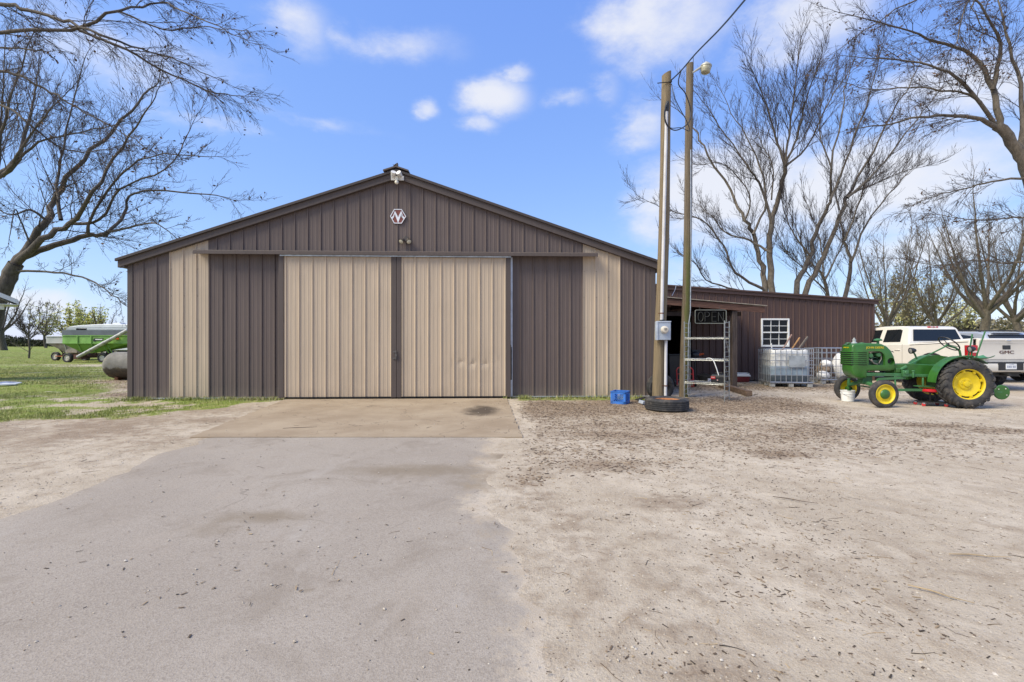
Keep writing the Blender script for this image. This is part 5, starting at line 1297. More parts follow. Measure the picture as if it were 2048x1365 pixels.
for s in (-1, 1):
    mb = MB(); mb.prism([(s * .81, -.012, .93), (s * .995, .02, .95), (s * .995, .03, 1.275), (s * .81, -.012, 1.275)], (0, .17, 0)); tl_ = mb.build('tail_light', TL, tk, bevel=.015)
    mb = MB(); mb.prism([(s * .83, -.022, 1.07), (s * .97, .004, 1.07), (s * .97, .004, 1.12), (s * .83, -.022, 1.12)], (0, .012, 0)); mb.build('reverse_lamp', M('reverse_lamp_clear', (.70, .55, .52), .15), tl_, smooth=0)
mb = MB(); mb.prism([(-1.0, -.11, .54), (-1.0, -.13, .60), (-1.0, -.13, .72), (-1.0, -.10, .79), (-1.0, .06, .79), (-1.0, .06, .52)], (2.0, 0, 0)); bmp = mb.build('rear_bumper', M('bumper_cream', (.60, .57, .51), .3, var=.04, coat=.4), tk, bevel=.02)
mb = MB(); mb.b2((-.98, -.115, .775), (.98, .05, .80)); mb.b2((-.36, -.135, .585), (.36, -.12, .775)); mb.build('step_pad', BLACKP, bmp, bevel=.006)
mb = MB(); mb.b2((-.155, -.145, .612), (.155, -.136, .765)); pl_ = mb.build('licence_plate', M('plate_white', (.70, .72, .74), .4, var=.05), bmp, bevel=.004)
mb = MB()
for i, (x_, w_) in enumerate(((-.115, .034), (-.07, .034), (-.025, .034), (.045, .03), (.09, .034))): mb.b2((x_ - .008, -.1472, .655), (x_ + w_ - .010, -.1456, .712))
mb.b2((-.07, -.1472, .742), (.07, -.1456, .752)); mb.build('plate_marks', M('plate_blue_grey', (.26, .29, .38), .5), pl_, smooth=0)
mb = MB(); mb.b2((-.5, .1, .40), (.5, .5, .52)); mb.tube([(-.04, -.14, .46), (-.04, .3, .46)], .035, 8); mb.lathe([(.0, -.11), (.2, -.11), (.33, -.09), (.36, -.04), (.36, .04), (.33, .09), (.2, .11)], (0, .9, .50), (0, 0, 1), 28); mb.b2((-.8, .3, .45), (.8, 4.6, .56)); mb.build('underbody', DARKM, tk)
mb = MB(); mb.tube([(-HWt + .2, YR, .40), (HWt - .2, YR, .40)], .06, 10); mb.sphere((0, YR, .40), .15, 14, 10); mb.build('rear_axle', DARKM, tk)

# ================================================================== SILVER SUV
SV = M('silver_paint', (.50, .53, .58), .25, .4, var=.02, coat=.6)
su = thing('silver_suv', 'silver estate car with roof rails mostly hidden behind the white pickup truck', 'car', (17.0, 15.6, 0), R(-1.5))
hw = .92
prof = [(.0, .55), (.02, .95), (.12, 1.10), (.22, 1.16), (.60, 1.66), (.85, 1.715), (1.6, 1.74), (2.4, 1.72), (2.9, 1.64), (3.55, 1.15), (4.45, 1.0), (4.6, .85), (4.6, .5), (4.2, .35), (.25, .35)]
def suw(z): return hw - max(0, z - 1.05) * .30
mb = MB(); n = len(prof)
mb.add([(-suw(z), y, z) for y, z in prof] + [(suw(z), y, z) for y, z in prof], [tuple(range(n))[::-1], tuple(range(n, 2 * n))] + [(i, (i + 1) % n, n + (i + 1) % n, n + i) for i in range(n)])
mb.build('body', SV, su, smooth=35, bevel=.05, seg=3)
for s in (-1, 1):
    mb = MB(); mb.prism([(s * (suw(z) + .003), y, z) for y, z in [(.62, 1.30), (.82, 1.17), (3.25, 1.15), (2.85, 1.52), (2.5, 1.60), (1.4, 1.62), (.98, 1.56)]], (s * .005, 0, 0)); mb.build('side_window', CG, su, smooth=0)
    for yy in (1.75, 2.5):
        mb = MB(); mb.prism([(s * (suw(z) + .007), y, z) for y, z in [(yy, 1.15), (yy + .07, 1.15), (yy + .07, 1.64), (yy, 1.64)]], (s * .004, 0, 0)); mb.build('window_pillar', BLACKP, su, smooth=0)
    mb = MB(); mb.tube([(s * .66, .8, 1.71), (s * .66, .95, 1.765), (s * .67, 2.3, 1.775), (s * .67, 2.5, 1.72)], .018, 8); mb.build('roof_rail', DARKM, su)
    for yy in (.95, 3.65):
        mb = MB(); mb.lathe(tyre_prof(.34, .21, .21, 3), (s * (hw - .09), yy, .338), (1, 0, 0), 32); ty_ = mb.build('tyre', BLACKR, su); mb = MB(); mb.lathe([(.212, s * .08), (.2, s * .09), (.07, s * .05), (0, s * .06)], (s * (hw - .09), yy, .338), (1, 0, 0), 24); mb.build('rim', CHROME, ty_)
    mb = MB(); mb.prism([(s * .90, .03, .98), (s * .62, .015, .98), (s * .62, .03, 1.10), (s * .89, .07, 1.14)], (0, .06, 0)); mb.build('tail_light', TL, su, bevel=.01)
mb = MB(); mb.prism([(-.74, .265, 1.20), (.74, .265, 1.20), (.66, .565, 1.60), (-.66, .565, 1.60)], (0, -.012, .010)); mb.build('rear_window', CG, su, smooth=0)
mb = MB(); mb.b2((-.5, .50, 1.665), (.5, .66, 1.70)); mb.b2((-.15, .495, 1.672), (.15, .50, 1.69)); mb.build('spoiler', SV, su, bevel=.012)
mb = MB(); mb.b2((-.9, -.05, .42), (.9, .1, .68)); mb.build('rear_bumper', SV, su, bevel=.04)

# ================================================================== LEFT YARD: TANK, WAGONS, CAMPER, HOUSE
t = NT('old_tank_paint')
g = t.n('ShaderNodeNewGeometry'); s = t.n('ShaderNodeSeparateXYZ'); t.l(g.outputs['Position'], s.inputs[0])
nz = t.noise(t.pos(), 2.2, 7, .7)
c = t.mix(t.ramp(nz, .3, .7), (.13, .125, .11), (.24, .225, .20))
lowm = t.ramp(t.math('ADD', s.outputs[2], t.math('MULTIPLY', t.math('SUBTRACT', nz, .5), .35)), .47, .40)  # darker brown towards the bottom, with a ragged edge
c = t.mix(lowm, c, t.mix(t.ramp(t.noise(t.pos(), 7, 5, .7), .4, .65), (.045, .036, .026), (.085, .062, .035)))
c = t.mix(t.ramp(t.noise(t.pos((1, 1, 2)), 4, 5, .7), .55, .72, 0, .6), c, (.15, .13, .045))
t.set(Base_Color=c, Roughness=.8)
q = P(206, 735, 16.95)
tn = thing('fuel_tank', 'old grey and stained horizontal fuel tank, darker brown towards the bottom, beside the barn', 'tank', (q.x + .13, 16.95, 0), R(3))
mb = MB(); r_ = .475; pr = [(r_ * math.sin(a), .36 * (1 - math.cos(a))) for a in np.linspace(0.02, PI / 2, 10)] + [(r_, 2.7)] + [(r_ * math.cos(a), 2.7 + .36 * math.sin(a)) for a in np.linspace(.1, PI / 2 - .02, 9)]
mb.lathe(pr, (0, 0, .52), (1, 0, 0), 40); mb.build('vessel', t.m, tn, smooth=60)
mb = MB(); mb.tube([(1.5, 0, .96), (1.5, 0, 1.05)], .12, 14); mb.build('valve_dome', M('tank_grey', (.25, .24, .22), .6), tn)
for x_ in (.55, 2.4): mb = MB(); mb.b2((x_ - .05, -.3, -.02), (x_ + .05, .3, .12)); mb.build('foot', RUST, tn)
mb = MB(); mb.b2((.10, -.30, .50), (.22, -.27, .53)); mb.build('name_tag', M('tag_pale', (.5, .5, .48), .5), tn)

def wheel_set(parent, spots, r, w, rimm, axis=(0, 1, 0)):
    for (x_, y_) in spots:
        mb = MB(); mb.lathe(tyre_prof(r, r * .58, w, 2), (x_, y_, r - .01), axis, 32); ty_ = mb.build('tyre', BLACKR, parent, smooth=35)
        mb = MB(); f = -1
        mb.lathe([(r * .585, -w * .36), (r * .56, -w * .40), (r * .50, -w * .2), (r * .22, -w * .25), (r * .18, -w * .36), (0, -w * .36)], (x_, y_, r - .01), axis, 24); mb.lathe([(r * .585, w * .36), (r * .4, w * .2), (0, w * .2)], (x_, y_, r - .01), axis, 24); mb.build('rim', rimm, ty_)
def gravity_wagon(name, label, loc, rz, L, D, z_top, z_mid, z_bot, bot0, bot1, mats, board=0.):
    th = thing(name, label, 'wagon', loc, rz)
    gm, bm_, fm = mats[:3]; h = D / 2
    mb = MB(); A = [(-L / 2, -h, z_mid), (L / 2, -h, z_mid), (L / 2, h, z_mid), (-L / 2, h, z_mid)]; B = [(a, b, z_top) for a, b, _ in A]
    mb.loft([A, B], cap=False); mb.loft([[(a * .985, b * .98, z) for a, b, z in B], [(a * .985, b * .98, z_mid + .1) for a, b, _ in A]], cap=False); mb.add([(a * .985, b * .98, z_mid + .1) for a, b, _ in A], [(0, 1, 2, 3)])
    box = mb.build('box', gm, th, smooth=0)
    mb = MB(); mb.loft([[(bot0, -h * .75, z_bot), (bot1, -h * .75, z_bot), (bot1, h * .3, z_bot + .25), (bot0, h * .3, z_bot + .25)], A]); mb.build('hopper', mats[3], th, smooth=0)
    mb = MB()
    mb.bar((-L / 2, -h - .02, z_top - .02), (L / 2, -h - .02, z_top - .02), .05, .05); mb.bar((-L / 2, h + .02, z_top - .02), (L / 2, h + .02, z_top - .02), .05, .05); mb.bar((-L / 2 - .01, -h, z_top - .02), (-L / 2 - .01, h, z_top - .02), .05, .05); mb.bar((-L / 2, -h - .015, z_mid), (L / 2, -h - .015, z_mid), .03, .03)
    for x_ in (bot0 - .02, bot1 + .02): mb.bar((x_, -h - .03, z_top), (x_, -h - .03, z_mid), .05, .05); mb.bar((x_, -h - .03, z_mid), (x_, -h * .77, z_bot + .05), .05, .05)
    mb.build('stiffener', gm, th, smooth=0)
    if board:
        mb = MB(); mb.b2((-L / 2 - .02, -h - .02, z_top + .01), (L / 2 + .02, -h + .03, z_top + board)); mb.b2((-L / 2 - .02, h - .03, z_top + .01), (L / 2 + .02, h + .02, z_top + board)); mb.b2((-L / 2 - .02, -h + .03, z_top + .01), (-L / 2 + .03, h - .03, z_top + board)); mb.b2((L / 2 - .03, -h + .03, z_top + .01), (L / 2 + .02, h - .03, z_top + board)); mb.build('side_board', bm_, th, smooth=0)
    mb = MB(); mb.b2((-L * .36, -.5, .38), (L * .42, -.40, .50)); mb.b2((-L * .36, .40, .38), (L * .42, .5, .50))
    for x_ in (-L * .33, L * .34): mb.b2((x_ - .07, -h * .8, .26), (x_ + .07, h * .8, .38)); mb.bar((x_, -.45, .45), (x_ * 1.3, -.8, z_mid), .07, .07); mb.bar((x_, .45, .45), (x_ * 1.3, .8, z_mid), .07, .07)
    mb.build('running_gear', fm, th, smooth=0)
    return th
LGREEN = M('wagon_lime_green', (.20, .39, .09), .55, var=.2, vs_=2, dirt=(.15, .20, .06), ds=1.8, da=.45)
LG2 = M('wagon_hopper_green', (.13, .28, .035), .6, var=.25, vs_=2, dirt=(.11, .12, .03), ds=2, da=.5)
GBOARD = M('wagon_grey_board', (.115, .13, .155), .6, var=.15, vs_=1.5)
GEAR = M('running_gear_rust', (.085, .035, .025), .75, var=.4, vs_=4)
GREYW = M('wagon_faded_grey', (.42, .42, .41), .6, var=.15, vs_=1.5, dirt=(.28, .24, .19), ds=1.5, da=.4)
GREYH = M('wagon_hopper_rusty', (.27, .24, .21), .7, var=.3, vs_=1.5, dirt=(.16, .09, .05), ds=1.6, da=.75)
RIMW = M('wheel_rim_cream', (.62, .58, .50), .5, dirt=(.3, .2, .12), ds=5, da=.4)
gw = gravity_wagon('grain_wagon', 'lime green gravity grain wagon with auger tube and grey side boards', (-27.0, 31.7, 0), R(0), 4.35, 2.4, 1.76, 1.24, .62, -1.15, -.30, (LGREEN, GBOARD, GEAR, LG2), .34)
wheel_set(gw, [(-2.0, -1.0), (.28, -1.0), (-1.5, 1.0), (.75, 1.0)], .30, .24, RIMW)
mb = MB(); mb.tube([(-1.0, -1.38, .36), (1.9, -1.45, 1.88)], .115, 14); mb.tube([(1.85, -1.45, 1.86), (2.3, -1.46, 2.09)], .12, 14)
for f in (.3, .6): p_ = Vector((-1.0, -1.38, .36)).lerp(Vector((1.9, -1.45, 1.88)), f); d_ = Vector((2.9, -.07, 1.52)).normalized(); mb.lathe([(.118, -.03), (.13, -.03), (.13, .03), (.118, .03)], p_, d_, 14, close=True)
mb.build('auger_tube', M('auger_galvanised', (.40, .40, .39), .45, .5, var=.3, vs_=4), gw)
mb = MB(); mb.b2((-1.25, -1.42, .22), (-.75, -1.0, .52)); mb.build('auger_hopper', GEAR, gw, smooth=0)
mb = MB(); mb.bar((.6, -1.3, 1.0), (.85, -1.2, .62), .05, .05); mb.bar((.85, -1.3, 1.1), (1.05, -1.2, .62), .05, .05); mb.b2((.45, -1.24, 1.22), (.62, -1.20, 1.52)); mb.build('auger_bracket', LG2, gw, smooth=0)
mb = MB(); mb.b2((-.10, -1.245, 1.42), (.50, -1.21, 1.56)); mb.b2((-.14, -1.246, 1.36), (-.02, -1.212, 1.50)); dec = mb.build('maker_plate', BLACKP, gw, smooth=0)
mb = MB(); mb.b2((.0, -1.2495, 1.465), (.45, -1.2455, 1.515)); mb.build('plate_stripe', WHITEP, dec, smooth=0)
mb = MB(); mb.prism([(1.25, -1.25, 1.50), (1.55, -1.25, 1.50), (1.40, -1.25, 1.76)], (0, .03, 0)); mb.build('warning_triangle', M('orange_red', (.75, .09, .03), .4), gw, smooth=0)
gw2 = gravity_wagon('grain_wagon', 'faded grey gravity grain wagon with rusty hopper parked behind the green one', (-31.45, 34.6, 0), R(-4), 3.5, 2.3, 1.73, 1.24, .50, -.35, .45, (GREYW, GREYW, GEAR, GREYH))
wheel_set(gw2, [(-1.05, -1.1), (1.1, -1.0), (-1.05, 1.0), (1.1, 1.0)], .31, .24, RIMW)
mb = MB(); mb.bar((-1.0, -1.2, .32), (-.05, -1.25, .30), .05, .05); mb.build('tie_rod', M('orange_rod', (.42, .13, .05), .6), gw2)
mb = MB(); mb.b2((-.45, -1.0, .55), (.45, -.88, 1.05)); mb.build('chute', GREYH, gw2, smooth=0)
# camper trailer
cp = thing('camper_trailer', 'white ribbed camper trailer standing behind the grain wagons', 'camper', (-34.2, 41.0, 0), 0)
CW = M('camper_white', (.66, .68, .72), .4, var=.08, vs_=1.5)
pf = [(-3.5, .6), (-3.95, 1.3), (-3.9, 2.1), (-3.4, 2.6), (-2.6, 2.72), (-.9, 2.82), (.5, 2.84), (3.4, 2.74), (3.9, 2.3), (3.9, .6)]
mb = MB(); mb.prism([(x, -1.15, z) for x, z in pf], (0, 2.3, 0)); mb.build('body', CW, cp, smooth=0, bevel=.05)
mb = MB()
for zz in (1.0, 1.3, 1.6, 2.35, 2.5): mb.b2((-3.6 if zz > 1.5 else -3.7, -1.165, zz), (3.85, -1.148, zz + .05))
mb.build('side_band', M('camper_grey_band', (.40, .42, .46), .4), cp, smooth=0)
for x0, x1, z0_, z1_ in ((-2.75, -1.85, 2.18, 2.46), (.2, 1.4, 1.7, 2.3), (2.2, 3.0, 1.6, 2.3)):
    mb = MB(); mb.b2((x0, -1.175, z0_), (x1, -1.15, z1_)); mb.build('window', CG, cp, bevel=.02)
for a_, b_ in (((-.4, -.3, 2.82), (.3, .3, 2.96)), ((1.6, -.2, 2.74), (2.0, .2, 2.9))): mb = MB(); mb.b2(a_, b_); mb.build('roof_vent', CW, cp, bevel=.02)
wheel_set(cp, [(-.4, -1.0), (.5, -1.0), (-.4, 1.0), (.5, 1.0)], .34, .22, RIMW)
mb = MB(); mb.b2((-3.6, -1.0, .45), (3.8, 1.0, .6)); mb.bar((-3.6, 0, .5), (-5.0, 0, .5), .12, .1); mb.tube([(-4.8, 0, 0), (-4.8, 0, .55)], .05, 8); mb.build('frame', DARKM, cp, smooth=0)

# corner of the white house
WH = M('white_house_paint', (.74, .74, .73), .6, var=.06, vs_=2, dirt=(.50, .48, .45), ds=2, da=.35)
ROOFM = M('grey_shingle', (.20, .19, .19), .9, var=.3, vs_=12)
hp = P(36, 607, 17.0)
hs_ = thing('white_shed', 'small white shed whose low roof corner reaches in past the big leaning tree', 'shed', (hp.x, 17.0, 0), R(48))
sl = math.tan(R(27)); Wd = 2.6
mb = MB(); mb.prism([(0, 0, hp.z), (0, 0, hp.z + .10), (-Wd / 2, 0, hp.z + .10 + sl * Wd / 2), (-Wd, 0, hp.z + .10), (-Wd, 0, hp.z), (-Wd / 2, 0, hp.z + sl * Wd / 2)], (0, 1.6, 0)); mb.build('roof', ROOFM, hs_, smooth=0)
for sgn in (0, 1):
    a = [(0, -.025, hp.z - .03), (0, -.025, hp.z + .13), (-Wd / 2, -.025, hp.z + .13 + sl * Wd / 2), (-Wd / 2, -.025, hp.z - .03 + sl * Wd / 2)]
    if sgn: a = [(-Wd - x, y, z) for x, y, z in a]
    mb = MB(); mb.prism(a, (0, .022, 0)); mb.build('rake_board', WH, hs_, smooth=0)
mb = MB(); mb.b2((0.0, .0, hp.z - .05), (.022, 1.6, hp.z + .10)); mb.b2((-.46, .0, hp.z - .06), (.0, 1.6, hp.z - .04)); mb.build('eave_board', WH, hs_, smooth=0)
bx_ = -.33
mb = MB(); mb.b2((bx_ - 1.5, .25, P(0, 620.5, 17.2).z), (bx_, .55, hp.z - .03)); mb.build('porch_beam', WH, hs_, smooth=0, bevel=.01)
mb = MB(); mb.b2((-Wd + .5, .6, -.02), (bx_ - .3, 1.45, hp.z)); mb.build('wall', WH, hs_, smooth=0)
for k in range(1):
    mb = MB(); mb.b2((bx_ - 1.55, .27, -.02), (bx_ - 1.40, .42, P(0, 620.5, 17.2).z)) if k == 0 else mb.b2((bx_ - 1.55 - k * 1.3, .27, -.02), (bx_ - 1.40 - k * 1.3, .42, hp.z))
    mb.build('porch_post', WH, hs_, smooth=0)
a, b = G(-40, 776), G(30, 772)
mb = MB(); mb.prism([(a.x, a.y, .05), (b.x, b.y, .02), (b.x - .3, b.y + .5, .04), (a.x, a.y + .7, .10)], (0, 0, .03)); mb.build('sheet_metal', M('pale_sheet', (.6, .62, .66), .4, .2), None, smooth=0, label='pale metal sheet lying flat on the grass', cat='sheet')

# ================================================================== TREES
def catmull(pts, per=4):
    pts = [np.asarray(p, float) for p in pts]; q = [2 * pts[0] - pts[1]] + pts + [2 * pts[-1] - pts[-2]]; out = []
    for i in range(1, len(q) - 2):
        a, b, c, d = q[i - 1:i + 3]
        for k in range(per):
            t_ = k / per; out.append(.5 * (2 * b + (c - a) * t_ + (2 * a - 5 * b + 4 * c - d) * t_ ** 2 + (3 * b - a - 3 * c + d) * t_ ** 3))
    out.append(pts[-1]); return np.array(out)
def tubes(groups):
    """groups: {(n, sides): [(pts(n,3), radii(n))]} -> verts, quads"""
    VV, FF, off = [], [], 0
    for (n, s), lst in groups.items():
        Pn = np.array([a for a, _ in lst]); Rn = np.array([b for _, b in lst]); B = len(lst)
        T = np.gradient(Pn, axis=1); T /= np.linalg.norm(T, axis=2, keepdims=True) + 1e-9
        ref = np.where(np.abs(T[:, :1, 2:3]) > .85, np.array([1., 0, 0]), np.array([0, 0, 1.])) * np.ones((B, n, 1))
        U = np.cross(T, ref); U /= np.linalg.norm(U, axis=2, keepdims=True) + 1e-9; W = np.cross(T, U)
        an = 2 * np.pi * np.arange(s) / s
        ringv = Pn[:, :, None] + Rn[:, :, None, None] * (np.cos(an)[None, None, :, None] * U[:, :, None] + np.sin(an)[None, None, :, None] * W[:, :, None])
        idx = np.arange(B * n * s).reshape(B, n, s) + off
        a = idx[:, :-1]; b = idx[:, 1:]
        FF.append(np.stack([a, np.roll(a, -1, 2), np.roll(b, -1, 2), b], -1).reshape(-1, 4)); VV.append(ringv.reshape(-1, 3)); off += B * n * s
    return np.concatenate(VV), np.concatenate(FF)
class Tree:
    def __init__(self, seed, up=.18, droop=0., spread=.75, jit=.20, minr=.005, rs=1., kd=1.5):
        self.rs, self.kd, self.clumps = rs, kd, []
        self.r = random.Random(seed); self.g0, self.g1 = {}, {}; self.up, self.droop, self.spread, self.jit, self.minr = up, droop, spread, jit, minr; self.tips = []
    def put(self, pts, rad, lvl):
        s = 10 if lvl == 0 else (5 if lvl == 1 else 3)
        (self.g0 if lvl == 0 else self.g1).setdefault((len(pts), s), []).append((np.array(pts), np.array(rad)))
    def limb(self, pts, r0, r1, lvl=0, kids=12, klen=1.6, depth=3, start=.15):
        pts = catmull(pts, 4); n = len(pts); r0 *= self.rs; r1 = max(r1 * self.rs, self.minr * 1.2); rad = [r0 + (r1 - r0) * (i / (n - 1)) ** .8 for i in range(n)]; kids = int(kids * self.kd)
        jr = self.r; L = np.linalg.norm(pts[-1] - pts[0])
        pts = pts + np.array([[jr.gauss(0, .0035 * L) if 0 < i < n - 1 else 0 for _ in range(3)] for i in range(n)])
        self.put(pts, rad, lvl); self.kids(pts, rad, kids, klen, depth, start)
    def kids(self, pts, rad, count, klen, depth, start=.2):
        if depth <= 0: return
        r = self.r; n = len(pts)
        for k in range(count):
            f = start + (1 - start) * ((k + r.random()) / count); x = f * (n - 1); i = min(int(x), n - 2); w = x - i
            p = pts[i] * (1 - w) + pts[i + 1] * w; t = pts[i + 1] - pts[i]; t = t / (np.linalg.norm(t) + 1e-9)
            rr = (rad[i] * (1 - w) + rad[i + 1] * w)
            side = np.array([r.gauss(0, 1), r.gauss(0, 1), r.gauss(0, 1)]); side -= t * side.dot(t); side /= np.linalg.norm(side) + 1e-9
            ang = self.spread * (.65 + .7 * r.random())
            d = t * math.cos(ang) + side * math.sin(ang); d[2] += self.up - self.droop * r.random(); d /= np.linalg.norm(d)
            L = klen * (.45 + .8 * r.random()) * (1.12 - .62 * f)
            self.branch(p, d, L, min(rr * .6, .008 * L + .003), depth)
        # the limb's own tip carries on
        t = pts[-1] - pts[-2]; t = t / np.linalg.norm(t)
        self.branch(pts[-1], t, klen * .75, rad[-1] * .95, depth)
    def branch(self, p, d, L, r0, depth):
        r = self.r; n = {3: 7, 2: 5, 1: 4}.get(depth, 8); n = max(3, n)
        pts = [p]; dd = d.copy(); step = L / (n - 1)
        for i in range(n - 1):
            dd = dd + np.array([r.gauss(0, self.jit), r.gauss(0, self.jit), r.gauss(0, self.jit) + self.up * .35 - self.droop * .3]); dd /= np.linalg.norm(dd)
            pts.append(pts[-1] + dd * step)
        r0 = max(r0, self.minr); r1 = max(self.minr * .7, r0 * .32)
        pts = np.array(pts); rad = [r0 + (r1 - r0) * i / (n - 1) for i in range(n)]
        self.put(pts, rad, 4 - depth if depth < 4 else 1)
        if depth > 1:
            self.kids2(pts, rad, L, depth - 1)
        else: self.tips.append((pts[-1], pts[len(pts) // 2], dd))
    def kids2(self, pts, rad, L, depth):
        c = {3: 7, 2: 8, 1: 4}.get(depth, 4)
        c = max(2, int(c * (.7 + .6 * self.r.random())))
        self.kids(pts, rad, c, L * .60, depth, .12)
    def leaves(self, frac, size, n_per=3, clump=None):
        r = self.r; V, Fc = [], []
        for (a, b, d) in self.tips:
            if r.random() > frac: continue
            for _ in range(n_per):
                c = a + (b - a) * r.random() + np.array([r.gauss(0, size), r.gauss(0, size), r.gauss(0, size)])
                u = np.array([r.gauss(0, 1), r.gauss(0, 1), r.gauss(0, 1)]); u /= np.linalg.norm(u); v = np.cross(u, [r.gauss(0, 1), r.gauss(0, 1), r.gauss(0, 1)]); v /= np.linalg.norm(v) + 1e-9
                s = size * (.6 + .8 * r.random()); o = len(V); V += [c - u * s, c + v * s * .45, c + u * s, c - v * s * .45]; Fc.append((o, o + 1, o + 2, o + 3))
        for (cc, rad, n) in self.clumps:
            for _ in range(n):
                c = np.array(cc) + np.array([r.gauss(0, rad), r.gauss(0, rad * .6), r.gauss(0, rad * .55)]); u = np.array([r.gauss(0, 1), r.gauss(0, 1), r.gauss(0, 1)]); u /= np.linalg.norm(u); v = np.cross(u, [r.gauss(0, 1), r.gauss(0, 1), r.gauss(0, 1)]); v /= np.linalg.norm(v) + 1e-9
                s = size * (.5 + .8 * r.random()); o = len(V); V += [c - u * s, c + v * s * .4, c + u * s, c - v * s * .4]; Fc.append((o, o + 1, o + 2, o + 3))
        return (np.array(V), np.array(Fc)) if V else None
    def build(self, name, label, base, bark, group=None, leafmat=None, leaf=None, twig=None):
        th = thing(name, label, 'tree', base, 0, group); b = np.array(base)
        for nm, g in (('trunk', self.g0), ('crown', self.g1)):
            if not g: continue
            V, Fq = tubes(g); me = fastmesh(nm, V - b, Fq, 4); me.materials.append(bark if nm == 'trunk' or twig is None else twig); mkobj(nm, me, th)
        if leaf:
            lv = self.leaves(*leaf)
            if lv: me = fastmesh('leaves', lv[0] - b, lv[1], 4); me.materials.append(leafmat); mkobj('leaves', me, th)
        return th
def bark(name, col, col2):
    t = NT(name); c = t.mix(t.ramp(t.noise(t.pos((1, 1, .35)), 9, 6, .7), .3, .7), col, col2)
    c = t.mix(t.ramp(t.noise(t.pos(), 2.2, 4, .6), .55, .7, 0, .45), c, (.17, .155, .13))
    t.set(Base_Color=c, Roughness=.9); t.l(t.bump(t.noise(t.pos((1, 1, .3)), 22, 5, .7), .7, .03), t.b.inputs['Normal']); return t.m
BK1 = bark('bark_grey_brown', (.055, .044, .034), (.125, .105, .085))
BK2 = bark('bark_pale_grey', (.07, .056, .042), (.165, .137, .105))
TWG = M('twig_brown', (.060, .046, .040), .9, var=.25, vs_=3)
TWG2 = M('twig_warm', (.105, .082, .060), .9, var=.25, vs_=3)
DLEAF = M('dead_leaf', (.10, .055, .03), .8, var=.5, vs_=8)
SPR = M('spring_leaf', (.44, .42, .18), .7, var=.3, vs_=.6)
SPR2 = M('spring_leaf_yellow', (.55, .54, .16), .7, var=.3, vs_=.6)
OLV = M('olive_leaf', (.24, .21, .105), .8, var=.35, vs_=.5)
_rz = random.Random(77)
def px3(pl, Y0, dz=.35):                                # pixel path at a tree's distance, wandering in depth
    out = []; y = Y0; st = _rz.choice((-1, 1)) * dz
    for i, (a, b) in enumerate(pl):
        out.append(P(a, b, y)); y = Y0 + st * (i + 1) * (.5 + _rz.random())
    return out
# big leaning tree at the left, behind the house corner
T = Tree(5, up=.10, spread=.66, jit=.10, minr=.0055, rs=.72)
Y0 = 20.0
T.limb([P(-30, 745, Y0), P(-22, 680, Y0), P(-8, 620, Y0), P(12, 565, Y0), P(32, 528, Y0)], .46, .36, 0, 0, 1, 0)
for pl, r0, r1, kd, kl in (([(30, 530), (60, 488), (95, 442), (104, 405), (150, 340), (225, 262), (290, 190), (318, 158)], .27, .03, 15, 2.2),
                           ([(34, 526), (85, 478), (140, 447), (185, 385), (245, 295), (305, 205)], .22, .03, 14, 2.2),
                           ([(45, 515), (110, 490), (175, 472), (212, 466), (250, 428), (268, 386), (395, 387), (462, 400)], .20, .02, 14, 1.8),
                           ([(212, 466), (260, 455), (310, 447), (345, 470)], .08, .02, 8, 1.5),
                           ([(178, 470), (180, 438), (230, 362), (300, 312), (415, 314)], .10, .02, 12, 1.8),
                           ([(36, 543), (110, 545), (180, 560), (215, 583), (252, 612)], .075, .02, 10, 1.3),
                           ([(122, 440), (114, 372), (132, 262), (165, 132)], .11, .025, 12, 2.0),
                           ([(95, 442), (60, 420), (20, 430), (-30, 400)], .08, .02, 7, 1.6),
                           ([(140, 447), (200, 440), (240, 380), (330, 340), (380, 260)], .10, .02, 12, 1.9),
                           ([(60, 488), (40, 440), (30, 420), (20, 470)], .05, .02, 5, 1.0)):
    T.limb(px3(pl, Y0, .3), r0, r1, 0, kd, kl, 3)
T.clumps = [(P(165, 385, Y0), .55, 120), (P(125, 375, Y0), .3, 40), (P(190, 400, Y0), .3, 50)]
T.build('leaning_tree', 'big bare tree leaning right from behind the white shed corner', P(-30, 745, Y0) * 1.0, BK1, leafmat=DLEAF, leaf=(.035, .07, 2), twig=TWG)
T = Tree(15, up=.16, spread=.55, jit=.10, minr=.0055, rs=.72)
T.limb([P(-170, 745, 22), P(-130, 560, 22), P(-70, 430, 22), P(-10, 362, 22), P(38, 316, 22)], .42, .17, 0, 0, 1, 0)
for pl, r0, kd in (([(38, 316), (58, 240), (70, 180), (78, 130)], .12, 12), ([(5, 352), (25, 330), (75, 250), (130, 190)], .13, 12), ([(-30, 380), (2, 270), (20, 200), (70, 60)], .14, 14), ([(-10, 362), (0, 300), (4, 200), (10, 90)], .10, 12), ([(38, 316), (90, 280), (150, 268), (230, 250)], .08, 12)):
    T.limb(px3(pl, 22, .4), r0, .025, 0, kd, 2.0, 3)
T.build('bare_tree', 'bare upright tree standing behind the big leaning tree at the left', P(-170, 745, 22), BK1, twig=TWG)
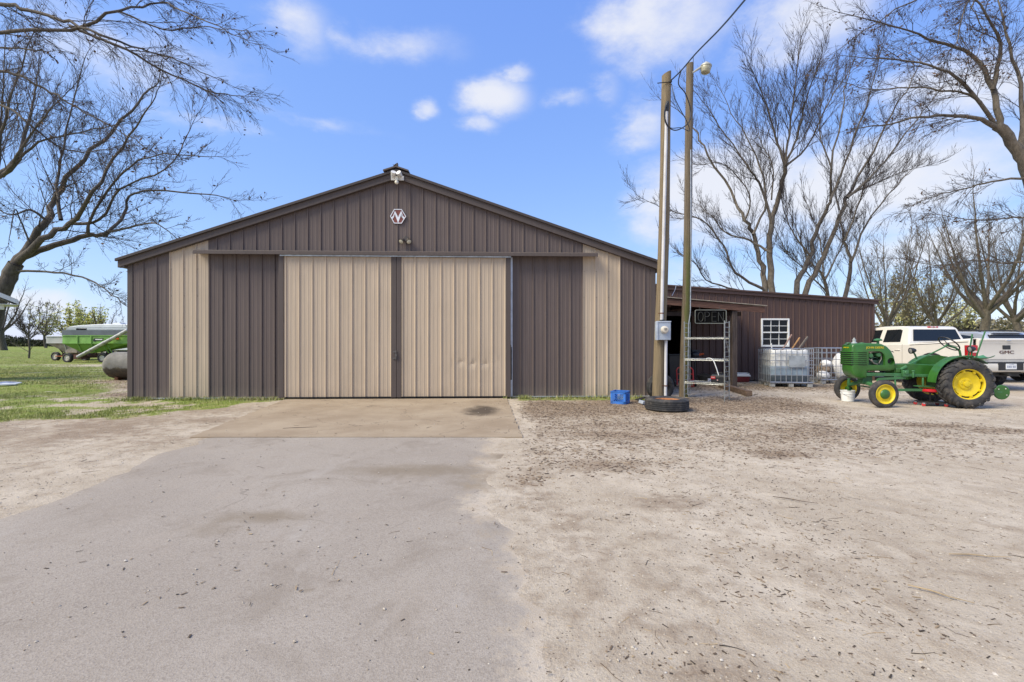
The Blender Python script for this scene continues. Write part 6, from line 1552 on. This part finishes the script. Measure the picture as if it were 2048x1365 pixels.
# near tree off to the left whose boughs reach across the sky
T = Tree(8, up=-.02, droop=.12, spread=.5, jit=.10, minr=.0032, rs=.72)
Y0 = 11.0
T.limb([Vector((-14.5, Y0, -.1)), Vector((-14.5, Y0, 3)), Vector((-14.3, Y0, 6)), Vector((-14.0, Y0, 9.2))], .38, .2, 0, 0, 1, 0)
for pl, r0, kd, kl in (([(-172, 120), (-60, 70), (0, 62), (140, 56), (240, 22), (318, 8), (400, 36), (478, 74)], .085, 15, 1.25),
                       ([(-172, -20), (-60, -5), (0, 8), (60, 20), (140, 48), (220, 78), (300, 104), (382, 132), (455, 168)], .085, 16, 1.25),
                       ([(140, 52), (250, 100), (345, 150), (430, 186), (498, 193)], .05, 13, 1.0),
                       ([(240, 24), (330, 60), (400, 55), (485, 62)], .03, 10, .8),
                       ([(-172, 80), (0, 94), (60, 100), (102, 103)], .045, 4, .7),
                       ([(-172, 130), (0, 145), (40, 152), (100, 185), (152, 214), (235, 258), (300, 300)], .055, 14, 1.2),
                       ([(-172, 180), (0, 212), (60, 250), (130, 300), (200, 300), (270, 290)], .045, 13, 1.2),
                       ([(-172, -160), (0, -90), (150, -40), (300, -10), (400, 5)], .06, 12, 1.1)):
    pts = [P(a, b, Y0 + .15 * i * _rz.choice((-1, 1))) for i, (a, b) in enumerate(pl)]
    T.limb(pts, r0, .010, 0, kd, kl, 3)
T.build('overhanging_tree', 'tree beyond the left edge whose bare boughs reach across the upper sky', (-14.5, Y0, 0), BK1, leafmat=DLEAF, leaf=(.05, .035, 2), twig=TWG)
# pair of trees behind the lean-to
T = Tree(21, up=.16, spread=.55, jit=.09, minr=.0065, rs=.56)
Y0 = 26.5
for pl, r0, r1, kd, kl in (([(1534, 735), (1532, 590), (1521, 522), (1506, 470), (1490, 440), (1462, 380), (1405, 292), (1382, 252), (1342, 212)], .34, .03, 16, 2.4),
                           ([(1506, 470), (1531, 402), (1512, 312), (1472, 242), (1442, 182)], .13, .025, 13, 2.2),
                           ([(1546, 735), (1544, 590), (1540, 500), (1543, 448), (1560, 392), (1570, 330)], .36, .20, 5, 1.6),
                           ([(1570, 330), (1551, 272), (1530, 202), (1500, 132)], .14, .03, 14, 2.3), ([(1570, 332), (1580, 250), (1590, 180), (1600, 90)], .12, .03, 14, 2.3),
                           ([(1570, 332), (1595, 272), (1612, 200), (1640, 120)], .13, .03, 14, 2.3), ([(1572, 332), (1612, 296), (1660, 200), (1705, 130)], .12, .03, 14, 2.3),
                           ([(1543, 448), (1522, 372), (1502, 342), (1452, 272), (1402, 200)], .15, .03, 15, 2.3),
                           ([(1530, 580), (1470, 546), (1446, 492), (1402, 440), (1342, 422), (1280, 395)], .15, .02, 15, 1.9),
                           ([(1540, 505), (1500, 482), (1450, 465), (1422, 432), (1382, 402)], .13, .02, 13, 1.9),
                           ([(1528, 592), (1470, 580), (1412, 560), (1392, 530), (1350, 500)], .12, .02, 12, 1.8),
                           ([(1490, 440), (1500, 390), (1450, 330), (1400, 330)], .09, .02, 11, 1.9), ([(1543, 400), (1545, 330), (1520, 280), (1510, 220)], .08, .02, 10, 2.0)):
    T.limb(px3(pl, Y0, .35), r0, r1, 0, kd, kl, 3)
T.build('bare_tree', 'tall bare twin-stemmed tree rising behind the lean-to roof nearest the poles', P(1540, 735, Y0), BK2, twig=TWG)
T = Tree(33, up=.20, spread=.48, jit=.09, minr=.0068, rs=.56)
Y0 = 28
for pl, r0, r1, kd, kl in (([(1588, 733), (1592, 588), (1616, 522), (1640, 452), (1660, 402), (1664, 332), (1688, 202), (1702, 120)], .36, .03, 16, 2.4), ([(1604, 733), (1606, 590), (1650, 512), (1680, 432), (1694, 396), (1742, 302), (1802, 202), (1852, 110)], .36, .03, 17, 2.4),
                           ([(1660, 402), (1700, 300), (1740, 190), (1765, 90)], .13, .03, 14, 2.3), ([(1694, 396), (1752, 342), (1832, 242), (1880, 180)], .14, .03, 14, 2.3), ([(1620, 512), (1590, 472), (1572, 432), (1560, 380)], .11, .02, 12, 1.8), ([(1664, 340), (1640, 260), (1650, 160)], .09, .025, 11, 2.2), ([(1694, 396), (1720, 380), (1790, 350), (1860, 330)], .09, .02, 12, 2.0)):
    T.limb(px3(pl, Y0, .35), r0, r1, 0, kd, kl, 3)
T.build('bare_tree', 'tall bare tree forking in a V behind the lean-to roof', P(1598, 733, Y0), BK2, twig=TWG)
T = Tree(41, up=.22, spread=.5, jit=.09, minr=.0072, rs=.56)
Y0 = 31
for pl, r0, r1, kd, kl in (([(1690, 728), (1690, 600), (1702, 530), (1690, 482), (1684, 462), (1672, 380)], .33, .05, 12, 2.2), ([(1702, 525), (1732, 452), (1792, 372), (1832, 330)], .15, .03, 14, 2.2), ([(1655, 728), (1657, 600), (1646, 552), (1618, 520), (1590, 450)], .30, .04, 13, 2.2), ([(1650, 560), (1680, 500), (1700, 440)], .12, .03, 10, 2.0), ([(1690, 482), (1720, 400), (1740, 330)], .12, .03, 12, 2.2), ([(1657, 590), (1610, 540), (1570, 500), (1540, 440)], .10, .03, 12, 2.0), ([(1646, 552), (1640, 480), (1610, 400)], .10, .03, 11, 2.0)):
    T.limb(px3(pl, Y0, .4), r0, r1, 0, kd, kl, 3)
T.build('bare_tree', 'slimmer bare tree with two short trunks behind the right end of the lean-to', P(1672, 728, Y0), BK2, twig=TWG)
# big tree at the right whose boughs hang over the yard
T = Tree(52, up=.02, droop=.10, spread=.55, jit=.11, minr=.0052, rs=.72)
Y0 = 19.0
T.limb([P(2120, 751, Y0), P(2110, 600, Y0), P(2085, 430, Y0), P(2052, 335, Y0), P(2030, 295, Y0), P(1992, 252, Y0)], .42, .24, 0, 0, 1, 0)
for pl, r0, r1, kd, kl in (([(1995, 255), (1960, 238), (1900, 232), (1840, 236), (1760, 250), (1690, 262)], .14, .015, 17, 1.7), ([(1998, 258), (1985, 180), (1945, 112), (1872, 82), (1800, 58), (1700, 30)], .17, .02, 18, 1.8),
                           ([(2045, 320), (2046, 200), (2020, 90), (1990, -20)], .16, .03, 14, 1.8), ([(1990, 250), (1930, 170), (1860, 130), (1780, 120), (1690, 112)], .11, .015, 17, 1.7), ([(1985, 180), (2000, 90), (1960, 10), (1900, -60)], .12, .02, 14, 1.7),
                           ([(2060, 355), (1985, 362), (1930, 378), (1870, 392), (1805, 420)], .07, .012, 14, 1.4), ([(2085, 430), (2030, 436), (1950, 440), (1860, 428)], .06, .012, 13, 1.3), ([(2098, 520), (2020, 527), (1950, 520), (1885, 532), (1800, 518)], .065, .012, 14, 1.3),
                           ([(1985, 245), (1950, 195), (1900, 182), (1820, 175), (1740, 180), (1670, 160)], .09, .012, 17, 1.6), ([(2060, -60), (1945, -10), (1915, 80), (1898, 104)], .06, .012, 11, 1.1), ([(2060, -60), (1950, 0), (1965, 60), (1955, 110)], .05, .012, 9, 1.0), ([(2080, -80), (1900, -30), (1760, 40), (1660, 110)], .07, .012, 15, 1.4)):
    T.limb(px3(pl, Y0, .3), r0, r1, 0, kd, kl, 3)
T.clumps = [(P(1975, 150, Y0), .35, 110), (P(1965, 120, Y0), .25, 40), (P(1935, 120, Y0), .2, 30), (P(1745, 60, Y0), .12, 20)]
T.build('overhanging_tree', 'big bare tree at the right with scaly trunk and boughs over the pickup', P(2120, 751, Y0), BK2, leafmat=DLEAF, leaf=(.05, .06, 2), twig=TWG)

def b_y(b): return max(20., b[1])
def auto_tree(seed, base, H, r0, nl=6, lean=0., up=.2, depth=3, spread=.6, kids=10, fork=.3, kl=None):
    T = Tree(seed, up=up, spread=spread, jit=.12, minr=.00022 * b_y(base)); r = T.r; b = Vector(base)
    top = b + Vector((lean * H, r.uniform(-.05, .05) * H, H * fork)); T.limb([b - Vector((0, 0, .15)), b.lerp(top, .5) + Vector((r.uniform(-.02, .02) * H, 0, 0)), top], r0, r0 * .75, 0, 0, 1, 0)
    for k in range(nl):
        a = 2 * PI * (k + r.random() * .6) / nl; sp = H * (.18 + .22 * r.random()); hgt = H * (.72 + .26 * r.random()); st = b.lerp(top, .75 + .25 * r.random())
        e = b + Vector((lean * H + sp * math.cos(a), sp * math.sin(a), hgt)); m = st.lerp(e, .45) + Vector((sp * .12 * math.cos(a), sp * .12 * math.sin(a), -.03 * H))
        T.limb([st, m, e], r0 * .5, r0 * .08, 0, kids, kl or H * .17, depth, .12)
    return T
GR = 'bare trees far behind the pickup'
for i, (px, Y, H, r0, lab, lf, tw) in enumerate(((1762, 40, 10.5, .24, 'bare tree just past the right end of the lean-to', None, TWG2), (1835, 60, 10.0, .26, 'olive budding tree behind the cab of the pickup', (OLV, (.55, .20, 3)), TWG2), (1962, 42, 14.5, .40, 'large bare spreading tree with thick trunk behind the pickup bed', None, TWG2), (1900, 50, 11.0, .30, 'bare leaning tree between the pickup cab and the large spreading tree', None, TWG2), (2040, 48, 13.5, .36, 'bare tree at the far right behind the silver car', None, TWG2), (1800, 75, 9.5, .24, 'pale green budding tree far behind the lean-to end', (SPR, (.6, .22, 3)), TWG2), (1925, 80, 8.5, .22, 'low yellow-green budding tree far behind the pickup', (SPR, (.5, .24, 3)), TWG2))):
    b = P(px, 682.5, Y); b.z = 0
    T = auto_tree(100 + i, b, H, r0, nl=7 if r0 < .39 else 10, lean=(.03, -.02, 0, -.10, 0, .02, 0)[i], depth=3 if Y < 55 else 2, kids=9 if Y < 55 else 14, kl=H * .22)
    T.build('field_tree', lab, b, BK2, GR, leafmat=lf[0] if lf else None, leaf=lf[1] if lf else None, twig=tw)
# trees along the far left edge of the field
GL = 'trees along the far edge of the field'
for i, (px, Y, H, r0, lab, lf) in enumerate(((9, 70, 10.0, .42, 'dark bare tree with stout trunk at the far left of the field edge', None), (92, 95, 8.2, .26, 'pale budding tree standing alone left of the grain wagons', (SPR, (.55, .26, 2))), (136, 100, 7.6, .24, 'budding tree behind the grey grain wagon', (SPR, (.5, .26, 2))), (158, 100, 8.8, .26, 'yellow-green leafing tree behind the wagons', (SPR2, (.6, .26, 3))), (180, 104, 9.4, .28, 'tallest yellow-green leafing tree behind the camper', (SPR2, (.65, .26, 3))), (206, 102, 8.4, .26, 'brown bare tree at the right end of the leafing group', None), (60, 110, 6.2, .2, 'small bare tree in the hedge at the far left', None), (228, 115, 6.5, .2, 'low bare tree behind the camper roof', None))):
    b = P(px, 682.5, Y); b.z = 0
    T = auto_tree(200 + i, b, H, r0, nl=6, depth=2, kids=12, spread=.75)
    T.build('field_tree', lab, b, BK1, GL, leafmat=lf[0] if lf else None, leaf=lf[1] if lf else None, twig=TWG2)
q = G(58, 717)
T = auto_tree(301, q, 4.4, .07, nl=8, depth=3, kids=6, spread=.8, fork=.45, kl=.7)
for a, b in ((.5, -1.6), (.55, .7)): T.limb([q + Vector((0, 0, a)), q + Vector((b * .5, 0, a + .45)), q + Vector((b, .1, a + .75))], .03, .008, 0, 4, .4, 2)
T.build('young_tree', 'thin young bare tree standing in the grass left of the grain wagons', q, BK1, twig=TWG)

# ragged hedges on the horizon, one mass each
def hedge(name, segs, seed, mat, n, size):
    rg = np.random.RandomState(seed); V, Fq = [], []
    P0 = []
    for (x0, y0, x1, y1, h, w, cnt) in segs:
        u = rg.rand(cnt); hh = h * (.55 + .6 * vnoise(u * 40, u * 0, 1, seed)); zz = hh * rg.rand(cnt) ** .75
        P0.append(np.stack([x0 + (x1 - x0) * u, y0 + (y1 - y0) * u + w * (rg.rand(cnt) - .5), zz], 1))
    C = np.concatenate(P0); m = len(C)
    U = rg.randn(m, 3); U /= np.linalg.norm(U, axis=1, keepdims=True); W = np.cross(U, rg.randn(m, 3)); W /= np.linalg.norm(W, axis=1, keepdims=True)
    s = size * (.5 + rg.rand(m, 1)); V = np.stack([C - U * s, C + W * s * .35, C + U * s, C - W * s * .35], 1).reshape(-1, 3)
    me = fastmesh(name, V, np.arange(m * 4).reshape(m, 4), 4); me.materials.append(mat)
    return mkobj(name, me, None, kind='stuff')
tag(hedge('hedgerow', [(-150, 118, -70, 118, 2.6, 4, 16000), (-70, 118, 10, 120, 2.4, 4, 5000)], 4, M('hedge_brush', (.055, .06, .03), .9, var=.5, vs_=.5), 0, .32), 'dark brushy hedgerow along the far edge of the field', 'hedge')
tag(hedge('far_woods', [(52, 78, 120, 84, 4.0, 10, 16000), (60, 120, 170, 125, 7.5, 12, 20000)], 6, M('woods_brush', (.17, .15, .095), .9, var=.4, vs_=.25), 0, .5), 'pale brown and olive brush of far woods behind the parked vehicles', 'woods')

# ================================================================== GRASS AND LITTER
rg = np.random.RandomState(9)
def ga_at(x, y):                                        # the ground sheet's own grass attribute
    i = np.clip(np.searchsorted(gx, x) - 1, 0, len(gx) - 2); j = np.clip(np.searchsorted(gy, y) - 1, 0, len(gy) - 2); return ga[i, j], z[i, j], la[i, j]
def blades(name, x, y, hmin, hmax, w, mats, label):
    g_, zz, _ = ga_at(x, y); keep = rg.rand(len(x)) < np.clip((g_ - .3) * 1.5, 0, 1) * (.25 + 1.3 * sstep(.38, .62, fbm(x, y, .9, 91))); x, y, zz = x[keep], y[keep], zz[keep]; n = len(x)
    a = rg.rand(n) * 6.283; h = hmin + (hmax - hmin) * rg.rand(n) ** 1.8; h = h * (.6 + .8 * fbm(x, y, 2.2, 71)); lean = h * (.15 + .75 * rg.rand(n)); ww = w * (.6 + .8 * rg.rand(n))
    dx, dy = np.cos(a), np.sin(a); b = np.stack([x, y, zz - .005], 1); s_ = np.stack([-dy, dx, 0 * dx], 1) * ww[:, None] / 2; l_ = np.stack([dx, dy, 0 * dx], 1)
    mid_ = b + l_ * lean[:, None] * .35 + np.array([0, 0, 1.]) * (h * .6)[:, None]; tip = b + l_ * lean[:, None] + np.array([0, 0, 1.]) * h[:, None]
    V = np.stack([b - s_, b + s_, mid_ + s_ * .7, mid_ - s_ * .7, tip], 1).reshape(-1, 3); o = np.arange(n)[:, None] * 5
    me = bpy.data.meshes.new(name); q4 = o + np.array([[0, 1, 2, 3]]); t3 = o + np.array([[3, 2, 4]])
    me.vertices.add(len(V)); me.vertices.foreach_set('co', V.astype(np.float32).ravel())
    lv = np.concatenate([q4.ravel(), t3.ravel()]).astype(np.int32); me.loops.add(len(lv)); me.loops.foreach_set('vertex_index', lv)
    st_ = np.concatenate([np.arange(n) * 4, n * 4 + np.arange(n) * 3]).astype(np.int32); me.polygons.add(2 * n); me.polygons.foreach_set('loop_start', st_); me.update(calc_edges=True)
    at = me.attributes.new('tone', 'FLOAT', 'POINT'); at.data.foreach_set('value', np.repeat(np.clip(rg.rand(n) * .7 + .7 * (fbm(x, y, .8, 41) - .2), 0, 1), 5).astype(np.float32))
    me.materials.append(mats); o_ = mkobj(name, me, None, kind='stuff'); tag(o_, label, 'grass'); return o_
t = NT('grass_blade'); tn_ = t.attr('tone'); c = t.mix(t.ramp(tn_, 0, .45), (.14, .185, .03), (.27, .30, .065)); c = t.mix(t.ramp(tn_, .45, .95), c, (.43, .37, .20)); t.set(Base_Color=c, Roughness=.6)
n1 = 190000
yy = 7.0 + 16 * rg.rand(n1) ** 1.5; xx = -4.2 - rg.rand(n1) * (yy * 1.15 - 3.6)
blades('lawn_grass', xx, yy, .015, .07, .007, t.m, 'short patchy spring grass left of the barn')
n1 = 80000
yy = 15 + 50 * rg.rand(n1) ** 1.4; xx = -yy * (.78 + .36 * rg.rand(n1)); blades('field_grass', xx, yy, .02, .07, .012, t.m, 'grass of the open field around the grain wagons')
n1 = 9000
xx = np.concatenate([-.2 + 3.4 * rg.rand(n1), -9.2 + 4 * rg.rand(n1)]); yy = 11.42 + .04 * (xx + 2.77) - .05 - .25 * rg.rand(2 * n1) ** 1.6; blades('edge_weeds', xx, yy, .02, .11, .009, t.m, 'tufts of grass along the foot of the barn wall')

def scatter(name, n, xf, yf, shape, dens, mat, label, cat):
    x, y = xf(n), yf(n); keep = rg.rand(n) < dens(x, y); x, y = x[keep], y[keep]; n = len(x)
    V0, F0 = shape(n); g_, zz, _ = ga_at(x, y); pv = in_paved(x, y)
    zz = np.where(pv, np.where(y > AP_Y0, .016, .009), zz)
    C = np.stack([x, y, zz], 1); V = V0 + C[:, None, :]; k = V0.shape[1]; o = (np.arange(n) * k)[:, None, None] + F0[None]
    me = fastmesh(name, V.reshape(-1, 3), o.reshape(-1, F0.shape[1]), F0.shape[1]); me.polygons.foreach_set('use_smooth', np.zeros(len(me.polygons), bool))
    at = me.attributes.new('tone', 'FLOAT', 'POINT'); at.data.foreach_set('value', np.repeat(rg.rand(n), k).astype(np.float32)); me.materials.append(mat)
    return tag(mkobj(name, me, None, kind='stuff'), label, cat)
OCT = np.array([[0, 2, 4], [2, 1, 4], [1, 3, 4], [3, 0, 4], [2, 0, 5], [1, 2, 5], [3, 1, 5], [0, 3, 5]])
def pebble(lo, hi):
    def f(n):
        s = lo + (hi - lo) * rg.rand(n) ** 3; a = rg.rand(n) * 6.28; e = .6 + .5 * rg.rand(n); V = np.zeros((n, 6, 3)); c, d = np.cos(a), np.sin(a)
        for k, (u, v, w) in enumerate(((1, 0, 0), (-1, 0, 0), (0, 1, 0), (0, -1, 0), (0, 0, 1), (0, 0, -1))):
            jx = (.8 + .4 * rg.rand(n)); V[:, k, 0] = s * jx * (u * c - v * d * e); V[:, k, 1] = s * jx * (u * d + v * c * e); V[:, k, 2] = s * .55 * w * jx + s * .2
        return V, OCT
    return f
BOXF = np.array([[0, 1, 3, 2], [4, 6, 7, 5], [0, 4, 5, 1], [2, 3, 7, 6], [0, 2, 6, 4], [1, 5, 7, 3]])
def chip(l0, l1, w0, w1, th, bias=None):
    def f(n):
        L = l0 + (l1 - l0) * rg.rand(n) ** 2.2; W = w0 + (w1 - w0) * rg.rand(n); a = rg.rand(n) * 6.28 if bias is None else bias + .5 * rg.randn(n); tl = .35 * rg.randn(n); V = np.zeros((n, 8, 3)); c, d = np.cos(a), np.sin(a); k = 0
        for w in (0, 1):
            for v in (-1, 1):
                for u in (-1, 1):
                    tp = (.35 + .65 * rg.rand(n)) if u > 0 else 1.0; x = u * L / 2; y = v * W / 2 * tp
                    V[:, k, 0] = c * x - d * y; V[:, k, 1] = d * x + c * y; V[:, k, 2] = .001 + w * th + .12 * tl * np.abs(x) + .25 * np.abs(tl) * np.abs(y); k += 1
        return V, BOXF
    return f
TUBF = np.array([[3 * i + k, 3 * i + (k + 1) % 3, 3 * i + 3 + (k + 1) % 3, 3 * i + 3 + k] for i in range(3) for k in range(3)])
def bent(l0, l1, rad):
    def f(n):
        L = l0 + (l1 - l0) * rg.rand(n) ** 2; a = rg.rand(n) * 6.28; V = np.zeros((n, 12, 3)); off = np.cumsum(rg.randn(n, 4) * .10, 1) * L[:, None]; rr = rad * (.6 + .9 * rg.rand(n))
        for i, t_ in enumerate((-.5, -.17, .17, .5)):
            for k in range(3):
                an = 2.094 * k; r_ = rr * (1 - .2 * i); lx_ = t_ * L; ly_ = off[:, i] + r_ * math.cos(an)
                V[:, 3 * i + k, 0] = np.cos(a) * lx_ - np.sin(a) * ly_; V[:, 3 * i + k, 1] = np.sin(a) * lx_ + np.cos(a) * ly_; V[:, 3 * i + k, 2] = rr + r_ * math.sin(an)
        return V, TUBF
    return f
def tone_mat(name, cols):
    t = NT(name); tn_ = t.attr('tone'); r = t.n('ShaderNodeValToRGB'); r.color_ramp.interpolation = 'LINEAR'
    for i, (p_, c_) in enumerate(cols):
        e = r.color_ramp.elements[i] if i < 2 else r.color_ramp.elements.new(p_)
        e.position = p_; e.color = (*c_, 1)
    t.l(tn_, r.inputs[0]); t.set(Base_Color=r.outputs[0], Roughness=.9); return t.m
PEB = tone_mat('pebble_mix', [(0, (.20, .165, .13)), (.5, (.42, .36, .29)), (.85, (.46, .41, .34)), (1, (.54, .50, .45))])
CHP = tone_mat('litter_mix', [(0, (.035, .027, .02)), (.45, (.095, .065, .043)), (.8, (.20, .14, .09)), (1, (.40, .30, .18))])
nearx = lambda n: rg.uniform(-9, 11, n)
ynear = lambda n: 1.5 + 10.5 * rg.rand(n) ** 1.6
onp = lambda x, y: in_paved(x, y).astype(float)
vis = lambda x, y: (np.abs(x) < 1.16 * y + .3).astype(float)
scatter('gravel', 52000, nearx, ynear, pebble(.003, .012), lambda x, y: vis(x, y) * np.where(onp(x, y) > 0, .10, .85) * (ga_at(x, y)[0] < .6) * (.25 + 1.2 * fbm(x, y, .9, 55)), PEB, 'scattered small gravel on the dirt yard', 'gravel')
scatter('leaf_litter', 46000, nearx, ynear, chip(.006, .038, .003, .011, .0012), lambda x, y: vis(x, y) * np.where(onp(x, y) > 0, .05, .30 + .5 * (x > .6)) * (.18 + 1.5 * sstep(.42, .65, fbm(x, y, 1.1, 61))) * (ga_at(x, y)[0] < .8), CHP, 'scattered dark leaf scraps and bark chips on the yard', 'litter')
scatter('leaf_litter', 40000, lambda n: rg.uniform(-.1, 8, n), lambda n: rg.uniform(4.5, 11.6, n), chip(.015, .06, .008, .026, .002), lambda x, y: np.clip(ga_at(x, y)[2] * 1.35 - .22, 0, 1) * (~in_paved(x, y)), tone_mat('brown_leaf_mix', [(0, (.06, .042, .03)), (.5, (.15, .10, .065)), (.85, (.28, .20, .125)), (1, (.45, .36, .25))]), 'brown fallen leaves heaped around the poles and rack', 'leaves')
scatter('leaf_litter', 9000, lambda n: rg.uniform(3.5, 13, n), lambda n: rg.uniform(11.6, 16.3, n), chip(.02, .08, .01, .035, .003), lambda x, y: np.clip(ga_at(x, y)[2] * 1.2 - .1, 0, .8), CHP, 'brown fallen leaves under the porch and along the lean-to', 'leaves')
scatter('leaf_litter', 5000, lambda n: rg.uniform(-16, -9.3, n), lambda n: rg.uniform(11.3, 17.5, n), chip(.02, .08, .01, .03, .003), lambda x, y: np.clip(.9 - ga_at(x, y)[0] * 1.4, 0, 1), CHP, 'brown fallen leaves on the bare earth by the old tank', 'leaves')
scatter('fallen_twigs', 1700, nearx, ynear, bent(.04, .17, .0022), lambda x, y: vis(x, y) * np.where(onp(x, y) > 0, .07, .55) * (x > -6), CHP, 'fallen twigs strewn over the yard', 'twigs')
scatter('straw_bits', 420, nearx, ynear, bent(.04, .20, .0018), lambda x, y: vis(x, y) * np.where(onp(x, y) > 0, .12, .6), tone_mat('straw_mix', [(0, (.32, .22, .12)), (1, (.56, .44, .26))]), 'pale straw stems strewn over the yard', 'straw')
for (px, py, L, a_, lab, pale) in ((1590, 1003, .34, -.55, 'long brown stick on the open dirt behind a patch of damp soil', 0), (1880, 1192, .27, -.75, 'bent tan stick on the dirt in the right foreground', 1), (1960, 1115, .36, -.12, 'straight tan stick lying crosswise on the right foreground dirt', 1), (600, 828 + 30, .5, .25, 'dark twig on the concrete apron before the left door', 0)):
    q = G(px, py); d_ = Vector((math.cos(a_), math.sin(a_), 0)) * L / 2; zq = .02 if py < 876 else .012
    mb = MB(); n_ = Vector((-d_.y, d_.x, 0)).normalized() * .012
    mb.tube([q - d_ + Vector((0, 0, zq)), q - d_ * .3 + n_ + Vector((0, 0, zq)), q + d_ * .3 - n_ * .6 + Vector((0, 0, zq)), q + d_ + Vector((0, 0, zq))], [.003, .004, .003, .0015], 6); mb.build('fallen_stick', M('stick_%d' % px, (.36, .27, .16) if pale else (.10, .075, .055), .9), None, label=lab, cat='stick')
